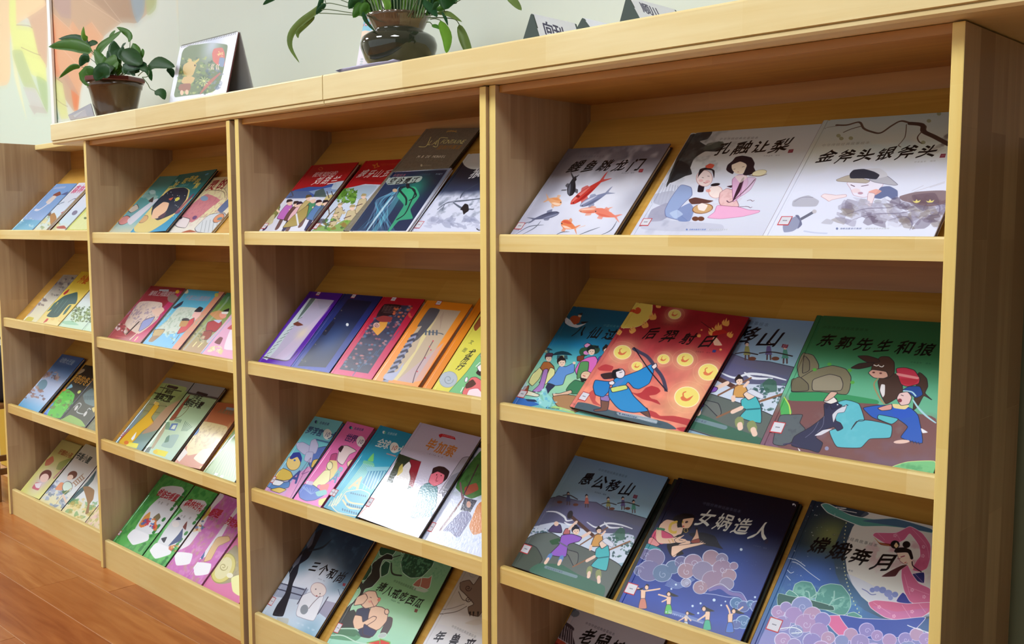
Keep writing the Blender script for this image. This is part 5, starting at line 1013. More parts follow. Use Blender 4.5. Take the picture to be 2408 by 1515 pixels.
def a_lang(A):
    A.F((206, 218, 236)); A.frame(*Ya); A.P((150, 180, 200), [(1000, 600), (1300, 590), (1200, 700), (900, 720)], a=.6)
    A.P((182, 24, 34), [(1190, 350), (1600, 340), (1440, 480), (1340, 580), (1200, 575), (1090, 600), (1000, 620), (1060, 540)], sm=False); A.P((140, 16, 26), [(1100, 510), (1250, 530), (1400, 540), (1340, 560), (1200, 550)], a=.4)
    A.L((206, 120, 50), 7, [(1265, 405), (1290, 410), (1305, 390), (1308, 412), (1325, 420), (1300, 425), (1280, 435), (1285, 418), (1265, 405)], sm=False); A.T('中国红色经典故事', 1340, 405, 1480, 398, (196, 110, 50), .85, a=.8)
    A.T('狼牙山五壮士', 1180, 485, 1530, 480, (236, 230, 226), .84, 'bi')
    blotch(A, [(90, 140, 50), (120, 170, 70), (70, 116, 40)], 960, 620, 1120, 730, 60, 24, 3, .9); A.L((90, 70, 50), 10, [(1000, 730), (930, 800), (870, 860), (850, 900)]); A.L((110, 80, 50), 6, [(960, 760), (1020, 740)]); A.L((100, 80, 60), 7, [(870, 770), (880, 850), (840, 890)])
    for x, y, s in ((1190, 690, 1.), (980, 770, .9), (1090, 790, 1.1), (940, 850, .8)):
        A.P((206, 190, 150), [(x-40*s, y+20*s), (x+20*s, y+15*s), (x+10*s, y+90*s), (x-40*s, y+160*s), (x-90*s, y+150*s), (x-60*s, y+70*s)], o=((110, 90, 60), 3)); A.E(SK, x-6, y-4, 20*s, 22*s); A.P((176, 160, 110), [(x-28*s, y-8*s), (x-14*s, y-30*s), (x+16*s, y-28*s), (x+20*s, y-12*s)]); A.L((80, 50, 50), 8, [(x-70*s, y+80*s), (x+40*s, y+40*s)]); A.L((206, 190, 150), 22*s, [(x-20*s, y+40*s), (x+40*s, y+70*s)])
    A.P((120, 160, 60), [(740, 980), (800, 940), (900, 960), (1000, 900), (1080, 900), (1060, 990), (740, 990)], a=.8); blotch(A, [(100, 160, 50), (150, 120, 60), (60, 100, 60)], 740, 890, 1060, 980, 30, 22, 7, .8); A.P((70, 60, 80), [(740, 900), (830, 880), (850, 920), (760, 930)], a=.7)
book(2, 1, .0055, .004, 'red topped picture book with soldiers under a green tree', a_lang, tl=(860.3,378.9), top=(944,374.9), w=.245, edge=(110, 16, 26), sticker=(738, 532, .016, .02, 0))
def a_fon(A):
    A.F((128, 122, 104)); A.frame(*Ya); A.N(.1, 3, 4)
    A.L((236, 190, 100), 5, [(1920, 115), (1960, 105), (2008, 115)]); A.T('经典绘本', 1930, 108, 2000, 106, (236, 190, 100), .8)
    A.T('LA', 1782, 208, 1824, 206, (246, 244, 160), 1.35, 'i'); A.T('FONTAINE', 1888, 198, 2072, 200, (246, 244, 160), 1.7, 'i')
    A.L((246, 244, 160), 5, [(1675, 244), (1720, 246), (1745, 232), (1780, 160)]); A.L((246, 244, 160), 5, [(1800, 240), (1835, 242), (1860, 170), (1930, 168)])
    A.T('拉封丹寓言', 1862, 250, 2030, 248, (176, 130, 70), .88, 'Bi'); A.T('M.B DE MONVEL', 1672, 332, 1905, 332, (250, 246, 220), 1.4, 'mi')
    A.T('布代·蒙维尔 绘', 1660, 364, 1880, 362, (150, 146, 120), .6); A.E((220, 214, 180), 1697, 410, 9, 11); A.T('童书出版社', 1720, 410, 1778, 410, (190, 184, 150), .9)
book(2, 1, .0155, .008, 'tall grey brown book with gold lettering standing behind the teal waterfall book', a_fon, tl=(1006.4,299), tr=(1134,296.5), edge=(50, 40, 36))
def a_kong2(A):
    A.F((226, 230, 246)); A.frame(*Ya)
    A.Q((20, 44, 80), [(1445, 470), (1925, 450), (1560, 990), (1060, 990), (1200, 800)])
    A.Q((30, 60, 90), [(1440, 480), (1560, 470), (1150, 990), (1060, 990)], a=.5); A.glow((14, 24, 40), 1800, 540, 160, .8); A.glow((30, 150, 120), 1620, 620, 110, .75)
    for i in range(26):
        t = i/25; A.L((60+int(90*(i % 3)/2), 170, 200), 9, [(1500-40*t, 600+60*t), (1380-40*t+60*math.sin(i), 740), (1130+330*t, 990)], a=.35, taper=.3)
    A.L((206, 236, 246), 22, [(1440, 690), (1350, 800), (1215, 990)], a=.75, taper=.4); A.L((120, 206, 220), 50, [(1480, 700), (1400, 830), (1280, 990)], a=.4)
    A.P((60, 190, 130), [(1540, 610), (1640, 600), (1680, 680), (1600, 800), (1620, 880), (1500, 900), (1420, 990), (1400, 990), (1500, 830), (1540, 760), (1480, 680)], a=.75)
    A.L((10, 40, 44), 12, [(1550, 600), (1500, 620), (1560, 700), (1560, 760)]); A.L((10, 50, 50), 11, [(1580, 600), (1640, 640), (1600, 740), (1550, 840), (1480, 890)]); A.L((14, 30, 40), 10, [(1620, 620), (1650, 680), (1590, 720)]); A.E((190, 160, 130), 1462, 632, 22, 16); A.E((20, 30, 40), 1576, 590, 16, 26)
    A.P((176, 190, 180), [(1400, 520), (1690, 505), (1700, 530), (1660, 560), (1400, 582)], a=.95); A.T('空谷樱江', 1440, 550, 1635, 545, (20, 30, 34), .78, 'b'); A.T('中国绘本', 1460, 500, 1545, 497, (206, 110, 110), .9); A.T('东方童书', 1830, 487, 1875, 485, (190, 200, 210), .9); A.T('作家绘本馆', 1690, 492, 1765, 489, (70, 90, 120), .8)
book(2, 1, .0255, .008, 'white bordered teal waterfall book propped in front of the tall grey brown book', a_kong2, tl=(924,405), tr=(1062,395.6), edge=(214, 216, 226))
def a_monk(A):
    A.G([(0, (34, 42, 52)), (.3, (28, 36, 50)), (.48, (50, 62, 90)), (.56, (214, 218, 236)), (1, (216, 220, 240))], .1, 70, 4); A.frame(*Ya)
    A.E((206, 208, 200), 2170, 370, 110, 76); A.N(.6, 16, 5, (70, 84, 104), .5, .75, (1760, 620, 2300, 900))
    for l in ([(2040, 700), (2080, 640), (2200, 570)], [(1840, 800), (1930, 740), (2100, 720), (2240, 700)], [(1980, 740), (2060, 790), (2160, 800)], [(1900, 760), (1880, 800)]): A.L((60, 72, 90), 14, l, a=.8, taper=.5)
    for x in range(3): A.L((200, 206, 226), 5, [(1810+x*8, 700+x*12), (1990, 708+x*12)], a=.8)
    A.P((30, 30, 36), [(2040, 800), (2080, 750), (2110, 760), (2115, 810), (2090, 830), (2070, 845), (2060, 810)]); blotch(A, [(140, 146, 176), (176, 180, 206)], 1760, 880, 2240, 970, 26, 30, 5, .5, 1.8); A.L((40, 40, 50), 6, [(2185, 970), (2210, 985), (2240, 965)])
    A.T('猴子捞月', 2190, 478, 2560, 470, (232, 234, 236), .82, 'b'); A.Q((226, 90, 110), [(1665, 905), (1705, 903), (1670, 962), (1630, 962)], a=.3)
book(2, 1, .014, .009, 'black and white ink book with a grey moon, cut off by the upright', a_monk, tl=(1100.8,362.4), top=(1135,361), w=.29, edge=(40, 44, 54), sticker=(982, 529, .02, .022, 0))
# --- second row: boxed set
def frame_art(bg, bg2, inner, paint):
    def f(A):
        A.G([(0, bg), (1, bg2)], .05); A.frame(*Yb); paint(A, inner)
    return f
def p_purple(A, i):
    A.Q((196, 188, 216), i); A.Q((206, 222, 226), [(705, 230), (770, 235), (500, 560), (420, 680), (330, 780), (290, 760)]); A.Q((216, 196, 226), [(690, 480), (900, 300), (620, 640), (540, 720), (480, 770), (400, 760)], a=.6); A.glow((240, 226, 190), 640, 540, 50, .7)
    for k in range(11): A.L((70, 90, 96), 6, [(640-k*30, 400+k*34), (600-k*30, 420+k*34)], a=.7)
    A.P((60, 80, 76), [(720, 235), (760, 235), (660, 360), (600, 420), (640, 350)], a=.7); A.P((120, 60, 50), [(560, 460), (600, 440), (640, 460), (650, 470), (600, 478)]); A.L((60, 40, 60), 7, [(300, 750), (420, 775), (520, 780), (600, 700)]); A.P((170, 170, 200), [(780, 240), (920, 250), (880, 300), (800, 330)], a=.5)
book(2, 2, .021, .016, 'purple boxed picture book with a snowy scene turned on its side', frame_art((76, 20, 150), (96, 34, 180), [(705, 230), (925, 250), (520, 785), (290, 762)], p_purple), tl=(728.7,685.7), tr=(808.4,691), w=.160, edge=(60, 20, 130), sticker=(749, 691, .016, .014, 0))
def p_blue(A, i):
    A.Q((22, 30, 60), i); A.glow((44, 80, 140), 900, 600, 150, .8); A.E((226, 232, 236), 1041, 465, 13, 14); A.P((26, 30, 50), [(820, 540), (900, 440), (930, 450), (850, 560)], a=.8)
    for x, y in ((930, 410), (990, 340), (850, 520), (760, 640), (640, 780), (670, 790)): A.E((150, 130, 110), x, y, 6, a=.7)
    A.glow((76, 84, 90), 660, 780, 40, .6)
book(2, 2, .021, .016, 'dark blue boxed picture book with a small white moon', frame_art((24, 36, 92), (58, 76, 176), [(1050, 240), (1260, 262), (850, 845), (600, 830)], p_blue), tl=(808.8,691), tr=(899.3,698), edge=(16, 24, 70), sticker=(832, 697, .016, .014, 0))
def p_red(A, i):
    A.Q((58, 60, 84), i); r = random.Random(4)
    for k in range(150):
        t, s = r.random(), r.random(); x = 1370-t*400+s*250; y = 285+t*580+s*12; A.E(r.choice([(60, 80, 120), (84, 120, 150), (180, 100, 110), (40, 44, 70), (206, 130, 130)]), x, y, 13, 9, a=.7)
    A.P((50, 30, 36), [(1370, 285), (1520, 295), (1440, 380), (1300, 390)]); 
    for k in range(5): A.L((120, 90, 90), 4, [(1375+k*30, 290+k*3), (1345+k*30, 350)]); A.L((120, 90, 90), 4, [(1360, 300+k*14), (1500, 312+k*14)])
    for k in range(14): A.E((220, 110, 70), r.uniform(1450, 1620), r.uniform(300, 400), 12, 10, a=.8)
    A.P((226, 160, 70), [(1260, 500), (1330, 440), (1400, 430), (1380, 490), (1310, 560), (1280, 530)]); A.E((220, 180, 170), 1300, 470, 30, 24); curl(A, (120, 60, 50), 4, 1300, 470, 20); A.P((150, 60, 60), [(1290, 410), (1360, 385), (1440, 400), (1420, 440), (1330, 440)])
    for k in range(8): A.L((60, 100, 140), 10, [(1500-k*50, 520+k*45), (1440-k*50, 600+k*45)], a=.6)
book(2, 2, .021, .016, 'red boxed picture book with a golden lantern scene', frame_art((176, 22, 44), (214, 70, 120), [(1375, 285), (1620, 300), (1225, 898), (970, 860)], p_red), tl=(900.7,698.5), tr=(1002.5,704.6), w=.171, edge=(110, 10, 30), sticker=(926, 704, .018, .014, 0))
def p_or(A, i):
    A.Q((196, 176, 150), i); A.Q((226, 212, 150), [(1700, 560), (1840, 400), (1560, 860), (1480, 960), (1440, 950), (1640, 700)], a=.8); A.Q((196, 170, 190), [(1900, 620), (1700, 960), (1600, 980), (1480, 960)], a=.6); A.Q((176, 150, 130), [(1860, 400), (1900, 340), (1860, 520)], a=.6)
    A.P((90, 90, 96), [(1770, 320), (1860, 335), (1800, 440), (1720, 540), (1660, 600), (1600, 620), (1700, 480), (1660, 480)]); 
    for k in range(9): x, y = 1640-k*30, 560+k*48; A.P((70, 72, 90), [(x-40, y), (x+20, y-25), (x+30, y+5), (x-30, y+25)]); A.P((150, 154, 180), [(x-50, y+20), (x+10, y), (x, y+30), (x-60, y+40)])
    A.P((176, 180, 206), [(1380, 900), (1480, 880), (1540, 800), (1520, 860), (1440, 960), (1360, 940)])
    A.L((80, 90, 100), 6, [(1720, 525), (1850, 540), (1890, 552)]); 
    for k in range(4): A.Q((90, 104, 120), [(1730+k*32, 515-k*1), (1745+k*32, 515), (1742+k*32, 560), (1727+k*32, 558)])
    A.L((90, 60, 70), 7, [(1620, 980), (1650, 880), (1720, 760), (1760, 680), (1800, 610)]); 
    for x, y in ((1800, 610), (1770, 660), (1730, 760), (1660, 880), (1780, 690)): A.E((206, 90, 100), x, y, 7)
def p_or2(A, i): A.Q((206, 150, 60), i)
OB = ((1780, 320), (2045, 345), (1625, 985), (1355, 938))
book(2, 2, .0215, .014, 'orange boxed picture book with a pagoda and plum branch', frame_art((232, 140, 30), (250, 160, 90), list(OB), p_or), tl=(1005,706.4), tr=(1110.9,716.5), edge=(186, 92, 12), sticker=(1032, 713, .018, .014, 0))
book(2, 2, .0145, .009, 'second orange book showing only a strip behind the pagoda book', frame_art((226, 132, 24), (232, 140, 40), list(OB), p_or2), x0=.7335, w=.031, h=.312, edge=(150, 70, 10), res=.5)
def a_yel(A):
    A.F((222, 214, 84)); A.frame(*Yb); A.Q((196, 60, 50), [(2160, 340), (2500, 380), (2480, 420), (2200, 370)]); A.P((150, 70, 40), [(2160, 480), (2230, 380), (2300, 380), (2180, 520)], a=.9); 
    A.P((120, 190, 130), [(1940, 1060), (2100, 880), (2200, 740), (2300, 640), (2500, 700), (2500, 1150), (2000, 1120)]); A.L((60, 110, 70), 4, [(1940, 1060), (2100, 880), (2200, 740), (2300, 640)])
    for x, y in ((2232, 730), (2094, 952)): A.E((240, 236, 240), x, y, 13, 24, 20, o=((60, 60, 60), 3))
    A.L((240, 240, 240), 8, [(2180, 835), (2215, 800)]); A.L((240, 240, 240), 8, [(2045, 1060), (2066, 1020)])
    A.P((226, 110, 110), [(2130, 940), (2180, 930), (2250, 980), (2300, 1130), (2080, 1100), (2060, 1060)], o=OK_); A.P((246, 220, 226), [(2120, 1040), (2200, 1030), (2260, 1120), (2100, 1100)], o=((206, 80, 90), 5)); A.P((80, 40, 30), [(2090, 990), (2150, 950), (2180, 990), (2140, 1020), (2090, 1030)]); A.P((40, 24, 26), [(2180, 890), (2260, 800), (2300, 900), (2220, 920)]); A.P((244, 236, 240), [(2190, 840), (2240, 810), (2260, 870), (2210, 880)], o=OK_)
    A.E((176, 186, 196), 1935, 950, 80, 70, -20, o=((150, 156, 160), 4)); curl(A, (130, 140, 150), 5, 1935, 950, 46); 
    A.T('尤所行', 2135, 715, 2045, 835, (30, 36, 30), 1.0, 'vb'); A.L((90, 110, 60), 3, [(2010, 680), (1940, 800)]); A.L((90, 110, 60), 3, [(2060, 600), (1985, 730)]); A.T('文图', 2140, 620, 2080, 690, (70, 80, 50), .5, 'v')
book(2, 2, .014, .010, 'yellow and green picture book at the right end of the boxed book shelf', a_yel, bl=(1016,916.4), w=.225, h=.29, edge=(120, 90, 20))
# --- third row
def capt(A, x0, y0, x1, y1, t, tx, ty, c, nx, ny, tail='大'):
    A.T(t, x0, y0, x1, y1, c, .95, 'B'); A.E((240, 240, 236), nx, ny, 40, 50); A.T('10', nx-10, ny, nx+12, ny+1, (60, 60, 110), 2.1); A.T(tail, tx, ty, tx+1, ty+1, c, 62, 'B')
def logo(A, x, y, c=(40, 60, 110)):
    A.E(c, x, y, 13, 14); A.E((90, 190, 160), x+10, y+4, 8, 10); A.T('先锋经典', x+42, y+8, x+105, y+20, c, .9)
def a_lou(A):
    A.G([(0, (120, 200, 210)), (.5, (110, 196, 206)), (.75, (150, 190, 220)), (1, (226, 160, 210))], .05, 60, 2); A.frame(*Yc); logo(A, 765, 160)
    A.P((226, 150, 200), [(580, 640), (800, 500), (760, 700), (600, 830), (480, 830)], a=.9); A.P((90, 120, 190), [(760, 400), (860, 380), (820, 520), (740, 600), (700, 520)], o=OK_)
    A.T('罗浮宫', 708, 232, 800, 255, (50, 80, 130), .98, 'B'); A.E((240, 242, 238), 865, 270, 38, 48); A.T('10', 854, 270, 876, 272, (50, 70, 120), 1.9); A.T('大', 915, 284, 916, 284, (50, 80, 130), 64, 'B'); A.L((60, 90, 140), 12, [(765, 316), (905, 350)], sm=False, a=.8)
    for q in ([(590, 350), (650, 340), (720, 380), (730, 430), (660, 450), (600, 400)], [(720, 330), (760, 310), (785, 370), (760, 440), (700, 430)], [(680, 430), (740, 430), (720, 520), (660, 500)]): A.P((190, 190, 220), q, o=((120, 120, 170), 3))
    A.E((236, 206, 130), 565, 520, 62, 70, 20, o=OK_); A.P((40, 60, 150), [(530, 480), (560, 435), (620, 430), (640, 480), (630, 520), (600, 470), (550, 490)]); A.E((70, 110, 190), 575, 500, 10, 8); A.P((220, 190, 90), [(470, 570), (540, 600), (560, 660), (480, 680), (400, 660), (420, 610)], o=OK_); A.P((90, 140, 200), [(350, 690), (440, 700), (530, 690), (520, 740), (400, 760), (330, 730)], o=OK_); A.P((236, 240, 246), [(390, 670), (480, 690), (440, 725), (380, 715)], o=OK_); A.P((226, 196, 100), [(360, 760), (440, 740), (500, 760), (440, 790)], o=OK_)
    A.T('A', 590, 640, 591, 640, (60, 80, 150), 130, 'B'); A.L((100, 60, 110), 5, [(600, 640), (720, 480), (540, 830)], a=.7); A.L((120, 70, 130), 5, [(690, 560), (640, 620), (700, 600)]); A.P((220, 190, 100), [(740, 500), (790, 490), (760, 560), (720, 560)], o=OK_)
book(2, 3, .0195, .011, 'turquoise picture book with a seated scribe figure, first on its shelf', a_lou, tl=(740.7,979.2), top=(815,993.9), w=.136, edge=(60, 120, 160), sticker=(634, 1126, .013, .02, 0))
def a_wor(A):
    A.G([(0, (226, 110, 170)), (.5, (236, 120, 186)), (1, (244, 140, 210))], .05); A.frame(*Yc); logo(A, 1070, 210)
    A.T('世界', 1052, 300, 1098, 312, (90, 60, 120), 1.1, 'B'); A.E((246, 240, 240), 1160, 333, 38, 48); A.T('10', 1149, 333, 1171, 335, (80, 60, 110), 1.9); A.T('大', 1215, 345, 1216, 345, (90, 60, 120), 64, 'B')
    A.P((240, 220, 220), [(980, 380), (1040, 370), (1100, 400), (1120, 420), (1060, 450), (1000, 540), (950, 500)], o=OK_); A.P((60, 40, 50), [(960, 400), (990, 370), (1010, 380), (980, 430)]); A.P((190, 80, 130), [(900, 450), (950, 440), (930, 520), (880, 530)], o=OK_)
    A.P((240, 220, 150), [(860, 540), (890, 500), (950, 510), (950, 620), (900, 680), (850, 600)]); A.E((246, 240, 190), 885, 548, 26, 36, 10, o=OK_); A.P((246, 242, 186), [(840, 590), (890, 590), (880, 680), (830, 720), (780, 720), (720, 840), (660, 830), (700, 740), (790, 640)], o=((150, 120, 90), 3))
    A.T('R', 975, 600, 976, 600, (120, 190, 200), 100, 'B'); A.T('A', 935, 650, 936, 650, (90, 150, 190), 100, 'B'); A.P((246, 214, 170), [(1040, 520), (1090, 490), (1080, 560), (1050, 580)], o=OK_)
    A.P((100, 130, 210), [(610, 760), (660, 710), (740, 720), (840, 800), (760, 850), (680, 860), (620, 830)], o=OK_); 
    for k in range(7): A.L((150, 180, 230), 4, [(720, 800), (620+k*30, 720+k*8)])
    A.P((250, 150, 130), [(800, 720), (880, 710), (860, 770), (800, 780)], a=.8); A.P((150, 210, 210), [(760, 780), (850, 760), (860, 800), (780, 820)]); A.P((246, 236, 140), [(790, 850), (870, 830), (840, 890), (790, 900)]); A.P((220, 200, 230), [(680, 680), (740, 690), (730, 720), (680, 710)])
book(2, 3, .0165, .010, 'pink picture book with a standing pale figure, second on its shelf', a_wor, tl=(817,991.2), top=(885.5,1008.5), w=.126, edge=(190, 70, 140), sticker=(782, 1158, .014, .02, 0))
def a_glo(A):
    A.G([(0, (30, 140, 176)), (.4, (50, 170, 206)), (.7, (90, 196, 220)), (1, (60, 160, 190))], .05); A.frame(*Yc); logo(A, 1365, 252, (230, 240, 240))
    A.T('全球', 1334, 346, 1386, 360, (236, 244, 246), 1.1, 'B'); A.E((244, 246, 240), 1457, 388, 40, 48); A.T('10', 1445, 388, 1470, 390, (190, 80, 60), 1.9); A.T('大', 1515, 405, 1516, 405, (236, 244, 246), 64, 'B'); A.L((220, 150, 150), 10, [(1390, 440), (1470, 464)], sm=False, a=.8)
    A.P((130, 216, 120), [(1275, 435), (1220, 500), (1270, 510)]); A.P((120, 206, 170), [(1190, 500), (1270, 520), (1280, 560), (1180, 530)])
    for k in range(7): A.L((150, 214, 206), 12, [(1185+k*14, 530+k*3), (1060+k*14, 700), (900+k*20, 900)], sm=False)
    A.Q((60, 150, 190), [(1230, 590), (1400, 570), (1350, 660), (1250, 760), (1170, 700)], o=((150, 220, 230), 4)); A.Q((140, 210, 226), [(1210, 560), (1420, 556), (1400, 590), (1215, 596)])
    for k in range(6): A.L((170, 226, 236), 10, [(1240+k*26, 600), (1180+k*26, 750)], sm=False)
    A.T('A', 1130, 700, 1131, 700, (240, 206, 160), 150, 'B'); A.P((110, 190, 214), [(1030, 780), (1160, 760), (1240, 800), (1180, 940), (1120, 990), (960, 960), (900, 900), (960, 880)], o=((240, 226, 190), 6)); A.L((240, 214, 170), 12, [(1020, 810), (1060, 870), (1180, 890)]); A.L((240, 214, 170), 12, [(1000, 850), (1060, 920), (1170, 930)])
    for k in range(8): A.E((40, 100, 140), 1040+k*18, 890+k*5, 6, 12); A.E((40, 100, 140), 1000+k*20, 935+k*6, 6, 12); A.E((40, 100, 140), 1075+k*18, 790+k*4, 5, 9)
    for k in range(4): A.L((240, 220, 190), 14, [(990-k*30, 800+k*20), (940-k*20, 900)], sm=False, a=.8)
book(2, 3, .0195, .011, 'blue picture book of towers and an arena, third on its shelf', a_glo, tl=(894.8,1000.5), top=(965.2,1020.4), w=.141, edge=(20, 100, 140), sticker=(788, 1160, .012, .02, 0))
def a_bi(A):
    A.G([(0, (196, 184, 206)), (.4, (206, 200, 220)), (1, (214, 214, 236))], .05); A.frame(*Yc)
    A.P((196, 40, 50), [(1850, 275), (1880, 265), (1985, 292), (1998, 318), (1975, 312), (1885, 290), (1862, 300)]); A.T('艺术大师传记绘本', 1888, 278, 1978, 300, (240, 210, 214), .9)
    A.T('毕加索', 1785, 362, 1955, 418, (206, 130, 66), .9, 'B'); A.T('[西]作者 著 绘', 1756, 440, 1880, 472, (90, 84, 100), .5)
    A.Q((60, 70, 50), [(1500, 440), (1695, 512), (1600, 760), (1390, 690)]); A.Q((150, 40, 56), [(1600, 490), (1695, 512), (1620, 740), (1540, 700)]); A.Q((44, 60, 44), [(1500, 440), (1600, 480), (1570, 540), (1470, 510)])
    A.P((240, 236, 236), [(1550, 540), (1590, 510), (1606, 550), (1590, 600), (1600, 660), (1560, 780), (1440, 760), (1450, 660), (1500, 600)], o=OK_); A.P((226, 206, 110), [(1500, 560), (1530, 530), (1530, 600), (1480, 640)], a=.9)
    A.P((70, 130, 140), [(1690, 740), (1760, 700), (1840, 740), (1830, 880), (1780, 1000), (1600, 1000)], o=OK_); A.P((236, 120, 140), [(1790, 610), (1870, 590), (1910, 640), (1880, 700), (1810, 730), (1760, 690)], o=OK_); A.P((50, 30, 36), [(1790, 620), (1800, 570), (1850, 552), (1900, 560), (1945, 600), (1925, 660), (1890, 690), (1900, 630), (1840, 600)])
    for x, y in ((1832, 628), (1872, 635)): A.E((60, 20, 30), x, y, 5)
    A.L((120, 40, 50), 4, [(1838, 640), (1826, 680), (1842, 684)]); A.P((90, 90, 110), [(1880, 790), (1960, 640), (2060, 600), (1990, 770), (1900, 870)], a=.8); A.P((150, 150, 160), [(2060, 480), (2140, 478), (2060, 640), (1960, 760), (1850, 790), (1950, 640)], a=.6, o=OK_)
    A.Q((220, 224, 240), [(1330, 820), (1520, 850), (1440, 1080), (1250, 1020)]); A.N(.35, 6, 5, (190, 160, 200), .5, .7, (1100, 900, 1900, 1250)); A.L((206, 110, 90), 14, [(1130, 1000), (1210, 910)], a=.7)
book(2, 3, .0235, .010, 'glossy lilac picture book with orange title and painted faces, catching the lamp reflection', a_bi, tl=(987.8,993.9), tr=(1132.2,1029.2), edge=(30, 30, 44), gloss=.2, bump=.13, bs=220, sticker=(868, 1181, .016, .024, 0))
def a_tree(A):
    A.F((206, 214, 236)); A.frame(*Yc); A.P((70, 120, 60), [(2040, 640), (2240, 400), (2400, 460), (2400, 700), (2240, 800), (2140, 840), (2060, 800), (2000, 740)]); A.N(.6, 14, 3, (40, 84, 40), .5, .7, (2000, 400, 2400, 860)); A.P((160, 80, 60), [(2080, 740), (2180, 700), (2200, 760), (2090, 810)])
    A.L((130, 90, 90), 18, [(2070, 830), (1950, 1000), (1860, 1120)]); A.L((70, 40, 60), 10, [(2200, 540), (2060, 830)]); A.Q((50, 50, 70), [(2080, 830), (2190, 855), (2130, 960), (2040, 940)]); A.E((200, 150, 130), 2115, 890, 20, 30); A.L((130, 90, 100), 14, [(2060, 840), (2040, 700)])
    A.P((110, 110, 150), [(2040, 960), (2110, 950), (2140, 1010), (2040, 1170), (2000, 1180), (1950, 1130), (1890, 1120)]); A.P((206, 130, 70), [(2190, 900), (2240, 870), (2300, 1100), (2160, 1160), (2120, 1080)]); A.N(.35, 6, 5, (150, 170, 220), .5, .7, (1720, 1000, 2400, 1360))
book(2, 3, .0115, .008, 'picture book with a big green leafy tree, cut off by the right upright', a_tree, bl=(991.8,1265), w=.235, h=.285, edge=(40, 50, 70), gloss=.24, bump=.12, bs=220, sticker=(1016, 1240, .014, .024, 0))
# --- bottom row
def a_san(A):
    A.G([(0, (26, 50, 76)), (.25, (50, 84, 110)), (.45, (150, 180, 200)), (.6, (220, 226, 240)), (1, (196, 214, 232))], .35, 90, 12); A.frame(*Yd)
    A.glow((36, 62, 84), 1150, 420, 220, .9); A.glow((226, 232, 244), 800, 600, 150, .9); A.N(.5, 20, 3, (90, 130, 160), .55, .8, (700, 100, 1330, 600)); A.glow((90, 150, 180), 700, 1080, 130, .5)
    A.Q((110, 120, 150), [(400, 640), (700, 700), (640, 800), (360, 760)], a=.5); A.L((60, 64, 90), 8, [(430, 640), (660, 705)]); A.L((60, 64, 90), 8, [(400, 690), (650, 760)]); A.Q((130, 120, 150), [(850, 800), (1010, 840), (900, 990), (780, 900)], a=.6)
    A.P((30, 34, 48), [(760, 200), (830, 170), (700, 420), (620, 480), (600, 560), (560, 650), (540, 740), (500, 860), (470, 940), (380, 930), (420, 840), (490, 740), (530, 600), (520, 470), (600, 400), (680, 330)]); A.L((40, 56, 70), 20, [(700, 360), (820, 330), (900, 260)], taper=.6); A.L((30, 34, 48), 26, [(640, 440), (560, 520), (520, 480)])
    A.P((170, 176, 196), [(680, 240), (760, 180), (730, 300), (690, 340)], a=.5); A.P((170, 176, 196), [(560, 470), (640, 390), (610, 470), (560, 510)], a=.5)
    A.T('三个和尚', 750, 505, 980, 600, (12, 14, 22), .82, 'b'); A.Q((140, 50, 66), [(1004, 645), (1028, 650), (1020, 675), (998, 668)]); A.T(AUTH, 785, 605, 840, 628, (150, 160, 180), .9)
    A.P((234, 236, 244), [(640, 760), (740, 720), (830, 760), (800, 860), (740, 980), (600, 940), (590, 900)], o=((150, 150, 170), 4)); A.E((240, 226, 222), 785, 705, 70, 62, 25, o=((170, 140, 150), 4)); A.E((120, 130, 140), 660, 880, 34, 44, 20, a=.8); A.L((120, 110, 120), 6, [(800, 760), (740, 820), (700, 870)]); A.E((60, 50, 60), 762, 700, 5); A.E((60, 50, 60), 800, 740, 5); A.E((180, 100, 100), 770, 760, 7)
    for l in ([(680, 690), (600, 830)], [(870, 770), (780, 920)]): A.L((60, 60, 80), 9, l, sm=False)
    A.P((190, 190, 180), [(420, 950), (520, 960), (510, 1010), (430, 1000)], a=.8); A.N(.4, 10, 8, (230, 236, 246), .55, .7, (400, 900, 900, 1140))
    for l in ([(960, 700), (980, 760)], [(1000, 690), (1040, 720), (1020, 750)]): A.L((70, 90, 120), 4, l)
book(2, 4, .0205, .012, 'misty blue ink book with a dark leaning tree, first on the bottom shelf', a_san, bl=(610.4,1440.5), w=.262, h=.32, edge=(16, 26, 44), sticker=(632, 1411, .018, .024, 0))
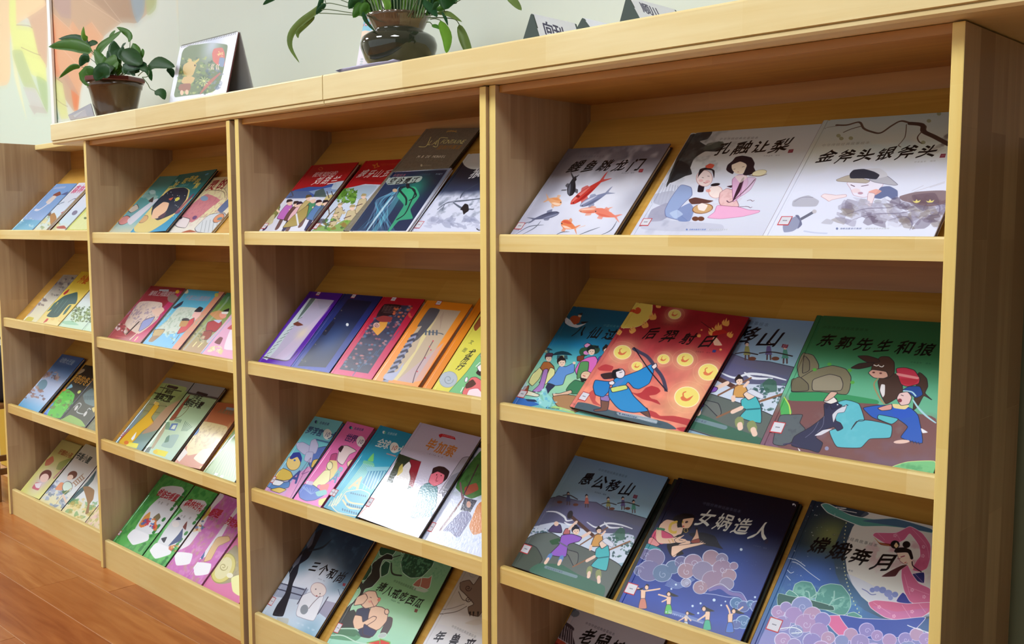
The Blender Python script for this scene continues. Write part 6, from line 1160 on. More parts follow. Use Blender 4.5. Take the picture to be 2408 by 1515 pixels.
def a_zhu(A):
    A.G([(0, (120, 170, 130)), (.4, (140, 196, 140)), (.6, (170, 220, 180)), (1, (170, 226, 206))], .1, 60, 4); A.frame(*Yd); dk = (44, 48, 44); ol = ((206, 232, 210), 5)
    for q in ([(1560, 370), (1700, 380), (1815, 420), (1790, 500), (1700, 590), (1600, 600), (1530, 550), (1515, 460)], [(1330, 310), (1480, 330), (1440, 400), (1330, 400)], [(1380, 450), (1420, 470), (1400, 560), (1340, 590), (1340, 500)], [(1200, 500), (1250, 480), (1280, 540), (1230, 610), (1160, 620)], [(1490, 320), (1560, 340), (1530, 390)], [(1130, 630), (1160, 640), (1140, 700), (1100, 690)], [(1240, 560), (1300, 560), (1270, 640), (1200, 690)]): A.P((40, 84, 60), q, o=ol)
    A.N(.8, 6, 3, (90, 150, 110), .56, .62, (1500, 340, 1830, 640)); A.P((180, 210, 180), [(1660, 440), (1900, 480), (1940, 540), (1800, 520)], a=0.0)
    A.P(dk, [(1300, 440), (1390, 385), (1440, 400), (1440, 440), (1360, 440), (1330, 520), (1330, 600), (1260, 680), (1200, 700), (1180, 740), (1130, 800), (1080, 850), (1040, 980), (1000, 1080), (860, 1060), (960, 930), (1090, 810), (1150, 740), (1180, 640), (1250, 560), (1260, 480)], o=ol); A.L(dk, 34, [(1180, 700), (1150, 640), (1130, 620)]); A.L(dk, 18, [(1440, 420), (1510, 400)], taper=.6); A.L(dk, 12, [(1430, 470), (1440, 560), (1520, 580)])
    A.P((60, 62, 62), [(900, 990), (1100, 880), (1150, 1050), (1100, 1120), (900, 1080)])
    A.P((170, 110, 90), [(1650, 660), (1700, 600), (1760, 600), (1790, 580), (1770, 680), (1740, 700)], o=ol); A.P((170, 110, 90), [(1620, 665), (1660, 620), (1700, 600), (1680, 680)], o=ol); A.P((196, 206, 190), [(1640, 680), (1760, 710), (1720, 730), (1620, 700)], a=.8)
    A.T(SER_A, 1460, 628, 1640, 700, (80, 110, 80), .9); A.T('猪八戒吃西瓜', 1345, 685, 1670, 825, (16, 26, 18), .86, 'b'); A.T(AUTH, 1432, 795, 1500, 822, (70, 120, 90), .9); A.Q((120, 70, 60), [(1642, 872), (1668, 880), (1655, 908), (1632, 900)])
    sk = (240, 200, 170); o = ((90, 60, 60), 5)
    A.P((60, 64, 90), [(1130, 880), (1230, 860), (1260, 980), (1320, 1040), (1240, 1130), (1120, 1100), (1110, 960)], o=o); A.P((90, 80, 84), [(1400, 950), (1440, 960), (1430, 1030), (1380, 1110), (1330, 1100)], o=o)
    A.P(sk, [(1260, 850), (1350, 860), (1400, 900), (1390, 980), (1330, 1050), (1260, 1075), (1220, 1030), (1230, 920)], o=o); A.P(sk, [(1180, 740), (1230, 715), (1290, 720), (1310, 770), (1335, 780), (1320, 810), (1290, 850), (1200, 870), (1160, 830)], o=o); A.P(sk, [(1100, 840), (1130, 770), (1200, 740), (1220, 780), (1180, 830), (1130, 840)], o=o)
    A.P(sk, [(1110, 930), (1170, 940), (1180, 990), (1270, 940), (1300, 950), (1280, 980), (1180, 1040), (1110, 1060), (1090, 990)], o=o); A.E((220, 130, 110), 1322, 792, 14, 18, 20); A.L((110, 60, 60), 4, [(1240, 770), (1256, 776)]); A.L((160, 90, 90), 4, [(1250, 800), (1280, 860)]); A.E((240, 140, 130), 1240, 810, 14, 10, a=.5); A.E(sk, 1390, 900, 20, 24, 0, o=o)
    A.P((60, 64, 100), [(1190, 1010), (1240, 1040), (1300, 1070), (1260, 1120), (1180, 1100)], o=o); A.E((190, 200, 196), 1350, 1110, 40, 22, -15, o=ol); A.Q((220, 70, 60), [(1215, 1175), (1330, 1150), (1420, 1185), (1300, 1230)], o=((120, 190, 90), 8)); A.Q((220, 70, 60), [(1330, 1140), (1420, 1170), (1400, 1230), (1330, 1200)], o=((120, 190, 90), 8))
    A.P((90, 150, 110), [(900, 1050), (1100, 1040), (1160, 1120), (1100, 1160), (860, 1130)], a=.8); A.L((210, 236, 220), 8, [(930, 1050), (1100, 1050), (1140, 1070)]); A.L((210, 236, 220), 8, [(860, 1110), (1000, 1110), (1130, 1170), (1280, 1190)])
book(2, 4, .0165, .009, 'green picture book of a resting pig figure under a tree', a_zhu, tl=(896, 1287), tr=(1063.6,1330.2), h=.31, edge=(14, 24, 26), sticker=(785, 1474, .018, .026, 0))
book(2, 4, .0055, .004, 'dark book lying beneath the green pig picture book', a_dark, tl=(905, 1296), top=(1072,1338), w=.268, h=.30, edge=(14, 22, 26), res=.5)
def a_nian(A):
    A.G([(0, (176, 166, 150)), (.3, (196, 186, 166)), (.5, (224, 222, 222)), (1, (214, 216, 230))], .2, 60, 3); A.frame(*Yd); br = (130, 108, 90)
    A.P(br, [(2040, 640), (2120, 620), (2160, 660), (2240, 560), (2400, 600), (2400, 900), (2240, 900), (2200, 940), (2120, 920), (2110, 860), (2160, 830), (2080, 740), (2040, 700)], o=((84, 64, 54), 6)); curl(A, (70, 50, 44), 6, 2110, 690, 30); curl(A, (70, 50, 44), 6, 2110, 790, 26); curl(A, (160, 150, 140), 6, 2150, 560, 40)
    for x in (2120, 2150, 2190): A.P((40, 34, 34), [(x, 900), (x+16, 900), (x+6, 945)])
    A.L((90, 76, 66), 5, [(1860, 920), (2000, 900), (2100, 850)]); A.L((90, 76, 66), 5, [(1860, 880), (1960, 870), (2080, 830)], a=.6); A.L((90, 70, 60), 5, [(2025, 720), (2060, 790), (2100, 800)]); A.P((190, 176, 150), [(2080, 1000), (2200, 960), (2240, 1000), (2180, 1020)], a=.9); A.P((230, 226, 220), [(1830, 1000), (1960, 930), (2300, 960), (2300, 1100), (1900, 1020)], a=.5)
    A.T(SER_A, 1975, 1030, 2170, 1120, (150, 150, 150), .9); A.T('年兽来', 1860, 1120, 2120, 1190, (24, 26, 40), .62, 'b')
book(2, 4, .0145, .010, 'pale book with a brown curly beast at the right end of the bottom shelf', a_nian, bl=(994.5,1515), w=.29, h=.325, edge=(150, 140, 130))
# ================================================================== bookcase with green and pink books
Xa, Xb, Xc = (0, 320, 3.987), (0, 680, 3.987), (0, 1000, 2.942)
def a_teal0(A):
    A.G([(0, (70, 140, 130)), (.4, (80, 160, 160)), (.7, (120, 190, 206)), (1, (226, 214, 180))], .1); A.frame(*Xa)
    blotch(A, [(160, 200, 190), (130, 176, 170)], 1300, 520, 1460, 600, 20, 26, 3, .7, 2); A.E((176, 210, 206), 1430, 525, 30, 20); A.P((220, 210, 196), [(1200, 690), (1280, 640), (1300, 680), (1230, 720)], o=OK_); A.E((226, 150, 150), 1165, 790, 60, 34, -30, o=OK_); A.P((226, 220, 232), [(1200, 780), (1440, 600), (1480, 600), (1230, 830)], a=.9); A.P((70, 60, 60), [(1390, 610), (1440, 570), (1430, 620)])
book(1, 1, .011, .009, 'pale teal picture book partly behind the dark teal one', a_teal0, tl=(376,415.3), top=(413.8,414), w=.18, edge=(60, 110, 110))
def a_teal(A):
    A.G([(0, (16, 106, 100)), (.3, (20, 116, 116)), (.6, (36, 140, 170)), (1, (50, 160, 206))], .08); A.frame(*Xa)
    A.P((226, 206, 130), [(1440, 560), (1600, 490), (1720, 480), (1780, 510), (1740, 640), (1560, 800), (1400, 900), (1270, 900), (1260, 840)]); A.P((26, 46, 66), [(1450, 620), (1600, 500), (1720, 482), (1765, 510), (1740, 600), (1640, 720), (1480, 790), (1420, 740), (1430, 660)])
    A.P((240, 196, 160), [(1440, 690), (1530, 620), (1585, 630), (1560, 700), (1480, 770), (1420, 770)]); A.P((206, 90, 70), [(1580, 590), (1625, 575), (1600, 605)]); A.E((220, 214, 90), 1662, 592, 26, 14, -35); A.P((90, 60, 80), [(1480, 760), (1560, 710), (1530, 770)]); A.E((214, 170, 120), 1345, 780, 50, 26, -35, o=((120, 90, 70), 3))
    r = random.Random(2)
    for k in range(26): A.E((220, 230, 220), r.uniform(1560, 1740), r.uniform(520, 760), 4, a=.8)
    A.P((140, 60, 90), [(1640, 720), (1800, 550), (1820, 550), (1680, 720)], a=.8); A.L((230, 210, 130), 7, [(1690, 690), (1800, 580)])
    for i, (x, y) in enumerate(((1578, 495), (1650, 455), (1735, 420), (1790, 400), (1830, 398), (1850, 425), (1845, 465))): A.T('昭好思奇亲的熊'[i], x, y, x+1, y, (220, 196, 90), 46, 'B')
    A.T('经典童话', 1690, 468, 1760, 455, (110, 180, 176), .9); A.E((120, 190, 190), 1655, 420, 16, 12, -30); A.E((90, 170, 200), 1940, 358, 20, 6, -25)
book(1, 1, .0225, .009, 'dark teal picture book with a round starry picture, tilted on its shelf', a_teal, tl=(421.4,411.5), tr=(510.4,397.8), edge=(14, 24, 28))
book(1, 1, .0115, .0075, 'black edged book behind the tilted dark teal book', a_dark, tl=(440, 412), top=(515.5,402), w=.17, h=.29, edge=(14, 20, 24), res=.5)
def a_ling(A):
    A.G([(0, (214, 200, 150)), (.4, (226, 216, 176)), (1, (236, 232, 226))], .05); A.frame(*Xa)
    A.E((230, 220, 170), 1960, 620, 190, 110, -35, o=((140, 130, 90), 3)); A.P((206, 130, 136), [(1700, 730), (1930, 545), (2065, 600), (1990, 660), (1800, 810)]); A.N(.5, 8, 4, (180, 100, 120), .5, .7, (1700, 550, 2060, 810)); A.E((130, 160, 190), 1915, 585, 36, 24); A.E((110, 70, 120), 1825, 765, 24, 16, -30)
    A.P((232, 220, 220), [(1620, 800), (1700, 760), (1780, 780), (1740, 860), (1660, 850)], o=OK_); A.E((70, 40, 60), 1690, 765, 20, 14); A.P((90, 110, 150), [(2040, 690), (2140, 590), (2160, 640), (2080, 720)]); A.P((214, 220, 224), [(1830, 860), (1960, 740), (2100, 720), (2140, 800), (2000, 910), (1850, 900)], o=OK_)
    for k in range(6): A.L((150, 160, 164), 4, [(1900+k*36, 800-k*8), (1880+k*36, 900)])
    A.E((226, 150, 110), 2050, 770, 60, 30, -35, o=OK_); A.E((90, 140, 160), 2060, 775, 26, 12, -20); A.P((176, 90, 50), [(1700, 905), (1780, 880), (1840, 900)]); A.T('灵的', 1995, 462, 2090, 450, (150, 30, 44), .8, 'B'); A.T('作绘者名', 2020, 512, 2110, 490, (110, 90, 70), .6); A.L((140, 120, 90), 4, [(1880, 560), (1960, 510), (2090, 520), (2110, 580)])
book(1, 1, .0105, .008, 'cream picture book with red title at the right end of its top shelf', a_ling, bl=(384,547), w=.31, h=.275, edge=(206, 190, 160))
# second row
def scroll(A, bg, x0, sky):
    pass
def a_mar(A):
    A.G([(0, (140, 36, 46)), (.5, (170, 60, 80)), (1, (176, 80, 84))], .05); A.frame(*Xb); A.L((196, 196, 206), 30, [(1400, -60), (960, 450)], sm=False); A.P((206, 50, 110), [(1640, 60), (1700, 30), (1420, 400), (1280, 500), (1240, 470)], a=.8)
    A.P((226, 206, 190), [(1310, 120), (1520, 130), (1480, 280), (1300, 420), (1170, 330)]); A.N(.7, 8, 5, (150, 130, 160), .5, .65, (1190, 120, 1500, 350)); A.T('清明上河图里的', 1420, 38, 1620, 48, (190, 170, 170), .95, 'B'); A.E((226, 180, 60), 1664, 25, 20, 16, -30); A.E((150, 130, 120), 1620, 90, 50, 40); A.Q((180, 190, 200), [(1495, 2), (1585, 4), (1580, 22), (1490, 18)])
    blotch(A, [(236, 226, 226), (120, 60, 60), (200, 180, 160)], 1070, 330, 1200, 420, 22, 18, 3, .8); A.P((236, 200, 180), [(1420, 200), (1520, 170), (1540, 200), (1470, 260)]); A.P((160, 170, 220), [(1340, 300), (1450, 260), (1400, 340), (1300, 400)], o=OK_); A.L((60, 50, 50), 16, [(1300, 310), (1190, 420)]); A.L(SK, 12, [(1300, 400), (1220, 470)]); A.L((220, 120, 120), 3, [(1085, 440), (1180, 455)]); A.L((240, 226, 150), 12, [(1290, 450), (1265, 480)])
book(1, 2, .0185, .011, 'maroon picture book with a scroll scene, first on its shelf', a_mar, tl=(355,672.4), tr=(436.4,678.7), edge=(150, 150, 160))
def a_cy(A):
    A.G([(0, (70, 170, 200)), (.5, (120, 200, 230)), (1, (100, 180, 230))], .05); A.frame(*Xb); A.P((220, 150, 120), [(2060, 20), (2110, 40), (1690, 560), (1610, 555)]); 
    for k in range(14): A.E((200, 170, 110), 2060-k*30, 75+k*36, 7, a=.8)
    A.P((206, 216, 200), [(1680, 170), (1880, 190), (1780, 340), (1620, 420), (1450, 400), (1560, 300)]); A.N(.6, 8, 5, (150, 176, 150), .5, .65, (1480, 170, 1880, 430)); A.E((220, 220, 190), 1745, 22, 22, 22); A.E((210, 200, 90), 2030, 55, 20, 18, -40); A.T('千里江山图里的', 1755, 80, 1950, 92, (170, 160, 180), .95, 'B')
    A.P((240, 190, 180), [(1800, 250), (1840, 200), (1890, 190), (1880, 240), (1830, 290)]); A.P((30, 30, 40), [(1820, 210), (1870, 165), (1905, 180), (1880, 215)]); A.P((206, 50, 60), [(1760, 300), (1820, 270), (1810, 320), (1730, 400), (1660, 420), (1700, 350)], o=OK_); A.E((30, 26, 30), 1740, 290, 36, 18); A.P((190, 140, 70), [(1700, 300), (1770, 300), (1740, 350), (1680, 350)]); A.P((190, 160, 90), [(1450, 380), (1545, 380), (1500, 440), (1430, 440)], o=OK_); A.P((150, 110, 60), [(1430, 440), (1500, 440), (1430, 495), (1390, 490)]); A.P((50, 60, 80), [(1620, 170), (1720, 110), (1700, 150), (1640, 185)]); A.L((70, 70, 90), 8, [(1680, 430), (1620, 510)]); blotch(A, [(180, 220, 220), (150, 170, 150)], 1540, 400, 1650, 480, 16, 16, 3, .8)
book(1, 2, .0195, .012, 'sky blue picture book with a drummer child in red', a_cy, tl=(441.4,680.4), tr=(529.2,687.4), w=.25, edge=(90, 60, 110))
def a_gr(A):
    A.G([(0, (60, 130, 100)), (.2, (110, 150, 70)), (.5, (150, 160, 90)), (1, (190, 150, 110))], .1); A.frame(*Xb); A.L((170, 190, 190), 22, [(2140, 80), (2120, 120), (1730, 560)], sm=False, a=.5); A.P((226, 150, 100), [(1960, 230), (2060, 200), (2120, 240), (2060, 300)], a=.8); A.E((240, 160, 140), 2090, 245, 34, 30); A.P((24, 26, 30), [(2090, 205), (2150, 180), (2140, 215)]); A.P((240, 236, 230), [(2080, 215), (2140, 212), (2130, 235), (2080, 232)])
    A.P((176, 40, 50), [(1950, 310), (2060, 290), (2080, 330), (2020, 400), (1930, 390)], o=OK_); A.P((150, 60, 40), [(1900, 400), (1990, 390), (1960, 470), (1880, 470)], o=OK_); A.P((190, 200, 226), [(2000, 290), (2080, 290), (2050, 320)]); blotch(A, [(200, 190, 150), (110, 120, 80)], 1780, 340, 1920, 500, 22, 20, 3, .7); A.L((230, 220, 150), 14, [(1890, 510), (1860, 540)]); A.L((230, 220, 150), 14, [(1840, 500), (1810, 535)]); A.P((200, 206, 226), [(2090, 340), (2160, 280), (1960, 500), (1940, 480)], a=.8)
book(1, 2, .0135, .010, 'olive green picture book with a child dressed in red', a_gr, tl=(534,688.7), top=(548,690), w=.13, edge=(90, 100, 110))
def a_pk(A):
    A.G([(0, (200, 170, 190)), (.6, (226, 170, 200)), (1, (236, 170, 200))], .05); A.frame(*Xb); A.L((150, 180, 206), 12, [(2200, 230), (1890, 600)], sm=False); A.P((240, 226, 236), [(2180, 340), (2300, 340), (2300, 560), (2100, 560)]); A.P((120, 50, 60), [(2010, 500), (2060, 450), (2090, 460), (2060, 520)]); blotch(A, [(226, 214, 150), (236, 230, 190)], 1960, 540, 2090, 600, 24, 18, 3, .8); A.P((190, 60, 70), [(2130, 370), (2180, 330), (2180, 380)])
book(1, 2, .0165, .009, 'pink picture book at the right end, cut off by the upright', a_pk, bl=(471.5,830.5), w=.20, h=.27, edge=(170, 120, 150))
# third row
def sleeve(A, q): A.P((150, 146, 140), q, a=.9, sm=False); A.N(.3, 10, 3, (190, 190, 186), .5, .8)
def a_yg(A):
    A.G([(0, (150, 150, 140)), (.12, (150, 150, 140)), (.14, (150, 180, 110)), (.4, (160, 160, 110)), (1, (110, 150, 160))], .02); A.frame(*Xb)
    A.P((166, 190, 116), [(1500, 880), (1740, 920), (1740, 950), (1600, 1060), (1410, 1020)]); 
    for l in ([(1440, 970), (1640, 1010)], [(1500, 920), (1700, 960)], [(1560, 900), (1480, 1020)], [(1650, 920), (1560, 1050)], [(1350, 1140), (1500, 1160)], [(1400, 1080), (1560, 1100)]): A.L((50, 60, 50), 6, l, sm=False)
    A.P((150, 150, 100), [(1340, 1060), (1560, 1080), (1480, 1180), (1340, 1160)], a=.8); A.L((60, 50, 50), 20, [(1575, 910), (1660, 930)], sm=False); A.T('凝视的', 1560, 958, 1605, 968, (26, 34, 30), .95, 'B'); A.T('盛典之旅', 1480, 1005, 1590, 1032, (20, 26, 26), 1.0, 'B')
    A.P((200, 60, 40), [(1120, 1420), (1190, 1320), (1220, 1310), (1170, 1420), (1130, 1450)]); A.P((226, 180, 50), [(1450, 1080), (1490, 1100), (1420, 1200), (1440, 1260), (1340, 1330), (1260, 1420), (1200, 1470), (1110, 1440), (1240, 1300), (1380, 1170)], o=((140, 100, 30), 4)); A.P((240, 200, 150), [(1440, 1075), (1460, 1050), (1480, 1080)]); A.E((226, 190, 90), 1470, 1075, 24, 16)
    A.P((200, 150, 120), [(1560, 1110), (1700, 1040), (1540, 1290), (1330, 1360), (1440, 1240)], a=.7); A.P((236, 240, 246), [(1230, 1400), (1280, 1340), (1260, 1400), (1240, 1420)]); A.P((130, 160, 190), [(1050, 1390), (1330, 1130), (1370, 1100), (1250, 1290), (1100, 1420)], a=.6); A.Q((226, 216, 60), [(1200, 1435), (1300, 1450), (1280, 1495), (1180, 1470)]); A.E((220, 120, 50), 1185, 1440, 22, 18)
book(1, 3, .0185, .010, 'picture book of a figure in a flowing yellow gown, in a clear plastic sleeve', a_yg, tl=(391.3,888), tr=(456.5,900.7), edge=(60, 70, 60), gloss=.15, sticker=(274, 1018, .012, .018, 0))
def a_gc(A):
    A.G([(0, (150, 150, 146)), (.13, (150, 150, 146)), (.15, (60, 50, 50)), (.17, (170, 200, 150)), (.7, (180, 206, 170)), (1, (190, 220, 206))], .02); A.frame(*Xb)
    A.P((150, 70, 50), [(1760, 1010), (1780, 1000), (1640, 1220), (1590, 1220)], a=.9); A.L((60, 50, 50), 18, [(1850, 970), (1940, 995)], sm=False); A.T('少年王', 1825, 1012, 1880, 1026, (40, 50, 40), .95, 'B'); A.T('图坦卡蒙', 1760, 1060, 1880, 1090, (30, 40, 40), .98, 'B'); A.L((110, 90, 60), 5, [(1720, 1120), (1770, 1100), (1740, 1150), (1680, 1200), (1610, 1210)])
    for k in range(5): A.L((60, 90, 80), 6, [(1650+k*12, 1215+k*3), (1640+k*12, 1240+k*3)], sm=False)
    A.Q((90, 120, 170), [(1610, 1260), (1670, 1260), (1640, 1330), (1580, 1320)]); A.Q((210, 224, 200), [(1625, 1275), (1655, 1275), (1635, 1315), (1600, 1310)])
    for k in range(6): A.L((50, 90, 70), 5, [(1740+k*12, 1240+k*10), (1700+k*10, 1330)], sm=False); A.L((60, 110, 80), 5, [(1550, 1250+k*12), (1590, 1255+k*12)], sm=False)
    A.P((150, 180, 170), [(1600, 1370), (1680, 1370), (1610, 1490), (1510, 1470)]); A.P((90, 130, 110), [(1560, 1390), (1590, 1370), (1580, 1430), (1540, 1440)]); A.P((176, 130, 100), [(1420, 1480), (1550, 1250), (1540, 1330), (1440, 1490)], a=.6); A.frame(*Xc); A.Q((90, 100, 100), [(975, 160), (1050, 150), (1030, 190), (960, 180)], a=.8); A.Q((226, 216, 60), [(1080, 165), (1165, 185), (1140, 220), (1070, 200)]); A.E((226, 196, 50), 1075, 185, 16, 14)
book(1, 3, .0185, .010, 'pale green picture book with small museum drawings, in a clear plastic sleeve', a_gc, tl=(459,900.7), tr=(533,913.3), w=.205, edge=(50, 50, 44), gloss=.15)
def a_or(A):
    A.G([(0, (176, 100, 60)), (1, (196, 120, 84))], .05); A.frame(*Xb); A.P((220, 200, 140), [(1900, 1240), (2130, 1290), (2100, 1400), (2000, 1500), (1760, 1560), (1760, 1440), (1850, 1330)]); A.N(.6, 8, 3, (170, 140, 90), .5, .65, (1760, 1240, 2130, 1560)); A.E((100, 140, 200), 1815, 1320, 44, 60, 35, o=((70, 100, 160), 5)); A.E((190, 130, 80), 2160, 1290, 24, 40, 20); A.T('人类文明', 2070, 1140, 2170, 1160, (130, 120, 90), .9, 'B'); A.Q((150, 160, 170), [(2125, 1105), (2200, 1118), (2190, 1140), (2115, 1130)])
    A.frame(*Xc); A.P((236, 226, 190), [(1340, 230), (1400, 170), (1480, 160), (1480, 220), (1400, 270)]); A.Q((210, 200, 190), [(1190, 200), (1260, 140), (1300, 190), (1240, 255)]); A.P((226, 190, 110), [(1380, 290), (1420, 280), (1400, 312)])
book(1, 3, .0135, .010, 'orange brown picture book with an old map and blue vase', a_or, tl=(511.7,945.9), top=(550.5,950.9), w=.165, edge=(130, 70, 50))
def a_gs(A):
    A.G([(0, (120, 150, 70)), (1, (130, 160, 90))], .1); A.frame(*Xc); A.L((226, 230, 240), 14, [(1630, 60), (1420, 300)], sm=False)
    for k in range(26): A.L((90, 120, 60) if k % 2 else (170, 190, 120), 5, [(1470+k*9, 330+k*2), (1560+k*6, 180+k)], a=.7)
    A.Q((236, 240, 236), [(1490, 330), (1510, 335), (1500, 350), (1480, 345)]); A.Q((236, 240, 236), [(1530, 345), (1548, 350), (1540, 365), (1520, 358)])
book(1, 3, .0165, .009, 'grass green picture book at the right end, cut off by the upright', a_gs, bl=(479.3,1108), w=.19, h=.27, edge=(60, 80, 150), gloss=.34)
# bottom row
def leafy(dx, dy, title, tx, c1, c2, main):
    def f(A):
        A.F(c1); A.N(.5, 16, 4, c2, .5, .7); A.frame(*Xc); m = lambda x, y: (x+dx, y+dy)
        A.P((232, 234, 240), [m(1190, 420), m(1260, 430), m(1280, 470), m(1240, 520), m(1130, 520), m(1090, 470), m(1120, 430)]); A.P((226, 230, 236), [m(1040, 560), m(1110, 500), m(1200, 520), m(1230, 570), m(1180, 650), m(1110, 740), m(1000, 760), m(930, 730), m(980, 640)]); A.P((240, 242, 248), [m(880, 770), m(930, 720), m(1030, 760), m(1020, 800), m(920, 830)])
        A.T(title, *m(*tx[0]), *m(*tx[1]), (190, 30, 50), 1.0, 'b'); A.T('作者 绘', *m(1100, 535), *m(1160, 548), (140, 140, 140), .6); r = random.Random(5)
        for k in range(30): x, y = m(r.uniform(820, 1300), 0)[0], r.uniform(450, 880)+dy; A.E(c2, 1330+dx-(y-dy-400)*.78, y, 14, 9, -40, a=.8)
        main(A, m)
    return f
def m1(A, m):
    A.P((226, 160, 80), [m(960, 690), m(1000, 630), m(1040, 600), m(1030, 660), m(980, 710)]); A.P((130, 120, 90), [m(1060, 640), m(1100, 610), m(1110, 640), m(1080, 670)]); blotch(A, [(196, 50, 70), (70, 110, 180), (226, 120, 60)], *m(980, 650), *m(1090, 720), 26, 16, 3, .85)
def m2(A, m):
    A.P((60, 80, 130), [m(1080, 660), m(1110, 620), m(1100, 700), m(1040, 730), m(1010, 740)]); A.E((244, 240, 240), *m(1060, 590), 26, 22); A.P((40, 44, 70), [m(1060, 560), m(1080, 540), m(1095, 560)]); A.P((120, 60, 60), [m(1110, 610), m(1140, 570), m(1130, 630)]); blotch(A, [(200, 90, 60), (226, 170, 90)], *m(1010, 740), *m(1090, 790), 14, 14, 3, .8); A.P((30, 36, 60), [m(960, 690), m(1000, 680), m(980, 720)])
book(1, 4, .0195, .011, 'leafy green picture book with a red five character title, first on the bottom shelf', leafy(0, 0, '爸爸去哪里了', ((1108, 468), (1240, 515)), (90, 180, 90), (36, 130, 60), m1), bl=(266.8,1270.2), br=(334.8,1305.2), h=.30, edge=(20, 90, 50), sticker=(282, 1254, .012, .018, 0))
book(1, 4, .0195, .011, 'leafy green picture book with a dog in a blue coat, second on the bottom shelf', leafy(155, 95, '森林的礼物', ((1150, 440), (1265, 490)), (96, 190, 96), (36, 136, 60), m2), bl=(338,1306), br=(387.5,1333), h=.30, edge=(20, 80, 50))
def pinky(dx, dy, title, tx, main):
    def f(A):
        A.F((206, 110, 190)); A.N(.6, 14, 5, (190, 170, 120), .5, .8); A.N(.5, 14, 9, (226, 160, 214), .5, .7); A.frame(*Xc); m = lambda x, y: (x+dx, y+dy)
        A.P((236, 232, 240), [m(1530, 500), m(1600, 480), m(1680, 560), m(1600, 650), m(1540, 760), m(1440, 900), m(1340, 940), m(1360, 820), m(1440, 680)]); A.P((244, 244, 250), [m(1340, 950), m(1460, 960), m(1440, 1030), m(1350, 1040)]); A.T(title, *m(*tx[0]), *m(*tx[1]), (190, 30, 50), 1.05, 'b'); A.T('作者 绘', *m(1580, 715), *m(1630, 730), (140, 140, 150), .6); main(A, m)
    return f
def m3(A, m): A.P((214, 190, 90), [m(1560, 640), m(1590, 620), m(1580, 680), m(1520, 740)]); A.P((60, 44, 44), [m(1540, 660), m(1570, 650), m(1540, 700), m(1500, 700)]); blotch(A, [(206, 120, 60), (236, 220, 180), (90, 120, 170)], *m(1460, 720), *m(1540, 800), 22, 15, 4, .85)
def m4(A, m): A.P((226, 190, 140), [m(1500, 780), m(1580, 770), m(1590, 800), m(1510, 840), m(1460, 930), m(1410, 945), m(1440, 880)], o=((170, 120, 80), 3)); A.P((70, 100, 160), [m(1380, 900), m(1420, 870), m(1400, 930)]); A.E((90, 70, 160), *m(1570, 875), 16, 12)
book(1, 4, .0175, .009, 'purple pink picture book with small animals, third on the bottom shelf', pinky(-130, -90+20, '都是', ((1606, 672), (1640, 684)), m3), bl=(390.9,1334.8), w=.144, h=.305, edge=(150, 60, 130))
book(1, 4, .021, .010, 'purple pink picture book with a long tan animal, fourth on the bottom shelf', pinky(0, 0, '请别吃掉', ((1552, 650), (1640, 688)), m4), bl=(438.5,1358.6), w=.098, h=.305, edge=(170, 90, 150))
def a_egg(A):
    A.F((220, 120, 170)); A.frame(*Xc); A.P((160, 160, 120), [(1540, 920), (1640, 830), (1660, 1060), (1540, 1100), (1480, 1080)], a=.9); A.N(.5, 12, 4, (190, 180, 130), .5, .7, (1450, 830, 1700, 1120)); A.E((216, 206, 120), 1545, 990, 74, 110, 30, o=((170, 160, 80), 5)); A.E((226, 220, 170), 1545, 990, 50, 84, 30); A.P((240, 240, 170), [(1600, 1060), (1660, 1040), (1660, 1180), (1610, 1150)]); A.E((240, 236, 210), 1590, 1040, 22, 18); curl(A, (180, 170, 110), 6, 1545, 980, 30)
book(1, 4, .0155, .009, 'pink picture book with a yellow egg shape, last on the bottom shelf', a_egg, bl=(477.6,1378), w=.22, h=.285, edge=(190, 90, 140))
# ================================================================== far bookcase
Wa, Wb, Wc = (0, 540, 5.827), (0, 680, 3.987), (0, 900, 3.788)
def a_b0(A):
    A.G([(0, (110, 160, 220)), (.5, (130, 170, 220)), (.75, (150, 180, 226)), (.77, (100, 170, 206)), (1, (110, 180, 206))], .02); A.frame(*Xa); A.L((190, 196, 226), 14, [(510, 490), (610, 480)], a=.6); A.P((130, 60, 50), [(500, 550), (560, 520), (570, 550), (500, 575)]); A.P((220, 206, 200), [(430, 620), (500, 560), (530, 570), (460, 640)]); A.L((220, 220, 236), 14, [(330, 690), (370, 690), (470, 620)]); A.P((60, 90, 150), [(570, 550), (640, 520), (620, 550)]); blotch(A, [(170, 210, 226), (206, 226, 230)], 150, 770, 330, 850, 14, 14, 3, .7)
book(0, 1, .0165, .010, 'light blue picture book at the far left of its top shelf', a_b0, tl=(133,432.9), tr=(184.3,431.6), w=.228, edge=(150, 180, 220))
def a_b1(A):
    A.G([(0, (226, 226, 240)), (.5, (206, 220, 240)), (.8, (196, 220, 230)), (1, (226, 220, 180))], .1); A.frame(*Xa); blotch(A, [(190, 190, 140), (140, 160, 110), (226, 214, 160)], 330, 760, 560, 860, 40, 26, 3, .7); A.P((170, 120, 60), [(470, 740), (510, 720), (530, 770), (500, 830), (480, 850), (470, 800)]); A.P((190, 80, 80), [(570, 720), (640, 685), (600, 730)]); A.P((90, 60, 50), [(440, 740), (480, 715), (470, 750)]); A.T('森林物语', 715, 500, 870, 492, (206, 80, 130), .9, 'B'); A.L((70, 80, 110), 5, [(640, 620), (690, 590), (720, 590)]); A.L((80, 110, 140), 7, [(490, 680), (550, 640), (600, 620)]); A.E((120, 120, 150), 700, 720, 30, 18, -35); A.P((176, 80, 70), [(530, 850), (600, 840), (620, 868), (540, 868)])
book(0, 1, .0155, .010, 'white and pale blue picture book with a brown animal, beside the light blue one', a_b1, tl=(185.6,430.4), top=(199,430), w=.13, edge=(220, 224, 236))
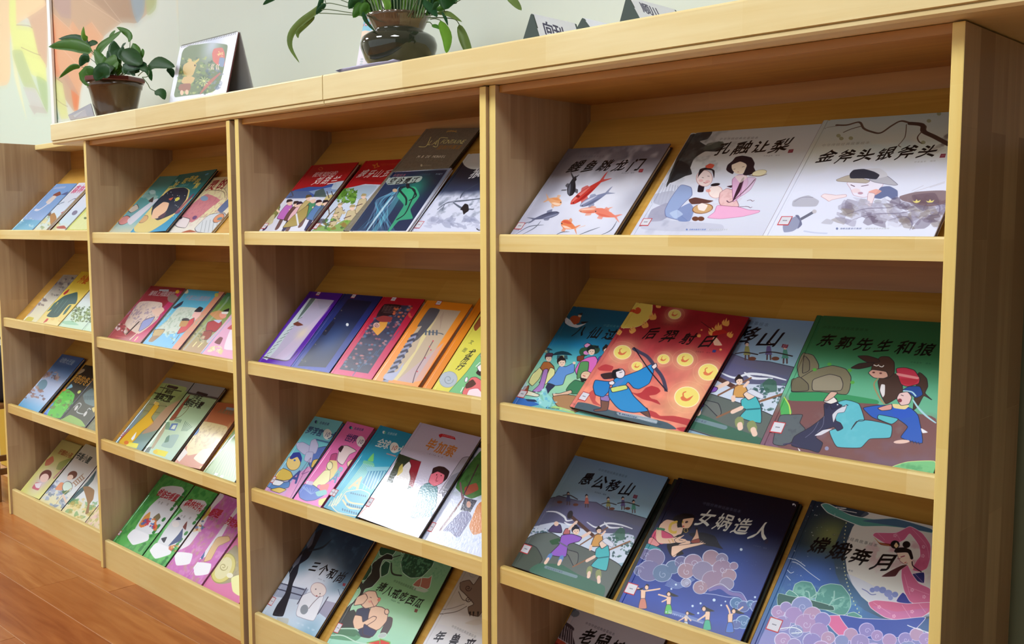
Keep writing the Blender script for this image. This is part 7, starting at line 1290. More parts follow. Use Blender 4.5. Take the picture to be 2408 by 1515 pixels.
book(0, 1, .0155, .010, 'pale blue picture book between the brown animal book and the lime one', a_b1, bl=(124.5,537.5), br=(155,537.7), h=.25, edge=(220, 224, 236))
def a_b2(A):
    A.F((206, 216, 110)); A.frame(*Xa); A.P((226, 230, 190), [(650, 868), (760, 750), (830, 700), (830, 868)], a=.6); A.E((90, 110, 60), 800, 770, 14, 10); A.N(.4, 10, 3, (230, 236, 180), .5, .8)
book(0, 1, .0145, .009, 'lime yellow picture book cut off by the upright on the far top shelf', a_b2, bl=(159.3,537.7), w=.22, h=.25, edge=(190, 200, 110))
def a_n1(A):
    A.G([(0, (170, 166, 150)), (.2, (140, 136, 130)), (.6, (216, 210, 190)), (1, (226, 220, 180))], .1); A.frame(*Wa); blotch(A, [(90, 90, 90), (150, 140, 130), (70, 74, 90), (180, 176, 160)], 600, 640, 1000, 900, 70, 26, 3, .7); blotch(A, [(130, 120, 120), (170, 160, 160)], 480, 950, 650, 1060, 20, 26, 5, .8); A.P((170, 150, 150), [(370, 1190), (480, 1040), (520, 1020), (440, 1130)]); A.P((206, 190, 70), [(340, 1240), (390, 1195), (465, 1210), (430, 1255)]); A.Q((220, 224, 240), [(225, 1170), (280, 1110), (310, 1120), (250, 1180)]); A.P((60, 80, 140), [(520, 930), (560, 900), (550, 930)])
book(0, 2, .0185, .010, 'cream and grey sketch covered picture book, first on its shelf', a_n1, tl=(149.3,646.4), tr=(185.3,647.3), w=.142, edge=(180, 176, 160))
def a_n2(A):
    A.G([(0, (226, 190, 50)), (.6, (230, 206, 90)), (1, (232, 214, 150))], .05); A.frame(*Wa); A.T('外婆', 1130, 680, 1190, 690, (206, 90, 30), 1.0, 'B'); A.P((190, 40, 40), [(870, 870), (950, 815), (930, 860), (880, 895)])
    A.P((36, 84, 80), [(1000, 870), (1060, 860), (1060, 960), (1030, 1020), (940, 1030), (800, 1190), (720, 1205), (640, 1180), (800, 1000), (760, 1000), (880, 910)]); A.P((40, 96, 86), [(750, 1000), (790, 1000), (720, 1090), (640, 1125), (680, 1080)]); A.P((40, 96, 86), [(950, 1040), (980, 1040), (900, 1150), (860, 1170), (890, 1110)]); A.L((100, 160, 150), 5, [(930, 960), (780, 1150)]); A.L((100, 160, 150), 5, [(870, 960), (740, 1140)]); A.P((200, 60, 50), [(590, 1280), (640, 1220), (665, 1225), (640, 1260)]); blotch(A, [(226, 190, 110)], 680, 1210, 860, 1260, 10, 20, 3, .6)
book(0, 2, .0185, .010, 'yellow picture book with a dark green robe', a_n2, tl=(192.2,638.7), top=(204, 639.4), w=.218, edge=(210, 180, 90))
def a_n3(A):
    A.G([(0, (214, 220, 226)), (.5, (214, 224, 220)), (1, (190, 220, 190))], .1); A.frame(*Wa); blotch(A, [(70, 100, 40), (110, 140, 60), (60, 84, 40), (130, 150, 80)], 980, 1060, 1300, 1260, 160, 18, 3, .8); A.P((130, 190, 150), [(830, 1260), (980, 1250), (1080, 1310), (900, 1300)], a=.7)
book(0, 2, .0165, .010, 'white picture book with a bushy green plant', a_n3, bl=(137.5,767.4), br=(192,776.8), h=.27, edge=(206, 214, 214))
book(0, 2, .0155, .009, 'pale book with green foliage cut off by the upright', a_n3, bl=(193.5,777), w=.16, h=.26, edge=(206, 214, 214))
def a_o1(A):
    A.G([(0, (40, 90, 150)), (.2, (60, 110, 170)), (.5, (190, 206, 236)), (.8, (190, 210, 240)), (1, (90, 170, 220))], .05); A.frame(*Wb); A.T('动物大迁徙', 580, 665, 680, 690, (150, 180, 206), .95, 'B'); A.E((120, 160, 180), 395, 900, 60, 40, -50); blotch(A, [(170, 130, 120), (110, 90, 90), (196, 170, 160)], 400, 780, 560, 850, 26, 18, 3, .7); blotch(A, [(170, 130, 120), (120, 90, 90)], 240, 940, 420, 1040, 26, 18, 5, .7); blotch(A, [(190, 160, 150)], 300, 850, 360, 930, 12, 16, 3, .7)
book(0, 3, .0175, .010, 'blue and white picture book of animals circling a globe', a_o1, tl=(146.7,833), tr=(198,843), edge=(20, 60, 110))
def a_o2(A):
    A.F((30, 36, 34)); A.frame(*Wb); A.P((90, 150, 220), [(480, 990), (560, 950), (560, 1010), (440, 1190), (340, 1140)]); A.P((80, 190, 60), [(560, 960), (640, 940), (700, 990), (680, 1060), (600, 1160), (560, 1210), (440, 1190), (500, 1080)]); blotch(A, [(120, 210, 90), (60, 160, 70), (110, 110, 60)], 480, 960, 690, 1190, 40, 22, 3, .7); A.P((50, 90, 190), [(340, 1130), (440, 1170), (420, 1200), (330, 1150)]); A.E((226, 110, 50), 600, 945, 22, 12, -20); A.P((130, 190, 220), [(620, 940), (670, 890), (680, 920)]); A.E((206, 216, 110), 742, 965, 20, 12, -40); A.E((180, 160, 130), 750, 775, 50, 18, -25); A.T('神奇的冬泥', 690, 830, 850, 880, (206, 150, 60), .95, 'B'); A.Q((220, 206, 226), [(365, 1105), (395, 1050), (412, 1055), (385, 1112)])
book(0, 3, .0165, .010, 'black picture book with a blue and green globe creature', a_o2, tl=(200.6,858), top=(216,861.5), w=.17, edge=(40, 50, 80))
def a_o3(A):
    A.F((60, 64, 60)); A.frame(*Wb); A.P((100, 126, 130), [(780, 990), (870, 930), (900, 1100), (800, 1070)]); A.L((190, 196, 200), 6, [(690, 1110), (740, 1070), (760, 1090), (720, 1150), (790, 1170), (830, 1120), (850, 1130)]); A.E((200, 200, 200), 715, 1115, 12, 32, 35, o=((30, 30, 30), 3)); A.E((200, 200, 200), 800, 1170, 12, 32, 35, o=((30, 30, 30), 3)); A.P((140, 180, 90), [(600, 1210), (660, 1180), (760, 1230), (800, 1290), (720, 1280), (570, 1225)]); A.P((214, 196, 120), [(860, 1120), (900, 1100), (880, 1160)]); 
    for k in range(4): A.P((80, 104, 110), [(790+k*26, 1000), (812+k*26, 1005), (800+k*26, 1040), (782+k*26, 1035)])
book(0, 3, .0165, .010, 'dark grey picture book with an old car', a_o3, bl=(143,986), br=(199.4,1006), h=.28, edge=(100, 110, 150))
def a_o4(A): A.F((120, 120, 90)); A.N(.4, 10, 3, (80, 90, 60), .5, .8)
book(0, 3, .0145, .009, 'olive book sliver beside the old car book', a_o4, bl=(204,1007), w=.15, h=.26, edge=(60, 60, 50), res=.6)
def a_q1(A):
    A.G([(0, (180, 170, 100)), (.4, (206, 200, 120)), (1, (226, 226, 130))], .05); A.frame(*Wc); A.P((196, 90, 70), [(400, 740), (410, 690), (470, 655), (480, 700), (440, 735)], a=.8); A.P((130, 146, 70), [(500, 770), (530, 710), (640, 670), (600, 750), (540, 780)], a=.8); A.glow((214, 196, 220), 380, 870, 90, .9); A.E((110, 60, 60), 405, 830, 62, 44, -40); A.E((240, 206, 196), 395, 850, 44, 34, -40); A.P((206, 110, 130), [(285, 940), (320, 890), (370, 900), (340, 960)]); A.P((236, 226, 236), [(310, 900), (370, 895), (350, 940), (320, 935)]); A.T('好饿的小孩', 540, 615, 630, 650, (150, 80, 40), .95, 'B')
    for k in range(12): A.E((160, 80, 130), 480+k*9, 850-k*9, 8, a=.5)
book(0, 4, .0185, .009, 'yellow picture book with a round faced child, first on the far bottom shelf', a_q1, tl=(146.5,1034.6), tr=(202,1051.8), w=.205, edge=(110, 110, 60))
book(0, 4, .0070, .0050, 'yellow book under the round faced child book', a_q1, tl=(151, 1034), top=(206,1051), w=.205, h=.30, edge=(170, 160, 90), res=.5)
def a_q2(A):
    A.G([(0, (190, 186, 150)), (.3, (216, 214, 206)), (.7, (214, 220, 226)), (1, (226, 216, 160))], .1); A.frame(*Wc); blotch(A, [(90, 110, 150), (130, 150, 190), (190, 200, 220)], 400, 880, 600, 1100, 50, 26, 3, .6); A.E((110, 60, 50), 645, 825, 46, 34, -30); A.E((240, 210, 190), 625, 845, 30, 22, -30); A.P((226, 150, 110), [(490, 950), (540, 890), (580, 900), (550, 960)]); A.E((206, 226, 214), 600, 930, 44, 50, 20, o=OK_); A.P((60, 110, 60), [(550, 970), (620, 960), (580, 1000)])
    for l in ([(640, 900), (740, 815)], [(670, 925), (752, 850)]): A.L((160, 120, 90), 8, l, sm=False)
    for k in range(5): A.L((160, 120, 90), 6, [(655+k*18, 890-k*15), (680+k*17, 915-k*14)], sm=False)
    A.L((196, 170, 130), 9, [(500, 1080), (560, 1000), (640, 940)]); A.L((226, 196, 176), 14, [(560, 1000), (590, 1070)])
    A.P((20, 76, 90), [(640, 1020), (700, 960), (780, 880), (850, 790), (856, 800), (830, 870), (760, 950), (660, 1040)]); A.P((36, 120, 90), [(600, 1080), (640, 1030), (680, 1050), (620, 1085)]); blotch(A, [(214, 190, 110), (226, 206, 130), (170, 150, 60), (90, 150, 80)], 600, 1040, 860, 1200, 60, 26, 3, .6)
    A.P((140, 96, 50), [(740, 930), (790, 925), (840, 960), (830, 1040), (800, 1080), (790, 1160), (760, 1170), (780, 1080), (760, 1000)]); A.T('书香小屋', 700, 650, 790, 690, (40, 60, 60), .95, 'B')
book(0, 4, .0175, .010, 'picture book with a child on a ladder, on the far bottom shelf', a_q2, bl=(95,1174.6), br=(144.5,1199), h=.295, edge=(60, 50, 70))
book(0, 4, .0175, .010, 'picture book with a brown monkey, on the far bottom shelf', a_q2, bl=(146.5,1200), br=(200.6,1227.3), h=.295, edge=(60, 50, 70))
def a_q3(A): A.F((226, 206, 170)); A.N(.7, 12, 3, (170, 170, 80), .5, .7); A.N(.5, 14, 8, (226, 170, 200), .5, .7)
book(0, 4, .0155, .009, 'pink and yellow floral book cut off by the upright, far bottom shelf', a_q3, bl=(202,1228), w=.17, h=.26, edge=(90, 40, 60))
# ================================================================== THINGS ON THE COUNTER
ZC = 1.6325
GREEN_L = [nz(mat('leaf_%d' % i, c, .5, spec=.35), 25, .22) for i, c in enumerate([(44, 92, 40), (84, 134, 46), (120, 168, 52), (44, 92, 52), (124, 146, 76)])]
STEM = nz(mat('leaf_stem', (86, 104, 66), .5), 30, .15)
def px3(x, y, d): return at(x, y, d)
def leaf(parent, inv, path, w, mi, tilt=0.5, depth=(.07, .07), fold=.25, seed=0, wave=.0, blunt=1.0):
    """path: photo px of the midrib from base to tip; w: widest width in px; depth: y of base and tip"""
    pts = spline(path, 4, closed=False) if len(path) > 2 else np.array([np.array(path[0])+(np.array(path[1])-np.array(path[0]))*t for t in np.linspace(0, 1, 9)])
    n = len(pts); P_ = [at(p[0], p[1], depth[0]+(depth[1]-depth[0])*i/(n-1)) for i, p in enumerate(pts)]
    bm = bmesh.new(); rows = []; vd = FW
    for i in range(n):
        t = i/(n-1); d = P_[min(i+1, n-1)]-P_[max(i-1, 0)]; d = d/np.linalg.norm(d)
        s_ = np.cross(d, vd); s_ = s_/np.linalg.norm(s_)
        zf = (P_[i]-CAM) @ FW; ww = w/FPX*zf/2*max(0.02, (math.sin(math.pi*min(1, t**.75)))**(.8*blunt))
        nrm = np.cross(s_, d); side = s_*math.cos(tilt)+nrm*math.sin(tilt); ww /= max(.5, math.cos(tilt)); up = np.cross(side, d)
        r = []
        for k in (-1, -.5, 0, .5, 1):
            q = P_[i]+side*ww*k+up*(abs(k)*fold*ww + wave*ww*math.sin(t*9+k*2+seed))
            r.append(bm.verts.new(inv @ Vector(q*S)))
        rows.append(r)
    for a, b in zip(rows, rows[1:]):
        for k in range(4): bm.faces.new((a[k], a[k+1], b[k+1], b[k]))
    bmesh.ops.solidify(bm, geom=bm.faces[:], thickness=.0006)
    return obj('leaf', bm, GREEN_L[mi], parent, smooth=True)
def stem(parent, inv, path, r=.0013, depth=(.07, .07)):
    pts = spline(path, 5, closed=False); n = len(pts)
    bm = bmesh.new(); tube(bm, [inv @ Vector(at(p[0], p[1], depth[0]+(depth[1]-depth[0])*i/(n-1))*S) for i, p in enumerate(pts)], r, r*.8, 6); return obj('leaf_stem', bm, STEM, parent, smooth=True)
# ---- small potted pothos
cx, cy = at(271, 225, .078)[0], .078
root = empty('potted_plant', 'small leafy green plant in a translucent brown plastic pot', 'plant', None, Matrix.Translation((cx*S, cy*S, ZC*S)))
inv = Matrix.Translation((-cx*S, -cy*S, -ZC*S))
POT = mat('smoky_plastic', (88, 66, 44), .22, coat=.5, trans=.25); nz(POT, 14, .3)
RIM = nz(mat('maroon_plastic', (104, 40, 38), .3, coat=.4), 14, .2); SOIL = nz(mat('soil', (52, 40, 30), .95), 90, .5, bump=.6)
H_ = .134*S
bm = bmesh.new(); lathe(bm, [(.0, .001), (.068*S, .001), (.070*S, .006), (.066*S, .010), (.074*S, .35*H_), (.088*S, .80*H_), (.092*S, .82*H_), (.095*S, .97*H_), (.091*S, .97*H_), (.070*S, .35*H_), (.060*S, .012)], 64, mod=lambda t, z: 1+.012*math.cos(16*t) if .01 < z < .8*H_ else 1); obj('outer_pot', bm, POT, root, smooth=True)
bm = bmesh.new(); lathe(bm, [(.080*S, .96*H_), (.103*S, .965*H_), (.107*S, .985*H_), (.107*S, 1.06*H_), (.103*S, 1.085*H_), (.092*S, 1.075*H_), (.086*S, .98*H_)], 8); obj('pot_rim', bm, RIM, root)
bm = bmesh.new(); lathe(bm, [(0, .965*H_), (.086*S, .955*H_), (.068*S, .35*H_), (.060*S, .014), (.0, .014)], 24); obj('soil', bm, SOIL, root, smooth=True)
q = lambda *p: [(100+x/6.3125, 50+y/6.3125) for x, y in p]
LV = [([(740, 440), (420, 350), (90, 380)], 24, 1, .3, (.07, .02)), ([(690, 330), (480, 250), (235, 262)], 15, 3, .3, (.08, .1)), ([(640, 300), (600, 200), (612, 78)], 15, 2, .4, (.08, .06)), ([(700, 540), (610, 560), (555, 670)], 17, 0, .3, (.07, .05)),
      ([(560, 672), (430, 690), (240, 850)], 9, 1, .6, (.06, .03)), ([(790, 750), (640, 790), (680, 965)], 26, 1, .3, (.02, -.02)), ([(1010, 740), (860, 740), (790, 885)], 30, 0, .2, (.0, -.025)), ([(770, 470), (900, 330), (1180, 140)], 22, 1, .3, (.08, .08)),
      ([(990, 240), (1030, 180), (1082, 138)], 10, 1, .5, (.09, .1)), ([(1300, 300), (1260, 190), (1100, 90)], 15, 1, .5, (.08, .09)), ([(1080, 560), (1050, 420), (1060, 285)], 30, 0, .3, (.05, .05)), ([(900, 680), (830, 560), (760, 420)], 24, 1, .3, (.05, .05)),
      ([(1120, 620), (1010, 640), (900, 650)], 34, 1, .3, (.03, .03)), ([(1180, 420), (1310, 520), (1480, 640)], 34, 0, .2, (.03, .01)), ([(1420, 570), (1350, 450), (1340, 325)], 28, 1, .4, (.05, .07)), ([(1430, 560), (1470, 480), (1480, 405)], 12, 1, .5, (.06, .07)),
      ([(1560, 660), (1700, 600), (1965, 680)], 27, 0, .2, (.03, .0)), ([(1850, 695), (1910, 740), (1935, 840)], 12, 3, .4, (.04, .04)), ([(1190, 640), (1360, 640), (1550, 650)], 25, 3, .3, (.02, .02)), ([(1440, 690), (1560, 720), (1620, 888)], 13, 0, .4, (.01, .0)),
      ([(1660, 1040), (1760, 1050), (1815, 1165)], 17, 0, .3, (.0, -.02)), ([(1180, 440), (1190, 360), (1240, 320)], 9, 3, .5, (.05, .05)), ([(1080, 740), (1080, 690), (1160, 640)], 18, 1, .4, (.03, .03)), ([(1330, 780), (1380, 740), (1440, 755)], 10, 1, .3, (.05, .05)), ([(960, 700), (1040, 690), (1130, 610)], 24, 1, .3, (.02, .02)),
      ([(1170, 560), (1150, 470), (1190, 380)], 16, 0, .3, (.06, .06)), ([(1210, 700), (1330, 720), (1480, 690)], 20, 3, .3, (.04, .03)), ([(640, 470), (700, 330), (820, 330)], 18, 0, .4, (.08, .08)),
      ([(900, 780), (960, 720), (1060, 700)], 22, 0, .3, (.02, .01)), ([(1150, 790), (1110, 700), (1060, 640)], 20, 1, .4, (.04, .04)), ([(1230, 790), (1240, 700), (1300, 640)], 24, 0, .3, (.03, .03)), ([(1290, 780), (1340, 690), (1440, 640)], 26, 3, .3, (.02, .02)), ([(830, 700), (900, 620), (930, 520)], 22, 1, .3, (.05, .05)), ([(1000, 760), (1100, 600), (1130, 470)], 26, 1, .5, (.07, .07)), ([(1090, 620), (1000, 560), (960, 440)], 22, 0, .4, (.06, .06)), ([(1240, 660), (1330, 600), (1420, 580)], 28, 0, .3, (.03, .02))]
for i, (p, w, mi, ti, d) in enumerate(LV): leaf(root, inv, q(*p), w*1.22, mi, ti, d, seed=i, wave=.06)
for p, d in (([(1050, 800), (900, 640), (700, 440)], (.05, .07)), ([(1040, 800), (850, 600), (640, 300)], (.06, .08)), ([(1060, 800), (900, 700), (690, 540)], (.06, .07)), ([(1080, 800), (1000, 500), (990, 380)], (.05, .08)), ([(1130, 800), (1170, 600), (1190, 430)], (.05, .03)), ([(1170, 800), (1280, 480), (1300, 300)], (.06, .08)),
             ([(1200, 800), (1400, 700), (1560, 660)], (.05, .03)), ([(1480, 830), (1560, 930), (1600, 1000), (1680, 1040)], (-.02, .0)), ([(1420, 810), (1500, 740), (1580, 740), (1560, 820), (1480, 830)], (.03, -.02)), ([(1000, 800), (760, 740), (560, 670)], (.05, .06)), ([(1180, 800), (1250, 700), (1190, 640)], (.04, .02)), ([(1090, 800), (1080, 700), (1080, 560)], (.05, .05)), ([(1150, 800), (1390, 640), (1420, 570)], (.05, .05))):
    stem(root, inv, q(*p), .0014, d)
# ---- big vase with trailing plant
vy = .078; vx = at(938, 100, vy)[0]; M = Matrix.Translation((vx*S, vy*S, ZC*S)); inv = Matrix.Translation((-vx*S, -vy*S, -ZC*S))
root = empty('vase_plant', 'round dark glass vase with frilled mouth and trailing green plant', 'plant', None, M)
zz = lambda py: (at(938, py, vy)[2]-ZC)*S
GL = mat('dark_vase_glass', (58, 62, 48), .04, coat=.6, trans=.42); nz(GL, 9, .35); GL.node_tree.nodes['Principled BSDF'].inputs['IOR'].default_value = 1.45
GLR = mat('brown_vase_glass', (120, 100, 76), .06, coat=.6, trans=.5); nz(GLR, 12, .3)
zn, zb, zm = zz(74), zz(106), zz(38)
bm = bmesh.new(); lathe(bm, [(0, .001), (.055*S, .001), (.066*S, .006), (.084*S, zb*.45), (.0945*S, zb*.85), (.0955*S, zb), (.091*S, zb*1.22), (.080*S, zb+(zn-zb)*.72), (.0635*S, zn-.002), (.061*S, zn+.002)], 64); obj('vase_body', bm, GL, root, smooth=True)
bm = bmesh.new(); lathe(bm, [(.061*S, zn+.002), (.066*S, zn+(zm-zn)*.35), (.074*S, zn+(zm-zn)*.8), (.0795*S, zm), (.0765*S, zm), (.070*S, zn+(zm-zn)*.7), (.058*S, zn+.002)], 96, mod=lambda t, z: 1+(.02*math.cos(24*t) if z > zm*.97 else 0)); obj('vase_mouth', bm, GLR, root, smooth=True)
ROOTM = nz(mat('root_mass', (46, 36, 28), .8), 60, .6, bump=.5); bm = bmesh.new(); lathe(bm, [(0, .012), (.05*S, .012), (.078*S, zb*.8), (.072*S, zb*1.2), (.052*S, zn-.006), (.0, zn)], 32, mod=lambda t, z: 1+.05*math.sin(7*t+z*90)); obj('root_ball', bm, ROOTM, root, smooth=True)
g8 = lambda *p: [(760+x/6.689, y/6.689) for x, y in p]; g6 = lambda *p: [(600+x/8.415, y/8.415) for x, y in p]; g1 = lambda *p: [(1000+x/8.415, y/8.415) for x, y in p]
r_ = random.Random(5)
LV = [(g6((1340, 60), (1190, 220), (900, 440), (710, 680), (700, 940), (875, 1243)), 17, 4, .2, (.06, .02)), (g6((1180, 330), (1000, 480), (850, 640), (848, 755)), 12, 4, .5, (.06, .04)), (g6((1340, -80), (1290, 80), (1200, 290)), 11, 3, .4, (.06, .05)), (g6((1400, 70), (1280, 190), (1200, 290)), 11, 3, .4, (.06, .05)),
      (g6((420, -60), (280, 0), (152, 98)), 11, 3, .4, (.05, .04)), (g8((640, 60), (560, 140), (470, 280)), 24, 1, .3, (.05, .02)), (g8((640, -60), (500, 0), (400, 140)), 26, 0, .3, (.05, .03)), (g8((630, 180), (680, 330), (820, 498)), 10, 3, .5, (.02, -.02)), (g8((700, 40), (640, 160), (600, 260)), 22, 1, .3, (.04, .03)),
      (g8((2080, -120), (1950, -20), (1915, 150)), 44, 0, .3, (.06, .05)), (g8((1580, 0), (1700, 120), (1790, 270)), 22, 3, .3, (.05, .02)), (g1((230, 250), (450, 260), (730, 437)), 15, 4, .4, (.06, .05)), (g1((300, 400), (430, 720), (418, 1060)), 25, 2, .2, (.04, .0)), (g1((130, 488), (230, 520), (350, 600)), 11, 1, .4, (.03, .03)),
      (g1((670, 480), (760, 740), (850, 1000), (880, 1140)), 24, 4, .2, (.07, .07)), (g1((1640, -120), (1760, 20), (1905, 205)), 22, 4, .3, (.08, .08)), (g1((330, 230), (400, 350), (450, 510)), 8, 3, .5, (.05, .05)), (g1((0, 60), (120, 180), (230, 330)), 20, 3, .3, (.05, .03)), (g1((280, 60), (200, 110), (120, 300)), 12, 0, .4, (.04, .03)), (g1((420, 90), (300, 170), (180, 190)), 14, 1, .3, (.06, .06))]
for k in range(26):     # upright leaves leaving the mouth and running out of the picture
    x0 = 872+k*5.4; LV.append(([(x0+r_.uniform(-4, 4), 36), (x0+(x0-938)*.25+r_.uniform(-14, 14), 4), (x0+(x0-938)*.6+r_.uniform(-20, 20), -44), (x0+(x0-938)*1.3+r_.uniform(-30, 30), -100-r_.uniform(0, 60))], r_.uniform(14, 24), r_.choice([0, 1, 1, 2, 3]), r_.uniform(.1, .8), (.05+r_.uniform(0, .06), .05+r_.uniform(-.02, .08))))
for i, (p, w, mi, ti, d) in enumerate(LV): leaf(root, inv, p, w, mi, ti, d, seed=i, wave=.07)
for p, d in ((g6((1400, 70), (1560, 75), (2150, 220)), (.06, .06)), (g6((1320, 195), (1480, 190), (2050, 280)), (.05, .05)), (g6((1270, 262), (1500, 268), (2100, 310)), (.05, .05)), (g6((1700, 0), (1850, 60), (2050, 160)), (.07, .06)), (g6((1380, 0), (1400, 60), (1420, 70)), (.06, .06)), (g1((100, 380), (200, 370), (300, 400)), (.04, .04)),
             (g1((40, 350), (240, 350), (400, 355), (590, 385), (670, 480)), (.05, .07)), (g1((370, 170), (380, 200), (350, 260)), (.06, .06)), (g1((600, 50), (690, 0), (800, -60)), (.07, .07)), (g1((60, 300), (200, 290), (260, 240)), (.05, .05)), (g1((20, 440), (90, 440), (135, 488)), (.02, .03)), ([(910, 30), (840, -50), (730, -70), (650, -8)], (.07, .05)), ([(985, 30), (1060, -70), (1160, -80), (1197, -14)], (.07, .08)), ([(890, 30), (830, -30), (765, -8)], (.06, .06)), ([(960, 40), (1010, -40), (1071, -18)], (.05, .06))): stem(root, inv, p, .0012, d)
for k in range(18):
    x0 = 884+k*6.4; stem(root, inv, [(x0, 42), (x0+(x0-938)*.15, 16), (x0+(x0-938)*.4, -30)], .0022, (.05+.004*(k % 5), .06))
# ---- printed flat sheet helper
def sheet(parent, name, pts, photo, paint, inv, thick=.0012, res=1.4, wm=None, hm=None, rough=.5, back=None):
    """pts: TL,TR,BL,BR in units; photo: their photo px; a thin board printed on its front"""
    P_ = [inv @ Vector(np.array(p)*S) for p in pts]; n = (P_[1]-P_[0]).cross(P_[2]-P_[0]).normalized()
    if n.dot(inv.to_3x3() @ Vector(CAM-np.array(pts[0]))) > 0: pass
    else: n = -n
    A = Art((P_[1]-P_[0]).length, (P_[2]-P_[0]).length, np.array(photo, float), res); paint(A)
    bm = bmesh.new(); uvl = bm.loops.layers.uv.new('UVMap'); f = [bm.verts.new(p) for p in (P_[0], P_[1], P_[3], P_[2])]; b = [bm.verts.new(v.co-n*thick) for v in f]
    uv = {f[0]: (0, 1), f[1]: (1, 1), f[2]: (1, 0), f[3]: (0, 0)}
    fc = bm.faces.new(f); fb = bm.faces.new(b[::-1]); fb.material_index = 1
    for k in range(4): bm.faces.new((f[k], b[k], b[(k+1) % 4], f[(k+1) % 4])).material_index = 1
    for l in fc.loops: l[uvl].uv = uv[l.vert]
    fc.normal_update()
    if fc.normal.dot(n) < 0: bmesh.ops.reverse_faces(bm, faces=bm.faces)
    return obj(name, bm, [print_mat(name+'_print', A, rough=rough, coat=.05, bump=.01), back or WHITE], parent)
WHITE = nz(mat('white_card', (226, 228, 232), .6), 30, .03); GREYC = nz(mat('grey_card', (176, 178, 178), .7), 30, .05)
def hitx(px, py, x): return hit(px, py, (x, 0, 0), np.array([1.0, 0, 0]))
# ---- desk calendar
xl, xr = .592, .934; yf, yr, zr, ybk = .0, .047, ZC+.188, .100
root = empty('desk_calendar', 'spiral bound desk calendar with a jungle picture of a teddy bear and red parrot', 'calendar', None, Matrix.Translation((xl*S, 0, ZC*S))); inv = Matrix.Translation((-xl*S, 0, -ZC*S))
def a_cal(A):
    A.F((226, 230, 240)); A.frame(380, 60, 8.417)
    A.P((110, 128, 92), [(560, 400), (760, 370), (1000, 340), (1290, 380), (1300, 480), (1230, 860), (1170, 1080), (1080, 1260), (960, 1330), (420, 1400), (270, 1420), (250, 1350), (330, 1000), (400, 560), (450, 460)])
    A.glow((190, 200, 220), 1000, 380, 240, .8); blotch(A, [(176, 186, 110), (60, 86, 60), (120, 150, 90), (200, 206, 130), (80, 100, 90)], 330, 640, 1000, 1340, 110, 40, 3, .6); blotch(A, [(130, 140, 160), (90, 110, 140)], 900, 850, 1180, 1260, 26, 46, 8, .5)
    A.P((206, 110, 100), [(1040, 460), (1200, 440), (1250, 560), (1240, 800), (1100, 780), (1020, 700), (1000, 560)]); A.P((130, 150, 180), [(1150, 640), (1250, 650), (1220, 820), (1130, 790)]); blotch(A, [(226, 196, 130)], 1110, 520, 1210, 620, 14, 22, 2, .8)
    for x in (990, 1020, 1090, 1125): A.L((236, 214, 190), 14, [(x+20, 770), (x-8, 810), (x+6, 870)])
    A.P((196, 110, 100), [(1140, 940), (1160, 960), (900, 1230), (770, 1360), (760, 1340), (900, 1130)], a=.8); A.P((206, 180, 120), [(440, 780), (560, 700), (640, 720), (690, 780), (620, 980), (520, 1010), (440, 960), (420, 860)]); A.E((206, 180, 120), 560, 690, 40, 34); A.P((206, 176, 120), [(440, 1020), (560, 1000), (660, 1040), (580, 1160), (440, 1150), (390, 1120)])
    A.P((150, 100, 80), [(380, 1160), (570, 1150), (560, 1280), (380, 1300), (330, 1240)]); A.E((226, 190, 160), 400, 1330, 34, 50); A.E((226, 190, 160), 500, 1320, 34, 50); A.E((60, 50, 40), 660, 790, 14, 20); A.P((206, 186, 110), [(640, 720), (740, 650), (740, 690), (660, 760)])
    for k in range(9): A.L((216, 222, 150), 15, [(840, 1100), (840+95*math.cos(k*.7), 1100+95*math.sin(k*.7))], taper=.5)
TLc, TRc, BLc, BRc = (xl, yr, zr), (xr, yr, zr), (xl, yf, ZC+.0008), (xr, yf, ZC+.0008)
sheet(root, 'front_page', [TLc, TRc, BLc, BRc], [proj(v) for v in (TLc, TRc, BLc, BRc)], a_cal, inv)
def wedge(name, a, b, c, d, t, m, parent, inv):
    P_ = [inv @ Vector(np.array(p)*S) for p in (a, b, c, d)]; n = (P_[1]-P_[0]).cross(P_[3]-P_[0]).normalized()*t
    bm = bmesh.new(); f = [bm.verts.new(p) for p in P_]; g = [bm.verts.new(p+n) for p in P_]; bm.faces.new(f); bm.faces.new(g[::-1])
    for k in range(4): bm.faces.new((f[k], g[k], g[(k+1) % 4], f[(k+1) % 4]))
    bmesh.ops.recalc_face_normals(bm, faces=bm.faces); return obj(name, bm, m, parent)
wedge('page_stack', (xl, yr+.003, zr), (xr, yr+.003, zr), (xr, yf+.004, ZC+.0008), (xl, yf+.004, ZC+.0008), .0012, nz(mat('maroon_edge', (120, 60, 66), .6), 20, .1), root, inv)
wedge('back_panel', (xl, yr+.006, zr), (xr, yr+.006, zr), (xr, ybk, ZC+.0008), (xl, ybk, ZC+.0008), .002, GREYC, root, inv)
wedge('base_panel', (xl, yf+.01, ZC+.0008), (xr, yf+.01, ZC+.0008), (xr, ybk-.004, ZC+.0008), (xl, ybk-.004, ZC+.0008), .0012, GREYC, root, inv)
bm = bmesh.new(); METAL = nz(mat('binding_wire', (150, 152, 156), .3, metal=.9), 40, .05)
for k in range(34):
    x = (xl+.012+k*(xr-xl-.024)/33)*S; c = Vector((x-xl*S, (yr+.003)*S, (zr-.002)*S-ZC*S)); tube(bm, [c+Vector((0, math.cos(t)*.0052, math.sin(t)*.0052)) for t in np.linspace(0, 6.28, 10)], .0006, n=5)
obj('spiral_binding', bm, METAL, root)
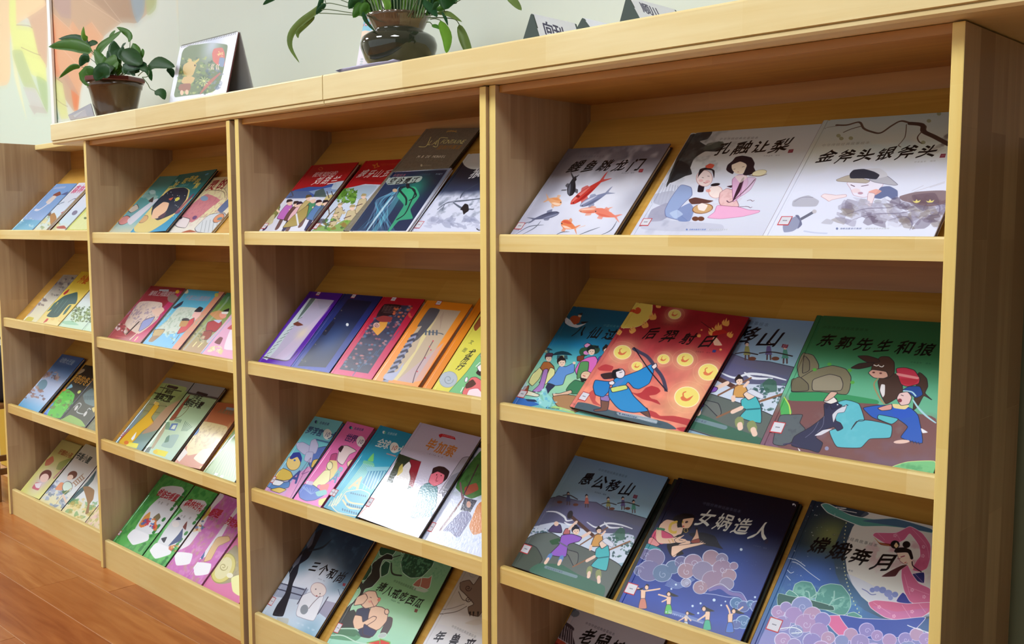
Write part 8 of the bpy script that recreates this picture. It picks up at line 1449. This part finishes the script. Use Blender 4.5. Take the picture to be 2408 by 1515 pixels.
# ---- tall calendar behind the vase
y2 = .20
pA = [(846, 22), (905, 12), (827, 160), (888, 150)]; C4 = [at(*p, y2) for p in pA]; C4[2][2] = C4[3][2] = ZC+.001
C4 = [np.array((C4[2][0]+.0, y2+.05, C4[0][2])), np.array((C4[2][0]+.10, y2+.05, C4[0][2])), np.array((C4[2][0], y2, ZC+.001)), np.array((C4[2][0]+.10, y2, ZC+.001))]
root = empty('desk_calendar', 'blue and pink desk calendar standing half hidden behind the vase', 'calendar', None, Matrix.Translation((C4[2][0]*S, y2*S, ZC*S))); inv = Matrix.Translation((-C4[2][0]*S, -y2*S, -ZC*S))
def a_cal2(A):
    A.F((226, 218, 232)); A.frame(760, 0, 6.689); A.P((120, 190, 216), [(500, 100), (1000, 100), (760, 480), (640, 500), (560, 620), (470, 600)], sm=False); A.P((236, 206, 180), [(590, 500), (660, 480), (740, 500), (660, 640), (580, 600)]); A.P((240, 240, 246), [(480, 500), (540, 470), (580, 500), (560, 530)])
    for k in range(4): A.E((196, 90, 110), 562+k*56, 402-k*10, 20, 30); A.E((236, 226, 236), 562+k*56, 402-k*10, 10, 16); A.E((196, 70, 90), 580+k*60, 275, 18, 20)
    A.L((90, 90, 100), 16, [(560, 330), (700, 322)], sm=False); A.L((160, 90, 100), 18, [(570, 600), (545, 850), (505, 1020)])
    for k, c in enumerate([(180, 130, 180)]*3+[(176, 186, 186)]*3): A.E(c, 482-k*11, 735+k*57, 34, 22); A.E((226, 218, 232), 482-k*11, 735+k*57, 14, 8)
    for k in range(3): A.E((190, 196, 206), 610-k*6, 930+k*40, 24, 15)
sheet(root, 'front_page', C4, [proj(v) for v in C4], a_cal2, inv)
wedge('back_panel', C4[0]+[0, .004, 0], C4[1]+[0, .004, 0], (C4[3][0], y2+.1, ZC+.001), (C4[2][0], y2+.1, ZC+.001), .002, WHITE, root, inv)
# ---- curled paper sheet under the vase
PAP = nz(mat('lavender_paper', (206, 204, 224), .7), 12, .05)
top = [(788, 166), (805, 161), (850, 152), (887, 146), (912, 143), (924, 139), (938, 146)]; fr, bk = [], []
for i, p in enumerate(top):
    a = at(*p, -.046); a[2] = max(a[2], ZC+.0015); fr.append(a); bk.append(np.array((a[0]+.01, -.020, ZC+.0012)))
bm = bmesh.new(); A_ = [bm.verts.new(Vector((v-fr[0])*S)) for v in fr]; B_ = [bm.verts.new(Vector((v-fr[0])*S)) for v in bk]; Mi = [bm.verts.new(Vector(((a+b)/2-fr[0]-np.array([0, 0, .003]))*S)) for a, b in zip(fr, bk)]
for k in range(len(top)-1): bm.faces.new((A_[k], A_[k+1], Mi[k+1], Mi[k])); bm.faces.new((Mi[k], Mi[k+1], B_[k+1], B_[k]))
bmesh.ops.solidify(bm, geom=bm.faces[:], thickness=.0004)
o = obj('paper_sheet', bm, PAP, smooth=True); o.location = Vector(fr[0]*S); tag(o, 'curled pale lavender paper sheet lying at the counter edge below the vase', 'paper')
# ---- folded name cards
DKG = nz(mat('dark_green_card', (52, 66, 60), .5), 30, .1)
def name_card(y0, tri, far, label, txt, t0, t1):
    a, b, c = [at(*p, y0) for p in tri]; a[2] = c[2] = ZC+.0008; c[0] += .004; a[0] -= .004
    yl = hitx(*far, b[0])[1]; root = empty('name_card', label, 'sign', None, Matrix.Translation((a[0]*S, y0*S, ZC*S))); inv = Matrix.Translation((-a[0]*S, -y0*S, -ZC*S))
    for yy in (y0, yl-.004):
        bm = bmesh.new(); tri3 = [(a[0], a[2]), ((a[0]+b[0])/2-.001, (a[2]+b[2])/2), (b[0]-.003, b[2]-.002), (b[0], b[2]), (b[0]+.003, b[2]-.002), (c[0], c[2])]
        extrude_profile(bm, [((x-a[0])*S, (z-ZC)*S) for x, z in tri3], (yy-y0)*S, (yy-y0+.004)*S, 'y'); obj('end_panel', bm, DKG, root)
    rc = [np.array((b[0]+.001, y0+.001, b[2])), np.array((b[0]+.001, yl, b[2])), np.array((c[0]+.001, y0+.001, c[2])), np.array((c[0]+.001, yl, c[2]))]
    def pt(A): A.F((232, 234, 242)); A.frame(1200, 0, 3.44); A.T(txt, *t0, *t1, (56, 54, 84), 1.05, 'B')
    sheet(root, 'printed_face', rc, [proj(v) for v in rc], pt, inv, thick=.001)
    wedge('rear_face', (b[0], y0+.004, b[2]), (b[0], yl-.004, b[2]), (a[0]+.001, yl-.004, a[2]), (a[0]+.001, y0+.004, a[2]), .001, WHITE, root, inv)
name_card(.0, ((1230, 92), (1250, 32), (1268, 87)), (1353, 66), 'folded white name card with dark green ends, first right of the vase', '向刊', (310, 235), (395, 262))
name_card(.0, ((1352, 70), (1370, 42), (1391, 62)), (1433, 54), 'low folded name card with a torn dark ridge, middle of three', ' ', (700, 200), (760, 210))
name_card(.0, ((1458, 48), (1475, -8), (1506, 39)), (1587, 23), 'tallest folded white name card, farthest right of three', '顺川', (1095, 70), (1165, 95))
# ---- plastic sleeve and little gold tin beside the small pot
PL = mat('clear_sleeve', (196, 200, 214), .12, coat=.4, trans=.35); nz(PL, 10, .15)
pts = [at(*p, d) for p, d in (((160, 270.5), .0), ((213, 243), .01), ((221, 263), -.024), ((165, 277), -.030))]
for k in (0, 3, 2): pts[k][2] = max(pts[k][2] if k == 0 else 0, ZC+.002)
o = wedge('plastic_sleeve', *pts, .003, PL, None, Matrix.Identity(4)); tag(o, 'clear grey plastic document sleeve leaning left of the small brown pot', 'folder')
g = at(208, 245, .19); bm = bmesh.new(); lathe(bm, [(0, 0), (.016, 0), (.017, .002), (.017, .046), (.0155, .05), (.0, .05)], 20); 
o = obj('gold_tin', bm, nz(mat('gold_tin', (214, 190, 120), .3, metal=.5), 30, .1), smooth=True); o.location = (g[0]*S, .19*S, ZC*S); tag(o, 'small gold tin behind the small brown pot', 'tin')
# ================================================================== LEFT OF THE ROW
CH = wood('chair_wood', 'z', (150, 104, 52), (112, 72, 34), blockamt=.1)
bx0, by0 = -1.50, .045; M = Matrix.Translation((bx0*S, by0*S, 0)); root = empty('wooden_chair', 'brown wooden chair with cross rungs left of the far bookcase', 'chair', None, M)
cw, cd_ = .285*S, .23*S; sh = .43*S
for (x, y) in ((0, 0), (cw, 0), (0, cd_), (cw, cd_)): obj('leg', BX(x-.014, x+.014, y-.014, y+.014, 0, sh if y == 0 else sh, bev=.003), CH, root)
obj('seat', BX(-.03, cw+.03, -.03, cd_+.03, sh, sh+.022, bev=.006), CH, root)
for z in (.222*S, .148*S): obj('rung', BX(.012, cw-.012, -.009, .009, z-.014, z+.014, bev=.003), CH, root)
for x in (0, cw): obj('side_rung', BX(x-.008, x+.008, .012, cd_-.012, .11, .135, bev=.002), CH, root)
YEL = nz(mat('yellow_plastic', (216, 182, 60), .4), 6, .06)
root = empty('storage_box', 'yellow storage box on the floor behind the brown chair', 'box', None, Matrix.Translation((-1.98*S, .338*S, 0)))
bm = BX(0, .62*S, -.01, .03, 0, .40*S, bev=.004); obj('box_body', bm, YEL, root); obj('box_lid', BX(-.005, .625*S, -.014, .033, .40*S, .418*S, bev=.003), nz(mat('pale_yellow_plastic', (236, 214, 120), .4), 6, .05), root)
bm = bmesh.new(); box(bm, -.0, .26*S, .0, .16*S, 0, .24*S, bev=.03, seg=3)
for v in bm.verts: v.co.x += .01*math.sin(v.co.z*40); v.co.z *= 1-.15*v.co.x
BAGM = nz(mat('black_bag', (34, 34, 40), .7), 20, .3); root = empty('shoulder_bag', 'black bag lying on the brown wooden chair', 'bag', None, Matrix.Translation(((bx0+.03)*S, (by0+.02)*S, sh+.0235))); obj('bag_body', bm, BAGM, root, smooth=True)
bm = bmesh.new(); tube(bm, [(.04, .06, .2), (.06, .055, .25), (.12, .05, .265), (.18, .055, .25), (.2, .06, .19)], .005); obj('strap', bm, BAGM, root, smooth=True)
